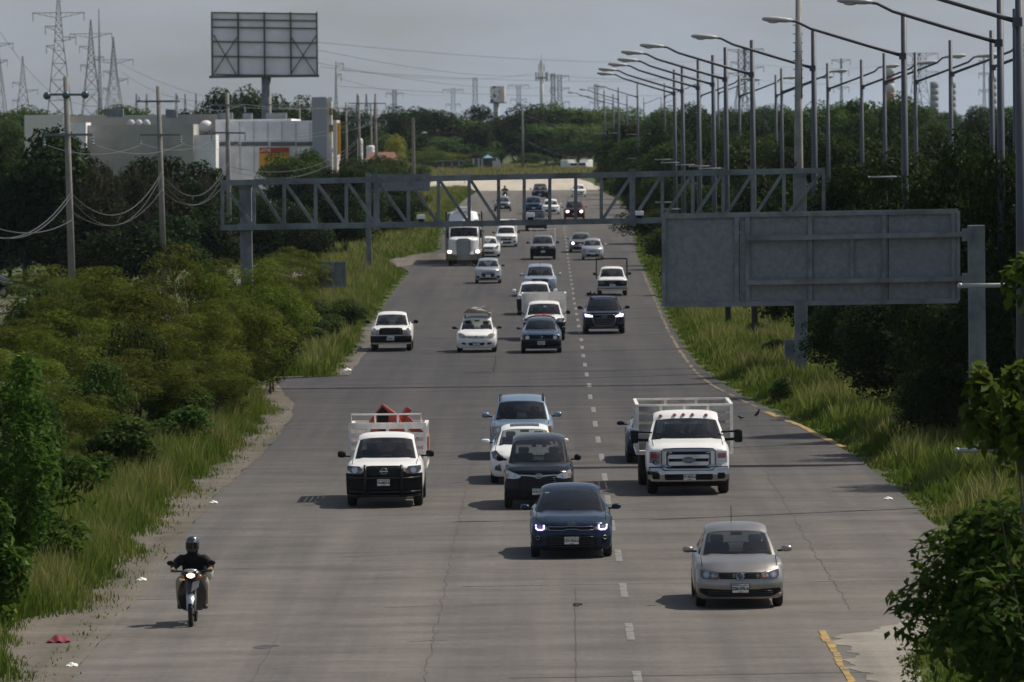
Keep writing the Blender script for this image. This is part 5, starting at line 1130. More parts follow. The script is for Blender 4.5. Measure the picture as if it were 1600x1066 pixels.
# ---------------------------------------------------------------- utility poles and cables on the left
INS = mat('insulator', (.25, .33, .35), .3); TIMB = mat('weathered_concrete_pole', (.23, .215, .195), .9, var=.3, vs_=.7)
upx = [(112, 110), (253, 135), (356, 145), (421, 152), (468, 155), (500, 158), (541, 160), (561, 150), (580, 168), (587, 150)]
ups = []
for i, (x, y) in enumerate(upx):
    p = by_top(x, y, 12.0)
    if i == 0: p = Vector((at(x, 300, 288).x, 288, 0.0))
    ups.append(p)
ups.sort(key=lambda a: a.y)
for i, p in enumerate(ups):
    root = empty('utility_pole', p, 'concrete utility pole with cross arms, the %s nearest of the line on the left' % ORD[i], 'utility pole', 'utility poles left of the highway')
    root.rotation_euler.y = R(-1.0 if i < 2 else -.2)
    m = MB(); m.tube([(0, 0, -.2), (0, 0, 12)], [.19, .125], 10); m.build('pole', TIMB, root, smooth=True)
    first = i == 0
    for k, (z, a, b_) in enumerate(((11.15, -.9 if first else -1.2, .9 if first else 1.2), (9.25, -1.1, 1.2))):
        m = MB(); m.bar((a, -.16, z+.03), (b_, -.16, z-.03), .10, .11); m.build('cross_arm', GALV_D, root)
        for x in (a, 0, b_) if (first and k == 0) else (a, b_):
            if first and k == 0: m = MB(); m.ball((x, -.18, z-.03), .19, .19, .19); m.build('insulator', mat('green_insulator', (.04, .09, .10), .25, coat=.5), root, smooth=True)
            elif k == 1 or i > 1: m = MB(); m.lathe([(.02, 0), (.02, -.1), (.09, -.12), (.02, -.2), (.09, -.26), (.02, -.34), (.09, -.40), (.02, -.5)], (x, -.16, z-.05), 'z', 8); m.build('insulator', INS, root)
            else: m = MB(); m.lathe([(.03, 0), (.07, .05), (.03, .12), (.06, .17), (.02, .25)], (x*.9, -.16, z+.06), 'z', 8); m.build('insulator', INS, root)
CAB = mat('cable', (.10, .105, .11), .5); WIRE = mat('wire', (.16, .17, .18), .5)
def cable(p, q, sag, r, name, label, group, m_=WIRE, n=16):
    p, q = Vector(p), Vector(q); mb = MB()
    mb.tube([p.lerp(q, t)-Vector((0, 0, sag*4*t*(1-t))) for t in np.linspace(0, 1, n)], r, 5, cap=False)
    return tag(mb.build(name, m_, None, smooth=True), label, 'cable', group)
for i in range(6):
    a, b = ups[i], ups[i+1]
    for k, (z, sg, sag) in enumerate(((6.95, .0, 1.7), (6.0, .05, 1.3), (6.7, -.05, 2.0))):
        cable((a.x+sg, a.y-.2, a.z+z*(1 if i else .93)-.0), (b.x+sg, b.y-.2, b.z+z+.3), sag*(1 if i < 3 else .7), .024 if k == 0 else .016, 'telephone_cable', 'slack telephone cable between the %s and %s utility poles' % (ORD[i], ORD[i+1]), 'telephone cables on the utility poles', mat('grey_cable', (.05, .053, .06), .7))
    for k, (x, z) in enumerate(((-1.1, 8.75), (1.2, 8.75), (-1.0, 11.2), (1.0, 11.2))):
        cable((a.x+x, a.y-.16, a.z+z), (b.x+x, b.y-.16, b.z+z), .5, .012, 'power_wire', 'thin power wire between the %s and %s utility poles' % (ORD[i], ORD[i+1]), 'power wires on the utility poles')
a = ups[0]; b0 = at(-60, 352, 225)
for k, (z, sag) in enumerate(((6.55, 1.2), (6.35, 1.3), (5.2, .7))):
    cable((a.x, a.y-.2, a.z+z), (b0.x, b0.y, b0.z+.25*k), sag, .024, 'telephone_cable', 'slack telephone cable running from the nearest utility pole out of view to the left', 'telephone cables leaving to the left', MATS['grey_cable'])

# tall thin mast behind the right gantry post
d = GD+9; p = at(1251, 600, d); root = empty('mast', (p.x, d, zg(d)), 'tall tapered mast with climbing steps rising behind the right gantry post', 'mast')
m = MB(); m.tube([(0, 0, 0), (0, 0, 8.2), (.05, 0, 14.6)], [.20, .165, .10], 12); m.build('shaft', CONC, root, smooth=True)
m = MB(); m.tube([(.03, 0, 10.2), (.05, 0, 13.3)], [.14, .11], 10); m.build('sleeve', GALV_D, root, smooth=True)
for k in range(9): m = MB(); m.bar((-.17, -.02, 10.3+.33*k), (.20, -.02, 10.3+.33*k), .03); m.build('step', BLACK, root)
# lone pole by the far trees
d = 1045; p = at(817, 245, d); root = empty('utility_pole', (p.x, d, zg(d)), 'lone concrete utility pole in front of the trees beyond the bend', 'utility pole')
t = at(817, 167, d); m = MB(); m.tube([(0, 0, 0), (0, 0, t.z-zg(d))], [.22, .15], 8); m.build('pole', TIMB, root, smooth=True); m = MB(); m.bar((-.6, -.2, (t.z-zg(d))*.8), (.9, -.2, (t.z-zg(d))*.8), .1); m.bar((-.9, -.2, (t.z-zg(d))*.97), (1.0, -.2, (t.z-zg(d))*.96), .1); m.build('cross_arm', GALV, root)
for k, (x0, y0, x1, y1, s_) in enumerate(((540, 225, 817, 178, 2.2), (600, 248, 817, 217, 2.6), (817, 178, 1000, 205, 1.5), (817, 217, 960, 243, 1.6))):
    p, q = at(x0, y0, 1040), at(x1, y1, d-.3); cable(p, q, s_, .016, 'power_wire', ['upper wire running left from the lone far pole', 'lower wire running left from the lone far pole', 'upper wire running right from the lone far pole', 'lower wire running right from the lone far pole'][k], 'wires of the lone far pole')
# small street light on the left far side
d = 640; p = at(646, 225, d); root = empty('street_lamp', (p.x, d, zg(d)), 'concrete post with one small street light on a short arm, among the far left trees', 'street lamp')
t = at(645, 184, d); h = t.z-zg(d); m = MB(); m.tube([(0, 0, 0), (0, 0, h)], [.2, .14], 8); m.build('pole', TIMB, root)
z = at(650, 218, d).z-zg(d); m = MB(); m.tube([(0, -.1, z), (.9, -.1, z+.6)], .03, 6); m.build('arm', GALV, root); m = MB(); m.ball((1.15, -.1, z+.68), .28, .16, .09); m.build('lamp_head', MATS['lamp_head_grey'], root, smooth=True)

# ---------------------------------------------------------------- billboard and building
d = 720; s = FPX/d; p = at(416, 300, d); root = empty('billboard', (p.x, d, zg(d)), 'back of a big blank billboard on a single grey post above the white building', 'billboard')
q = lambda x, y, dy=0: (lambda v: Vector((v.x, d+dy, v.z)))(at(x, y, d))
BBK = mat('billboard_back', (.88, .86, .88), .7, var=.12, vs_=.3)
cx = [331, 372, 413, 454, 495]; cy = [20, 31, 43, 65.5, 88.5, 117]
for i in range(4):
    for j in range(5):
        a, b = q(cx[i]+.3, cy[j]+.2+i*.5), q(cx[i+1]-.3, cy[j+1]-.2+i*.5); m = MB(); m.box((a.x+b.x)/2, d, (a.z+b.z)/2, b.x-a.x, .06, a.z-b.z); sub(m.build('panel', BBK, None), root)
STL = mat('dark_green_steel', (.085, .095, .08), .7, var=.3, vs_=.5)
for x in cx: m = MB(); m.bar(q(x, 19, -.35), q(x+1, 120, -.35), .20, .3); sub(m.build('upright', STL, None), root)
for y in cy: m = MB(); m.bar(q(331, y-.3, -.25), q(495, y+2, -.25), .13, .16); sub(m.build('rail', STL, None), root)
for (x0, y0, x1, y1) in ((334, 55, 370, 118), (371, 58, 335, 114), (455, 58, 493, 116), (494, 56, 456, 114)): m = MB(); m.bar(q(x0, y0, -.45), q(x1, y1, -.45), .12); sub(m.build('brace', STL, None), root)
m = MB(); m.box(q(413, 119).x, d-.2, q(413, 119.5).z, 13.0, .7, .30); sub(m.build('walkway', STL, None), root)
a = q(416, 121); m = MB(); m.tube([(a.x, d+.2, zg(d)), (a.x, d+.2, a.z)], [.60, .58], 16); sub(m.build('post', GALV_D, None, smooth=True), root)

WHW = mat('white_wall', (.86, .85, .86), .8, var=.22, vs_=.35); GRW = mat('grey_concrete_wall', (.36, .34, .31), .9, var=.3, vs_=.12); RUFW = mat('parapet_wall', (.42, .40, .37), .9, var=.25, vs_=.1)
def block(name, px0, py0, px1, d, depth, m_, parent, zb=None):
    a, b = at(px0, py0, d), at(px1, py0, d); z0 = zg(d)-.3 if zb is None else zb
    mb = MB(); mb.box((a.x+b.x)/2, d+depth/2, (a.z+z0)/2, b.x-a.x, depth, a.z-z0); return sub(mb.build(name, m_, None), parent)
bx = at(410, 250, 640); bld = empty('warehouse', (bx.x, 640, zg(640)), 'long white and grey warehouse with a strip of vents and a red and yellow banner', 'building')
block('wall', 338, 190, 503, 640, 26, WHW, bld); block('parapet', 336.5, 187, 455, 640.2, 25, WHW, bld)
block('wall', 98, 181, 345, 668, 20, RUFW, bld); block('wall', 38, 180, 100, 664, 8, mat('sunlit_cream', (.72, .68, .60), .8), bld)
block('wall', 132, 196, 302, 632, 10, GRW, bld); block('wall', 300, 211, 337, 633, 6, WHW, bld); block('wall', 92, 192, 134, 630, 7, WHW, bld)
block('tower', 487, 152, 510, 628, 3.0, mat('tower_shaded_front', (.36, .37, .39), .7), bld); block('tower', 509.5, 153, 518, 628.5, 2.4, mat('tower_lit_side', (.6, .57, .52), .8), bld); block('annex', 505, 188, 526, 634, 10, mat('annex_pink', (.62, .55, .50), .8), bld)  # the tower's lit side and shaded front are painted as two tones
for (x0, x1, y0, y1, m_) in ((513, 519, 152, 158, PLATE), (514, 519, 169, 180, PAINTY), (514, 520, 195, 206, PAINTY), (513.5, 518, 211, 219, PLATE), (516, 521, 232, 239, PLATE)):
    a, b = at(x0, y0, 627.5), at(x1, y1, 627.5); m = MB(); m.box((a.x+b.x)/2, 628.1, (a.z+b.z)/2, b.x-a.x, .2, a.z-b.z); sub(m.build('sign_panel', m_, None), bld)
a, b = at(526, 192, 634), at(532, 242, 634); m = MB(); m.box((a.x+b.x)/2, 635, (a.z+b.z)/2, b.x-a.x, .4, a.z-b.z); sub(m.build('yellow_awning', mat('awning_yellow', (.50, .29, .02), .6), None), bld)
for k in range(7):
    a, b = at(352+22*k, 190.5, 639.9), at(352.5+22*k, 270, 639.9); mb = MB(); mb.box(a.x, 639.97, (a.z+b.z)/2, .06, .06, a.z-b.z); sub(mb.build('wall_joint', mat('joint_grey', (.40, .40, .41), .8), None), bld)
for (x, y, w_) in ((352, 187, 1.6), (387, 187.5, 1.0), (432, 187, 2.2), (180, 180, 1.8), (268, 181, 1.2)):
    a = at(x, y, 650); mb = MB(); mb.box(a.x, 650, a.z+.25, w_, 1.4, .9); sub(mb.build('roof_unit', GALV_D, None, bevel=.05), bld)
for k in range(3):
    a = at(205+12*k, 194, 640); mb = MB(); mb.ball((a.x, 640, a.z), .42, .42, .5, 10, 6); sub(mb.build('roof_vent', mat('pale_vent', (.40, .42, .43), .6), None, smooth=True), bld)
VENT = mat('vent_dark', (.055, .055, .07), .7)
for x0, x1 in ((340, 373), (377, 419), (423, 461), (464, 498)):
    a, b = at(x0, 222, 640), at(x1, 228, 640); m = MB(); m.box((a.x+b.x)/2, 639.97, (a.z+b.z)/2, b.x-a.x, .10, a.z-b.z); v_ = sub(m.build('vent_strip', VENT, None), bld)
    m = MB()
    for k in range(int((x1-x0)/2)+1): x = a.x+(b.x-a.x)*k/int((x1-x0)/2); m.box(x, 639.9, (a.z+b.z)/2, .05, .06, a.z-b.z)
    o = m.build('vent_bars', mat('vent_bar', (.30, .29, .29), .7), v_); o['kind'] = 'stuff'
a, b = at(405, 231, 639.8), at(452, 265, 639.8); e_ = empty('banner', ((a.x+b.x)/2, 639.7, b.z), 'red and yellow banner hung on the white warehouse wall, partly behind a tree', 'banner')
w_, h_ = b.x-a.x, a.z-b.z
m = MB(); m.box(0, 0, h_/2, w_, .06, h_); m.build('cloth', mat('banner_yellow', (.60, .33, .03), .7), e_)
m = MB(); m.box(0, -.04, h_*.87, w_*.998, .03, h_*.24); m.build('red_band', mat('banner_red', (.36, .03, .03), .7), e_); m = MB(); m.box(-w_*.30, -.04, h_*.13, w_*.30, .03, h_*.14); m.build('red_band', MATS['banner_red'], e_)
t = link('lettering', text_mesh('LATTE', .40, PLATE, .01, sx=1.1, bold=.01), None, e_); t.location = (-w_*.31, -.07, h_*.87)
t = link('lettering', text_mesh('TEDS', .25, PLATE, .01, bold=.006), None, e_); t.location = (-w_*.30, -.07, h_*.13)
p = at(322, 196, 650); e_ = empty('water_tank', (p.x, 650, p.z-.9), 'pale round water tank on the roof of the warehouse', 'tank')
m = MB(); m.ball((0, 0, .72), .75, .75, .72, 16, 10); m.build('tank', mat('tank_cream', (.75, .70, .65), .6), e_, smooth=True); m = MB(); m.box(.2, 0, -.15, 2.0, 1.2, .25); m.build('stand', BLACK, e_)
# small roofed buildings and stalls in the far centre
p = at(595, 250, 700); e_ = empty('house', (p.x, 700, zg(700)), 'low house with a terracotta tiled roof among the far left trees', 'house')
zt = at(595, 238, 700).z-zg(700); m = MB(); m.box(0, 3, (zt-.8)/2, 3.2, 5, zt-.8); m.build('wall', mat('house_wall', (.45, .42, .37), .8), e_)
m = MB(); m.add([(-1.9, 0, zt-.9), (1.9, 0, zt-.9), (1.5, 3, zt), (-1.2, 3, zt), (-1.9, 6, zt-.9), (1.9, 6, zt-.9)], [(0, 1, 2, 3), (3, 2, 5, 4), (0, 3, 4), (1, 5, 2)]); m.build('roof', mat('terracotta', (.20, .085, .055), .8, var=.35, vs_=2), e_)
for (px, py0, w_, d_, lb) in ((563, 216, 4.5, 700, 'white round tank in front of the far utility poles, the taller of two'), (579, 227, 7, 705, 'pale round tank beside the tiled roof, the wider of two')):
    p = at(px, 250, d_); e_ = empty('storage_tank', (p.x, d_, zg(d_)), lb, 'tank'); h = at(px, py0, d_).z-zg(d_); m = MB(); m.lathe([(0, h), (w_*.06, h*.99), (w_*.07, h*.96), (w_*.07, 0)], (0, 0, 0), 'z', 16); m.build('shell', P_WHITE, e_, smooth=True)
p = at(748, 262, 1055); e_ = empty('roadside_stall', (p.x, 1055, zg(1055)), 'roadside shelter with pale posts and a small blue peaked roof beyond the bend', 'shelter')
zr = at(763, 246, 1055).z-zg(1055)
for x in (-.9, .0, .6, 3.2): m = MB(); m.box(x, 0, zr/2-.1, .28, .28, zr-.2); m.build('post', mat('stall_post', (.50, .55, .55), .6), e_)
m = MB(); m.add([(.7, -.8, zr-.1), (2.5, -.8, zr-.1), (2.5, .8, zr-.1), (.7, .8, zr-.1), (1.6, 0, zr+.5)], [(0, 1, 4), (1, 2, 4), (2, 3, 4), (3, 0, 4)]); m.build('blue_roof', mat('stall_blue', (.20, .36, .50), .6), e_)
m = MB(); m.box(1.1, 1.2, zr*.5, 5.0, .5, zr*.9); m.build('back_wall', mat('stall_dark', (.10, .09, .085), .8), e_); m = MB(); m.box(3.1, -.2, zr*.38, 1.4, .6, zr*.7); m.build('counter', mat('stall_pale', (.55, .53, .50), .7), e_)
p = at(703, 262, 1060); e_ = empty('shed', (p.x, 1060, zg(1060)), 'low dark shed under the far trees, left of the roadside shelter', 'shed'); zr = at(703, 253, 1060).z-zg(1060)
m = MB(); m.box(0, 0, zr/2, 4.5, 3, zr); m.build('wall', MATS['stall_dark'], e_); m = MB(); m.box(0, -.3, zr+.08, 5.2, 4.2, .14); m.build('roof', GALV_D, e_)
for x in (-1.2, .4, 1.6): m = MB(); m.box(x, -1.9, zr/2, .16, .16, zr); m.build('post', MATS['stall_pale'], e_)

# ---------------------------------------------------------------- transmission towers and masts on the skyline
LAT = mat('lattice_steel', (.13, .13, .125), .7, .2)
def tower(px, ytop, d, wbase, arms, label, wtop=.12, cap=None, m_=LAT, th=1.0, flat=False):
    p = at(px, 300, d); zb = zg(d); zt = at(px, ytop, d).z; H = zt-zb
    root = empty('transmission_tower', (p.x, d, zb), label, 'pylon', 'pylons on the skyline', rz=rnd(-.15, .15))
    def hw(z): 
        t = z/H; return wbase/2*max(.0, (1-t/.66))**.9*.72+wbase*.14 if t < .66 else wbase*.14*(1-(t-.66)/.34*(0 if flat else .9))
    m = MB(); r_ = .10*th; zs = [0]
    while zs[-1] < H*.985: zs.append(min(H, zs[-1]+max(1.6, hw(zs[-1])*1.9)))
    cs = [(-1, -1), (1, -1), (1, 1), (-1, 1)]
    for i in range(len(zs)-1):
        a, b = zs[i], zs[i+1]; wa, wb2 = hw(a), hw(b)
        for k in range(4):
            c0, c1 = cs[k], cs[(k+1) % 4]
            m.bar((c0[0]*wa, c0[1]*wa, a), (c0[0]*wb2, c0[1]*wb2, b), r_*1.5)
            m.bar((c0[0]*wa, c0[1]*wa, a), (c1[0]*wb2, c1[1]*wb2, b), r_); m.bar((c1[0]*wa, c1[1]*wa, a), (c0[0]*wb2, c0[1]*wb2, b), r_)
            m.bar((c0[0]*wb2, c0[1]*wb2, b), (c1[0]*wb2, c1[1]*wb2, b), r_)
    m.build('lattice', m_, root)
    for (zf, l0, l1) in arms:
        z = H*zf; w_ = hw(z)
        for sg, l in ((-1, l0), (1, l1)):
            if not l: continue
            m = MB()
            for y in (-w_, w_): m.bar((sg*w_, y, z), (sg*l, 0, z), r_*1.3); m.bar((sg*w_, y, z-max(1.2, l*.2)), (sg*l, 0, z), r_)
            for k in (.3, .55, .8): x = w_+(l-w_)*k; m.bar((sg*x, 0, z), (sg*(w_+(l-w_)*(k-.2)), 0, z-max(1.2, l*.2)*(1-k+.2)), r_*.8)
            m.build('cross_arm', m_, root)
            m = MB(); m.tube([(sg*l*.97, 0, z), (sg*l*.97, 0, z-2.2)], .12*th, 5); m.build('insulator_string', INS, root)
tower(95, -18, 1600, 8.5, ((.855, 6.9, 6.9), (.775, 3.6, 0), (.71, 0, 4.6), (.66, 3.4, 0)), 'tallest pylon at the upper left, cut by the top of the picture')
tower(145, 31, 1940, 8.5, ((.895, 6.9, 6.9), (.80, 3.8, 0), (.72, 0, 4.2), (.66, 3.4, 0)), 'lattice pylon second from the tallest, right of it at the upper left')
tower(180, 58, 2150, 8.5, ((.80, 7.2, 7.2), (.70, 3.8, 0), (.63, 0, 5.2), (.55, 4.0, 0)), 'lattice pylon at the upper left, third to the right')
tower(38, 88, 2370, 8.5, ((.72, 4.2, 0), (.64, 0, 6), (.53, 4.2, 0)), 'small slim pylon near the left edge of the picture')
tower(-4, 20, 2000, 8.5, ((.78, 6, 6), (.66, 4, 4)), 'pylon at the very left edge, only its arm tips in view')
tower(158, 12, 1900, 1.6, (), 'very thin guyed mast between two pylons at the upper left', th=.7)
tower(527, 96, 1700, 1.8, ((.98, 0, 2.2), (.86, 0, 1.5)), 'thin pale mast with a curled top right of the billboard', m_=mat('pale_mast', (.45, .43, .40), .6))
for k, (x, y, d_, w_, am, lb) in enumerate([(618, 141, 2800, 5, ((.95, 4, 4), (.7, 3.5, 3.5)), 'faint pylon above the far left trees'), (709.5, 138, 2900, 5.5, ((.98, 5, 5), (.72, 3.5, 3.5), (.55, 3, 3)), 'faint pylon left of the tall narrow tower'),
        (812, 132, 2900, 5.5, ((.99, 5, 5), (.75, 4, 4)), 'faint pylon left of the white antenna mast'), (866, 115, 2500, 4.5, (), 'faint lattice mast just right of the white antenna mast'), (876, 116, 2500, 5, ((.98, 4, 4), (.8, 4, 4), (.6, 4, 4)), 'faint pylon right of the white antenna mast'),
        (933, 132, 3000, 5, ((.95, 4, 4), (.7, 3.5, 3.5)), 'faint pylon behind the far lamp heads'), (1160, 76, 2300, 7, ((.99, 5.5, 2), (.86, 4, 3), (.74, 5, 2)), 'left one of two pylons standing close together on the right'), (1171, 75, 2300, 7, ((.99, 2, 6), (.80, 2, 6), (.66, 3, 4)), 'right one of two pylons standing close together on the right'),
        (1432, 82, 2400, 7.5, ((.99, 5.5, 2), (.86, 4, 3)), 'left one of two pylons above the big sign'), (1444, 82, 2400, 7.5, ((.99, 2, 6), (.78, 2, 6)), 'right one of two pylons above the big sign'), (1316, 92, 2300, 1.6, ((.99, 3.6, 3.6), (.86, 3, 3), (.66, 3, 3)), 'single pole pylon with three arms above the right trees'), (1539, 88, 2300, 1.6, ((.95, 2, 2), (.8, 2, 2), (.6, 2, 2)), 'single pole pylon near the right edge')]):
    tower(x, y, d_, w_*1.15, am, lb, th=1.15, flat=True)
tower(744, 122, 2000, 5.0, (), 'tall narrow lattice tower left of the small billboard', flat=True)
for k, x in enumerate((560, 574, 588)): tower(x, 147, 1300, 2.6, (), 'small pointed steel pylon top, %s of three over the far poles' % ['left', 'middle', 'right'][k])
for k, x in enumerate((215, 231, 277, 291, 308)): tower(x, 146+k % 2, 1500, 2.4, (), 'small pointed steel mast over the left trees, %s from the left' % ORD[k], m_=mat('grey_green_lattice', (.20, .22, .19), .7))
# white antenna mast
d = 2500; p = at(848, 300, d); z0 = zg(d); s = FPX/d; H = at(848, 101, d).z-z0; root = empty('antenna_mast', (p.x, d, z0), 'white antenna mast with a ring of panel antennas on the skyline', 'antenna mast')
WM = mat('white_mast', (.62, .61, .58), .6); m = MB(); m.tube([(0, 0, 0), (0, 0, H)], [1.0, .62], 12); m.build('shaft', WM, root, smooth=True)
m = MB(); m.tube([(0, 0, H), (0, 0, H+1.6), (0, 0, H+1.7), (0, 0, H+4.5)], [.8, .6, .12, .08], 8); m.build('tip', WM, root)
m = MB(); m.lathe([(.6, H-5.8), (2.2, H-5.6), (2.2, H-5.2), (.6, H-5.0)], (0, 0, 0), 'z', 14); m.build('platform', GALV_D, root)
for k in range(9):
    t = 2*math.pi*k/9; m = MB(); m.box(2.4*math.cos(t), 2.4*math.sin(t), H-4.9, .45, .35, 3.6, t); m.build('antenna', mat('antenna_grey', (.22, .23, .24), .6), root)
for k in range(4): t = math.pi*k/2; m = MB(); m.box(1.1*math.cos(t), 1.1*math.sin(t), H-1.2, .4, .4, 3.0, t); m.build('antenna', WM, root)
# small pole billboard
d = 1500; a, b = at(766, 135, d), at(790, 160, d); p = at(777, 300, d); root = empty('billboard', (p.x, d, zg(d)), 'small white and red advertising board on a pale pole, left of the antenna mast', 'billboard')
AD = bpy.data.materials.new('advert_print'); AD.use_nodes = True; n_, l_ = AD.node_tree.nodes, AD.node_tree.links; no = n_.new('ShaderNodeTexNoise'); no.inputs['Scale'].default_value = 1.1; no.inputs['Detail'].default_value = 3; tc = n_.new('ShaderNodeTexCoord'); rp = n_.new('ShaderNodeValToRGB'); rp.color_ramp.interpolation = 'CONSTANT'
e = rp.color_ramp.elements; e[0].color = (.06, .05, .05, 1); e[1].position = .43; e[1].color = (.80, .66, .60, 1); x_ = e.new(.50); x_.color = (.9, .88, .85, 1); x_ = e.new(.66); x_.color = (.35, .06, .05, 1)
l_.new(tc.outputs['Object'], no.inputs['Vector']); l_.new(no.outputs['Fac'], rp.inputs[0]); l_.new(rp.outputs[0], n_['Principled BSDF'].inputs['Base Color'])
w_ = b.x-a.x; h_ = a.z-b.z; zc = (a.z+b.z)/2
m = MB(); m.box((a.x+b.x)/2-w_*.20, d, zc, w_*.6, .5, h_, .35); sub(m.build('panel', AD, None), root); m = MB(); m.box((a.x+b.x)/2+w_*.26, d, zc, w_*.45, .5, h_, -.5); sub(m.build('panel', mat('advert_pink', (.85, .70, .68), .6, var=.3, vs_=.4), None), root)
m = MB(); m.box((a.x+b.x)/2, d-.4, b.z-.1, w_*1.15, 1.2, .25); sub(m.build('walkway', GALV_D, None), root); m = MB(); m.tube([(p.x, d+.3, zg(d)), (p.x, d+.3, b.z)], .75, 12); sub(m.build('post', mat('pale_post', (.42, .44, .40), .7), None, smooth=True), root)
# red-white chimney and grey stacks on the right skyline
for (x, y, d_, w_, m_, lb) in ((1391.5, 104, 2200, 1.4, 1, 'red and white banded chimney on the right skyline'), (1461, 128, 2600, 1.5, 0, 'grey stack on the right skyline, left of two'), (1489.5, 128, 2600, 1.2, 0, 'grey stack on the right skyline, right of two'), (1552, 117, 2200, 1.2, 0, 'dark lattice stack near the right edge of the skyline')):
    p = at(x, 300, d_); z0 = zg(d_); h = at(x, y, d_).z-z0; e_ = empty('chimney', (p.x, d_, z0), lb, 'chimney')
    n = 9
    for k in range(n):
        if h*(k+1)/n < h*.45: continue
        m = MB(); m.tube([(0, 0, h*k/n), (0, 0, h*(k+1)/n-.02)], w_*1.2, 12); m.build('band', (mat('faded_red_band', (.34, .16, .14), .7) if k % 2 else mat('faded_white_band', (.5, .5, .5), .7)) if m_ else mat('stack_grey', (.25, .26, .28), .7), e_, smooth=True)
    m = MB(); m.tube([(0, 0, 0), (0, 0, h*.45)], w_*1.15, 10); m.build('base', CONC, e_)
# transmission wires over the sky
TW = mat('far_wire', (.10, .105, .115), .6)
for k, (x0, y0, d0_, x1, y1, d1_) in enumerate([(495, 66, 1200, 1150, 92, 2300), (495, 78, 1200, 860, 116, 2450), (495, 98, 1200, 870, 135, 2450), (530, 110, 1500, 1165, 118, 2300), (530, 122, 1500, 712, 146, 2850), (500, 104, 1300, 830, 115, 2450), (530, 135, 1400, 1180, 140, 2400), (850, 116, 2500, 1165, 112, 2300), (186, 98, 2100, 420, 168, 1500), (190, 112, 2100, 330, 160, 1500), (1180, 100, 2300, 1440, 95, 2400), (1180, 125, 2300, 1440, 118, 2400), (0, 50, 1500, 110, 165, 1900)]):
    p, q = at(x0, y0, d0_), at(x1, y1, d1_); cable(p, q, 2.5, .055, 'transmission_wire', 'thin transmission line crossing the sky between the pylons', 'transmission lines in the sky', TW, 10)
# litter on the shoulder
g = ground(92, 1004); m = MB(); m.grid(lambda u, v: ((u-.5)*.42*(1-.3*abs(v-.5)), (v-.5)*.5, .10*math.sin(math.pi*u)*math.sin(math.pi*v)+.02*math.sin(14*u+5*v)), 12, 10); o = m.build('rag', mat('red_cloth', (.20, .02, .035), .8, var=.3, vs_=8), None, smooth=True); o.location = (g.x, g.y, g.z+.03); tag(o, 'crumpled red rag on the gravel at the lower left', 'rag')
for k, (x, y, lb) in enumerate([(113, 1041, 'white litter scrap on the gravel by the bottom edge'), (222, 907, 'white litter scrap on the gravel left of the motorcyclist'), (334, 786, 'white litter scrap by the grass above the motorcyclist'), (543, 579, 'white plastic bag at the tip of the grass wedge'), (1388, 780, 'white litter scrap on the right lane edge')]):
    g = ground(x, y); m = MB(); s_ = 1.6 if k == 3 else 1.0; m.grid(lambda u, v: ((u-.5)*.2*s_, (v-.5)*.3*s_, s_*(.05*math.sin(math.pi*u)*math.sin(math.pi*v)+.012*math.sin(11*u+7*v))), 6, 6); o = m.build('litter', PLATE, None); o.location = (g.x, g.y, g.z+.012); tag(o, lb, 'litter')
g = ground(901, 948); m = MB(); m.tube([(-.05, 0, .01), (.02, .1, .015), (.0, .35, .01), (.06, .6, .01)], [.01, .03, .04, .01], 5); m.tube([(-.06, .3, .012), (.1, .36, .012)], .03, 5); o = m.build('debris', BLACK, None); o.location = g; tag(o, 'small dark twig of debris on the road behind the nearest cars', 'debris')
# ---------------------------------------------------------------- vegetation
rs = np.random.RandomState(11)
def unit(n):
    v = rs.normal(size=(n, 3)); return v/np.linalg.norm(v, axis=1, keepdims=True)
def mesh_np(name, V, F, m, tint=None, smooth=False):
    me = bpy.data.meshes.new(name); k = F.shape[1]
    me.vertices.add(len(V)); me.vertices.foreach_set('co', V.astype(np.float32).ravel())
    me.loops.add(F.size); me.loops.foreach_set('vertex_index', F.astype(np.int32).ravel())
    me.polygons.add(len(F)); me.polygons.foreach_set('loop_start', np.arange(0, F.size, k, dtype=np.int32)); me.polygons.foreach_set('loop_total', np.full(len(F), k, np.int32))
    if tint is not None: a = me.attributes.new('tint', 'FLOAT', 'FACE'); a.data.foreach_set('value', tint.astype(np.float32))
    me.materials.append(m); me.update(calc_edges=True); return me
def leaf_cloud(P, N, L, wd, droop=.0):
    n = len(P); T = unit(n); T[:, 2] -= droop; T -= N*np.sum(T*N, axis=1, keepdims=True); T /= np.linalg.norm(T, axis=1, keepdims=True)+1e-9
    S = np.cross(N, T); L = L[:, None]
    V = np.empty((n, 4, 3)); V[:, 0] = P-T*L*.5; V[:, 1] = P+S*L*wd*.5+N*L*.08-T*L*.05; V[:, 2] = P+T*L*.5; V[:, 3] = P-S*L*wd*.5+N*L*.08-T*L*.05
    return V.reshape(-1, 3), np.arange(n*4).reshape(n, 4)
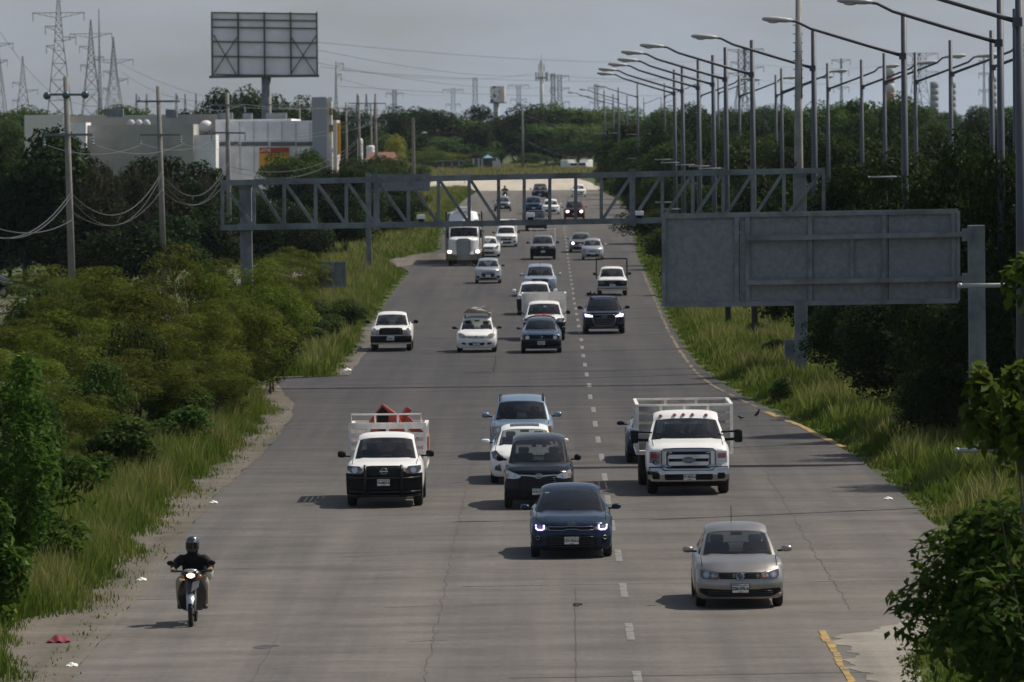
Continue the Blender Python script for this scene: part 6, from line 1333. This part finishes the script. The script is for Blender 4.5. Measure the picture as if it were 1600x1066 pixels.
def crown(name, m, n_cl=22, n=8000, leaf=.035, seed=0, wide=.5, cb=.15, flat=.8, csz=(.13, .24), shape='round', wd=.55, gap=.0, droop=.3, asp=1.0):
    global rs
    rs = np.random.RandomState(seed)
    C = []
    while len(C) < n_cl:
        p = rs.uniform(-1, 1, 3); r = np.linalg.norm(p)
        if r > 1 or r < .35: continue
        z = (p[2]+1)/2
        if shape == 'umbrella': p[:2] *= (.45+.55*z)
        if shape == 'dome': p[:2] *= math.sqrt(max(.05, 1-z*z*.8))*1.1
        C.append((p[0]*(wide-.13), p[1]*(wide-.13), cb+.14+z*(1-cb-.28)))
    C = np.array(C); sz = rs.uniform(*csz, size=n_cl)
    w = sz**2; k = rs.choice(n_cl, n, p=w/w.sum()); d = unit(n)
    d[:, 2] = np.where((d[:, 2] < -.2) & (rs.rand(n) < .6), -d[:, 2], d[:, 2])
    r = np.where(rs.rand(n) < .78, rs.uniform(.78, 1.08, n), rs.uniform(.3, .8, n))
    P = C[k]+d*(sz[k]*r)[:, None]*np.array([1, 1, flat])
    lump = np.sin(P[:, 0]*31+seed)*np.sin(P[:, 1]*29+1)*np.sin(P[:, 2]*27+2)
    keep = lump > -.55+gap; P, d, k = P[keep], d[keep], k[keep]; n = len(P)
    N = d*.6+np.array([0, 0, .55])+unit(n)*.65; N /= np.linalg.norm(N, axis=1, keepdims=True)
    V, F = leaf_cloud(P, N, leaf*rs.uniform(.6, 1.35, n), wd, droop)
    if asp != 1: Q = np.repeat(P, 4, axis=0); V = Q+(V-Q)*np.array([asp, asp, 1])
    V[:, 2] = np.maximum(V[:, 2], .0)
    ct = rs.uniform(-.18, .18, n_cl); tint = np.clip(rs.uniform(.25, .75, n)+ct[k]+(rs.rand(n) > .96)*.4, 0, 1)
    return mesh_np(name, V, F, m, tint), C
BARK = mat('bark', (.085, .07, .055), .9, var=.4, vs_=4)
def trunk(name, C, seed, r=.022, top=.55, nb=7):
    q = random.Random(seed); m = MB()
    P = [(0, 0, -.02), (q.uniform(-.02, .02), q.uniform(-.02, .02), .12), (q.uniform(-.04, .04), q.uniform(-.04, .04), .3), (q.uniform(-.05, .05), q.uniform(-.05, .05), top)]
    m.tube(P, [r, r*.8, r*.6, r*.3], 7)
    for c in q.sample(list(range(len(C))), min(nb, len(C))):
        b = P[1] if q.random() < .5 else P[2]; c = C[c]; mid = [(b[i]+c[i])/2+q.uniform(-.03, .03) for i in range(3)]
        m.tube([b, mid, tuple(c)], [r*.5, r*.32, r*.12], 5)
    return m.mesh(name, BARK, True)
LM_D = leaf_mat('leaf_dark', (.010, .019, .004), (.030, .050, .009), (.085, .12, .02))
LM_M = leaf_mat('leaf_mid', (.022, .044, .008), (.066, .105, .017), (.12, .16, .03))
LM_Y = leaf_mat('leaf_yellowgreen', (.042, .064, .008), (.130, .160, .018), (.23, .24, .05))
LM_F = leaf_mat('leaf_far', (.030, .058, .012), (.090, .140, .026), (.15, .19, .04))
LM_B = leaf_mat('leaf_bright', (.045, .090, .010), (.13, .21, .025), (.26, .32, .05))
LM_W = leaf_mat('leaf_wood_dark', (.007, .014, .003), (.022, .040, .007), (.05, .08, .012))
LM_N = leaf_mat('leaf_near', (.020, .044, .006), (.070, .130, .016), (.18, .25, .035))
LM_G = leaf_mat('leaf_gold', (.16, .15, .03), (.28, .25, .05))
LM_R = leaf_mat('leaf_thorn', (.018, .024, .008), (.045, .05, .02))
PROTO = {}
def proto(key, cm, tm): PROTO[key] = (cm, tm)
for i in range(5):
    cm, C = crown('dense_crown', LM_D, 24, 7000, .045, 100+i, shape=['round', 'dome', 'dome', 'round', 'umbrella'][i], cb=.10); proto('dark%d' % i, cm, trunk('trunk', C, i))
for i in range(4):
    cm, C = crown('leafy_crown', LM_M, 22, 7000, .042, 200+i, shape=['dome', 'round', 'umbrella', 'dome'][i], cb=.12); proto('mid%d' % i, cm, trunk('trunk', C, 20+i))
for i in range(3):
    cm, C = crown('feathery_crown', LM_Y, 75, 20000, .028, 300+i, shape=['round', 'dome', 'round'][i], cb=-.02, csz=(.045, .15), wd=.26, flat=.7, gap=.22, droop=.1, wide=.56); proto('acacia%d' % i, cm, trunk('trunk', C, 40+i, .014, .7, 12))
for i in range(3):
    cm, C = crown('bush_crown', LM_M, 16, 4500, .07, 400+i, shape='dome', cb=-.08, csz=(.16, .28)); proto('bush%d' % i, cm, trunk('trunk', C, 60+i, .012, .5, 5))
for i in range(2):
    cm, C = crown('big_crown', LM_D, 40, 22000, .026, 500+i, shape=['dome', 'round'][i], cb=.03, csz=(.10, .19)); proto('big%d' % i, cm, trunk('trunk', C, 80+i, .018, .6, 9))
for i in range(4):
    cm, C = crown('wood_crown', LM_W, 24, 7000, .045, 150+i, shape=['round', 'dome', 'dome', 'umbrella'][i], cb=.08); proto('wood%d' % i, cm, trunk('trunk', C, 10+i))
cm, C = crown('gold_crown', LM_G, 20, 5000, .04, 600, shape='dome', cb=.1); proto('gold0', cm, trunk('trunk', C, 90))
for i in range(4):
    cm, C = crown('far_crown', LM_F, 26, 6000, .045, 250+i, shape=['dome', 'round', 'umbrella', 'dome'][i], cb=.06, gap=.08); proto('far%d' % i, cm, trunk('trunk', C, 30+i))
# thorny half bare trees
cm, C = crown('sparse_crown', LM_R, 26, 2600, .030, 700, shape='dome', cb=.2, csz=(.09, .16)); 
m = MB(); q_ = random.Random(5)
for c in C:
    mid = (c[0]*.5+q_.uniform(-.04, .04), c[1]*.5, .25+c[2]*.35); m.tube([(0, 0, 0), mid, tuple(c)], [.016, .008, .004], 5)
    for k in range(6): e_ = [c[i]+q_.uniform(-.13, .13) for i in range(3)]; e_[2] += .07; m.tube([tuple(c), tuple(e_)], [.004, .0015], 4)
TW_ = mat('grey_twigs', (.075, .066, .052), .9); proto('thorn0', cm, m.mesh('branches', TW_))
def tree(key, px, ytop, d, wpx, label, group=None, name='tree', zb=None, cat='tree', hmin=1.0):
    p = at(px, 400, d); b = zg(d) if zb is None else zb; h = max(hmin, at(px, ytop, d).z-b); w = wpx/(FPX/d)
    root = empty(name, (p.x, d, b-.05), label, cat, group, rz=rnd(0, 6.28)); root.scale = (w, w*rnd(.85, 1.1), h)
    cm, tm = PROTO[key]; link('crown', cm, None, root); link('trunk', tm, None, root); return root
def pick(k): return k+str(random.randrange({'dark': 5, 'mid': 4, 'acacia': 3, 'bush': 3, 'big': 2, 'gold': 1, 'thorn': 1, 'wood': 4, 'far': 4}[k]))
# --- left: dark wood along the side road
G1 = 'trees of the dark wood on the left'
for (x, y, d, w) in [(40, 188, 374, 200), (-40, 175, 380, 190), (105, 215, 380, 150), (150, 232, 385, 120), (205, 228, 392, 120), (262, 235, 405, 120), (318, 245, 425, 100), (80, 300, 374, 190), (-10, 270, 385, 170), (190, 262, 395, 130), (150, 300, 360, 150), (235, 270, 410, 120), (290, 275, 420, 110), (340, 285, 430, 100), (200, 330, 345, 150), (270, 330, 360, 130), (330, 320, 375, 120), (400, 290, 430, 110), (125, 360, 372, 150),
                     (440, 250, 560, 100), (480, 258, 560, 90), (410, 300, 420, 90), (455, 300, 430, 100), (505, 285, 440, 90), (520, 262, 520, 90), (555, 262, 500, 100), (600, 250, 520, 100), (640, 262, 540, 80), (575, 290, 470, 90), (620, 295, 500, 90), (580, 233, 690, 90), (612, 234, 680, 70), (85, 188, 378, 150), (15, 375, 400, 150), (-20, 380, 395, 120), (650, 300, 560, 60), (540, 300, 440, 90), (480, 330, 420, 90)]:
    tree(pick('wood' if d < 470 else 'dark'), x, y, d, w*1.1, 'dark green tree in the dense wood left of the side road', G1)
for (x, y, d, w) in [(165, 228, 372, 130), (240, 232, 388, 120), (300, 250, 420, 100), (345, 268, 445, 90)]:
    tree('thorn0', x, y, d, w, 'thorny half-bare tree with grey twigs in front of the grey warehouse wall', 'thorny trees left of the highway')
for (x, y, d, w) in [(60, 160, 760, 130), (0, 165, 740, 120), (190, 150, 790, 115), (150, 170, 740, 110), (240, 166, 780, 110), (290, 172, 760, 100), (110, 175, 770, 110), (340, 138, 820, 90), (450, 128, 860, 100), (500, 142, 880, 90), (540, 155, 900, 70), (330, 165, 800, 90), (430, 165, 820, 90)]:
    tree(pick('mid' if x < 260 else 'dark'), x, y, d, w*1.1, 'leafy tree rising behind the long warehouse', 'trees behind the warehouse')
tree('dark1', 392, 120, 880, 150, 'tallest dark tree behind the post of the big billboard')
tree('mid1', 456, 219, 615, 104, 'bright green tree in front of the white warehouse wall, beside the banner')
for (x, y, d, w) in [(390, 285, 560, 60), (370, 275, 600, 50), (345, 262, 610, 40)]: tree(pick('mid'), x, y, d, w, 'small bush at the foot of the white warehouse wall', 'bushes below the warehouse', 'bush', cat='bush')
# --- left: acacias on the verge
G2 = 'feathery acacias on the left verge'
for (x, y, d, w) in [(40, 478, 212, 230), (160, 385, 214, 270), (290, 345, 213, 260), (385, 372, 211, 200), (270, 420, 195, 290), (130, 455, 190, 270), (350, 440, 205, 230), (20, 520, 175, 230), (425, 395, 214, 130), (450, 395, 290, 130), (210, 520, 176, 270), (330, 535, 185, 190), (90, 580, 165, 240), (455, 370, 330, 150), (395, 480, 212, 130), (110, 395, 250, 240), (300, 460, 190, 200)]:
    tree(pick('acacia'), x, y, d, w, 'yellow-green feathery acacia in the thicket on the left verge', G2)
for k, (x, y, d, w) in enumerate([(525, 455, 275, 100), (490, 480, 262, 110), (540, 478, 285, 60), (385, 565, 215, 100), (340, 590, 190, 110), (270, 620, 172, 120), (190, 650, 156, 130), (425, 530, 240, 100), (480, 510, 255, 90), (130, 690, 146, 110)]):
    tree(pick('bush' if k > 2 else 'mid'), x, y, d, w, 'low dark bush at the edge of the left thicket', 'bushes at the edge of the left thicket', 'bush', cat='bush')
for (x, y, d, w) in [(420, 370, 430, 90), (470, 360, 450, 90), (530, 350, 470, 90), (590, 348, 500, 90), (640, 350, 540, 60)]:
    tree(pick('bush'), x, y, d, w, 'low rounded bush on the grass bank beyond the side road', 'bushes beyond the side road', 'bush', cat='bush')
for (x, y, d, w) in [(20, 478, 250, 170), (60, 470, 270, 120)]:
    tree(pick('acacia'), x, y, d, w, 'low feathery acacia in front of the dark car at the left edge', G2)
for (x, y, d, w) in [(90, 430, 235, 150), (210, 470, 183, 120), (330, 400, 216, 130), (420, 440, 212, 110), (150, 545, 168, 130), (270, 575, 176, 120), (60, 600, 158, 120)]:
    tree(pick('mid'), x, y, d, w, 'broad-leaved darker shrub growing through the acacia thicket on the left', 'broad-leaved shrubs in the left thicket', 'shrub', cat='shrub')
# --- far centre
G3 = 'trees beyond the far bend'
for (x, y, d, w, k) in [(575, 168, 980, 80, 'dark'), (610, 163, 1000, 90, 'dark'), (650, 160, 1050, 110, 'dark'), (690, 172, 980, 130, 'dark'), (735, 180, 1020, 110, 'mid'), (640, 195, 920, 90, 'dark'), (600, 200, 900, 80, 'mid'), (700, 205, 930, 110, 'mid'), (745, 215, 960, 90, 'mid'),
                       (785, 182, 1000, 100, 'dark'), (830, 160, 1010, 130, 'dark'), (880, 157, 1020, 120, 'mid'), (920, 155, 1030, 110, 'mid'), (960, 162, 1040, 110, 'mid'), (855, 190, 985, 120, 'mid'), (905, 190, 990, 110, 'mid'), (945, 195, 960, 100, 'mid'), (805, 205, 985, 80, 'dark'), (870, 215, 975, 80, 'dark'), (835, 235, 950, 50, 'mid'), (820, 248, 940, 50, 'bush'),
                       (700, 232, 900, 100, 'acacia'), (660, 222, 860, 90, 'acacia'), (740, 235, 920, 80, 'mid'), (680, 250, 880, 70, 'mid'), (728, 250, 930, 40, 'bush'), (765, 225, 980, 60, 'mid'), (650, 252, 760, 60, 'mid'), (618, 258, 720, 60, 'dark'), (560, 246, 640, 90, 'dark'), (600, 246, 660, 80, 'mid'), (520, 235, 640, 70, 'dark'), (490, 232, 625, 60, 'dark')]:
    if x >= 640 and d > 770: d = 1075+(d-860)*.35
    tree(pick('far' if (k == 'mid' and x >= 600) else k), x, y, d, w*1.1, {'dark': 'dark rounded tree in the belt beyond the far bend', 'mid': 'mid green tree in the belt beyond the far bend', 'acacia': 'pale yellow-green tree in the belt beyond the far bend', 'bush': 'low bush in front of the far tree belt'}[k], G3)
tree('gold0', 622, 206, 780, 50, 'golden yellow flowering tree among the far left trees')
tree(pick('dark'), 752, 183, 1100, 60, 'tree with a hint of red blossom left of the small billboard')
for k, (x, d) in enumerate([(655, 1045), (690, 1060), (725, 1050), (790, 1062), (830, 1050), (865, 1062), (905, 1055), (640, 1040), (760, 1062), (935, 1045)]): tree(pick('bush'), x, 259-(k % 3)*3, d, 46, 'low scrub on the sunny grass in front of the far trees', 'low scrub beyond the bend', 'bush', cat='bush', hmin=.8)
# distant belt along the horizon
for i, x in enumerate(range(-60, 1700, 48)):
    tree(pick('dark' if i % 2 else 'mid'), x+rnd(-10, 10), rnd(163, 172) - max(0, (x-1000)*.012), rnd(1250, 1500), rnd(80, 120), 'distant tree in the flat belt along the horizon', 'distant trees along the horizon')
# --- right: median wood
G4 = 'trees of the dense wood on the right'
RT_ = [(965, 205, 780, 70, 'mid'), (985, 190, 740, 90, 'dark'), (955, 245, 720, 60, 'dark'), (1000, 200, 690, 90, 'mid'), (1010, 235, 620, 90, 'dark'), (1045, 185, 650, 110, 'dark'), (1050, 215, 580, 110, 'mid'), (985, 262, 640, 70, 'mid'), (1090, 178, 640, 110, 'dark'), (1095, 225, 520, 110, 'dark'), (1040, 270, 520, 90, 'mid'), (1120, 185, 560, 120, 'dark'), (1150, 200, 470, 130, 'dark'), (1075, 270, 450, 100, 'mid'), (1018, 322, 470, 100, 'dark'), (1036, 362, 410, 100, 'dark'), (1003, 300, 540, 70, 'dark'), (985, 272, 620, 60, 'dark'), (1075, 395, 340, 90, 'dark'), (1060, 345, 400, 90, 'mid'), (1110, 265, 400, 120, 'dark'), (1180, 200, 420, 140, 'mid'), (1215, 178, 480, 130, 'mid'), (1140, 300, 350, 120, 'dark'), (1200, 245, 350, 140, 'dark'), (1250, 185, 400, 150, 'big'), (1255, 260, 320, 150, 'dark'), (1300, 190, 350, 190, 'big'), (1375, 178, 360, 190, 'dark'), (1450, 185, 340, 200, 'dark'), (1335, 225, 224, 190, 'big'), (1405, 205, 206, 210, 'big'), (1490, 188, 180, 230, 'big'), (1570, 190, 176, 220, 'big'), (1600, 215, 250, 180, 'dark'),
       (1320, 330, 250, 190, 'big'), (1430, 300, 235, 230, 'big'), (1530, 300, 225, 220, 'big'), (1350, 430, 212, 200, 'big'), (1480, 420, 205, 220, 'big'), (1580, 380, 205, 200, 'big'), (1290, 420, 240, 130, 'dark'), (1210, 400, 270, 110, 'dark'), (1415, 440, 190, 240, 'big'), (1520, 420, 168, 250, 'big'), (1610, 480, 180, 180, 'big'), (1170, 400, 320, 90, 'mid'), (1100, 390, 360, 80, 'dark'), (1465, 560, 170, 180, 'big'), (1590, 560, 172, 200, 'big')]
for (x, y, d, w, k) in RT_: tree(pick(k), x, y, d, w*1.12, {'dark': 'dark broad tree in the dense wood right of the highway', 'mid': 'mid green tree in the dense wood right of the highway', 'big': 'large dark spreading tree in the dense wood behind the big sign'}[k], G4)
G5 = 'taller trees rising behind the right wood'
for (x, y, d, w, k) in [(1370, 130, 640, 110, 'mid'), (1330, 140, 660, 100, 'mid'), (1420, 138, 640, 110, 'mid'), (1290, 152, 640, 110, 'mid'), (1240, 162, 680, 100, 'mid'), (1470, 168, 620, 100, 'mid'), (1530, 160, 560, 110, 'dark'), (1590, 155, 560, 110, 'dark'), (1190, 170, 760, 90, 'dark'), (1140, 165, 850, 100, 'dark'), (1085, 160, 900, 100, 'dark'), (1030, 162, 950, 100, 'mid')]:
    tree(pick(k), x, y, d, w*1.1, 'taller leafy tree rising behind the wood on the right', G5)
for k, (x, y, d, w) in enumerate([(1222, 596, 200, 50), (1215, 520, 240, 60), (1128, 490, 300, 40), (1400, 650, 172, 60), (1185, 505, 262, 60)]): tree(pick('bush'), x, y, d, w, 'low bush in the tall grass of the right verge', 'bushes in the right verge', 'bush', cat='bush')
for k, (X_, Y_, h_, w_) in enumerate([(17.2, 169, 15, 6.5), (16.8, 155, 14.5, 5.5), (18, 182, 15, 7)]):
    root = empty('tree', (X_, Y_, -.05), 'tall tree standing right of the picture edge, its shadow lying across the right lane', 'tree', 'tall trees outside the right edge'); root.scale = (w_, w_, h_); cm, tm = PROTO['big%d' % (k % 2)]; link('crown', cm, None, root); link('trunk', tm, None, root)
# --- near trees with individual leaves
def near_tree(key, px, ytop, d, wpx, n, leaf, label, seed, shape='dome', zb=0.0, cl=30, csz=(.10, .2), cb=.05, gap=.0, m=LM_N, wd=.5):
    cm, C = crown('leafy_crown', m, cl, n, leaf, seed, shape=shape, cb=cb, csz=csz, wd=wd, gap=gap, droop=.5, asp=(at(px, ytop, d).z-zb)/(wpx*d/FPX)); PROTO[key] = (cm, trunk('trunk', C, seed, .012, .6, 14)); return tree(key, px, ytop, d, wpx, label, zb=zb)
near_tree('n1', 1550, 735, 88, 330, 5200, .058, 'leafy dark tree at the lower right corner, nearest of all', 901, cb=.0, csz=(.08, .20), wd=.38, gap=.15, cl=40)
near_tree('n2', 1612, 462, 84, 290, 3000, .034, 'bright-leaved branchy tree at the right edge, level with the sign post', 907, shape='round', cb=.50, csz=(.03, .075), cl=52, gap=.3, wd=.5, m=LM_B)
near_tree('n7', 1650, 285, 83, 230, 1500, .030, 'tallest bright-leaved tree at the right edge, only its outer leaves in view', 911, shape='round', cb=.66, csz=(.035, .07), cl=26, gap=.1, wd=.5, m=LM_B)
near_tree('n3', 60, 650, 122, 220, 3800, .055, 'bright leafy tree at the left edge, below the acacia thicket', 903, cb=-.05)
near_tree('n4', 0, 490, 112, 190, 5200, .034, 'pale leafy tree with drooping twigs at the left edge', 904, shape='round', cb=.0, csz=(.09, .16), wd=.35)
near_tree('n5', -15, 770, 110, 110, 2200, .075, 'leafy shrub at the left edge above the grass', 905, cb=-.1, csz=(.14, .24))
near_tree('n6', 1425, 960, 95, 70, 500, .07, 'thin twiggy shrub at the foot of the lower right tree', 906, cb=-.1, csz=(.12, .2), gap=.1, m=LM_Y)

# --- tall grass on the verges: blades, one object per verge
GRASS = bpy.data.materials.new('grass_blades'); GRASS.use_nodes = True
n_, l_ = GRASS.node_tree.nodes, GRASS.node_tree.links; n_.clear()
o_ = n_.new('ShaderNodeOutputMaterial'); df = n_.new('ShaderNodeBsdfDiffuse'); tl = n_.new('ShaderNodeBsdfTranslucent'); mx = n_.new('ShaderNodeMixShader'); mx.inputs[0].default_value = .55
a_ = n_.new('ShaderNodeAttribute'); a_.attribute_name = 'tint'; rp = n_.new('ShaderNodeValToRGB')
e = rp.color_ramp.elements; e[0].color = (.050, .090, .014, 1); e[1].color = (.22, .205, .08, 1); e[1].position = .95; x_ = e.new(.5); x_.color = (.100, .142, .024, 1); x_ = e.new(.75); x_.color = (.160, .182, .046, 1)
l_.new(a_.outputs['Fac'], rp.inputs[0]); l_.new(rp.outputs[0], df.inputs[0]); l_.new(rp.outputs[0], tl.inputs[0]); l_.new(df.outputs[0], mx.inputs[1]); l_.new(tl.outputs[0], mx.inputs[2]); l_.new(mx.outputs[0], o_.inputs[0])
def grass(name, label, regions, seed, hfun):
    global rs
    rs = np.random.RandomState(seed); VV, FF, TT = [], [], []; off = 0
    for (y0, y1, xf0, xf1, dens, bw) in regions:
        yy = rs.uniform(y0, y1, int(dens*(y1-y0)*12)); n = len(yy)
        a = np.array([xf0(y) for y in yy]); b = np.array([xf1(y) for y in yy])
        u = rs.rand(n); keep = rs.rand(n) < np.clip((b-a)/12, 0, 1); yy, a, b, u = yy[keep], a[keep], b[keep], u[keep]
        n = len(yy); jit = .16*np.sin(yy*.83+seed)+.13*np.sin(yy*1.9+1)+.09*np.sin(yy*3.7)*np.sin(yy*.6)+.05*np.sin(yy*8.3)+rs.normal(0, .05, n); a = a+jit; b = b+jit; xx = a+(b-a)*u
        cl = np.sin(xx*1.3+seed)*np.sin(yy*.55)+.6*np.sin(xx*3.1+yy*1.7)+.5*np.sin(yy*.21+2*seed)
        edge = np.minimum(xx-a, b-xx)
        h = hfun(xx, yy, edge)*(.75+.22*cl)*rs.uniform(.55, 1.2, n); h = np.maximum(h, .06)
        zz = np.interp(yy, _GY, _GZ)-.05
        th = rs.uniform(0, 6.28, n); lean = rs.uniform(.1, .5, n)*h; ld = rs.uniform(0, 6.28, n); w = bw*rs.uniform(.6, 1.4, n)
        ex, ey = np.cos(th)*w/2, np.sin(th)*w/2*.4; lx, ly = np.cos(ld)*lean, np.sin(ld)*lean
        V = np.empty((n, 5, 3)); B = np.stack([xx, yy, zz], 1)
        V[:, 0] = B+np.stack([-ex, -ey, 0*h], 1); V[:, 1] = B+np.stack([ex, ey, 0*h], 1)
        M_ = B+np.stack([lx*.35, ly*.35, h*.6], 1); V[:, 2] = M_+np.stack([ex*.8, ey*.8, 0*h], 1); V[:, 3] = M_+np.stack([-ex*.8, -ey*.8, 0*h], 1); V[:, 4] = B+np.stack([lx, ly, h], 1)
        F = np.arange(n)[:, None]*5+off
        FF.append(np.concatenate([np.stack([F[:, 0], F[:, 0]+1, F[:, 0]+2], 1), np.stack([F[:, 0], F[:, 0]+2, F[:, 0]+3], 1), np.stack([F[:, 0]+3, F[:, 0]+2, F[:, 0]+4], 1)]))
        base = np.clip(.40+(.25 if seed == 3 else 0)+.20*cl+rs.uniform(-.14, .14, n)+(rs.rand(n) > .93)*.25, 0, 1)+np.clip((h-.5)*.22, 0, .2)
        TT.append(np.concatenate([base, base, np.clip(base+.11, 0, 1)])); VV.append(V.reshape(-1, 3)); off += n*5
    me = mesh_np(name, np.concatenate(VV), np.concatenate(FF), GRASS, np.concatenate(TT))
    o = link(name, me); tag(o, label, 'grass', None, 'stuff'); return o
def lx0(w): return lambda y: le(y)-w
def hL(x, y, e): return np.clip(.07+1.0*e*e, .06, .95)
def hR(x, y, e): return np.clip(.09+.8*e*e, .08, .85)
isl = lambda y: np.interp(y, [226, 380], [-14.0, -14.5])
grass('verge_grass', 'tall green and straw coloured grass on the left verge', [(90, 205, lambda y: le(y)-7.5, lambda y: le(y)-.42-.12*math.sin(y*.31)*math.sin(y*.13+1)-(0.9*max(0, math.sin((y-101.5)/12.5*3.1416)) if 101.5 < y < 114 else 0), 140, .025), (222, 425, lambda y: le(y)-6, lambda y: le(y)-.25, 62, .055), (92, 205, lambda y: le(y)-.75, lambda y: le(y)+.02, 26, .028), (205, 222, lambda y: -17, lambda y: -11.5, 90, .04), (425, 800, lambda y: le(y)-16, lambda y: le(y)-.3, 34, .10)], 1, hL)
grass('verge_grass', 'tall bright grass on the right verge under the big sign', [(88, 128, lambda y: re_(y)+.25, lambda y: re_(y)+6, 110, .033), (128, 300, lambda y: re_(y)+.15, lambda y: re_(y)+10, 80, .052), (300, 470, lambda y: re_(y)+.2, lambda y: re_(y)+6, 45, .07), (470, 800, lambda y: re_(y)+.3, lambda y: re_(y)+7, 18, .11)], 2, hR)
grass('meadow_grass', 'sunny grass strip beyond the far bend', [(962, 1100, lambda y: -60, lambda y: 40, 60, .25), (700, 850, lambda y: -48, lambda y: np.interp(y, [700, 800, 838, 850], [-11, -13, -47, -50]), 70, .14)], 3, lambda x, y, e: np.clip(.25+e*.1, .2, .9))
# ---------------------------------------------------------------- air
HAZE = bpy.data.materials.new('haze_air'); HAZE.use_nodes = True
n_, l_ = HAZE.node_tree.nodes, HAZE.node_tree.links; n_.clear()
o_ = n_.new('ShaderNodeOutputMaterial'); pv = n_.new('ShaderNodeVolumePrincipled'); pv.inputs['Color'].default_value = (.72, .86, 1.0, 1); pv.inputs['Density'].default_value = 0.00003; pv.inputs['Anisotropy'].default_value = 0.2
l_.new(pv.outputs[0], o_.inputs['Volume'])
m = MB(); m.box(0, 4700, 34.5, 12500, 9600, 71); hz = m.build('haze', HAZE); tag(hz, kind='stuff')
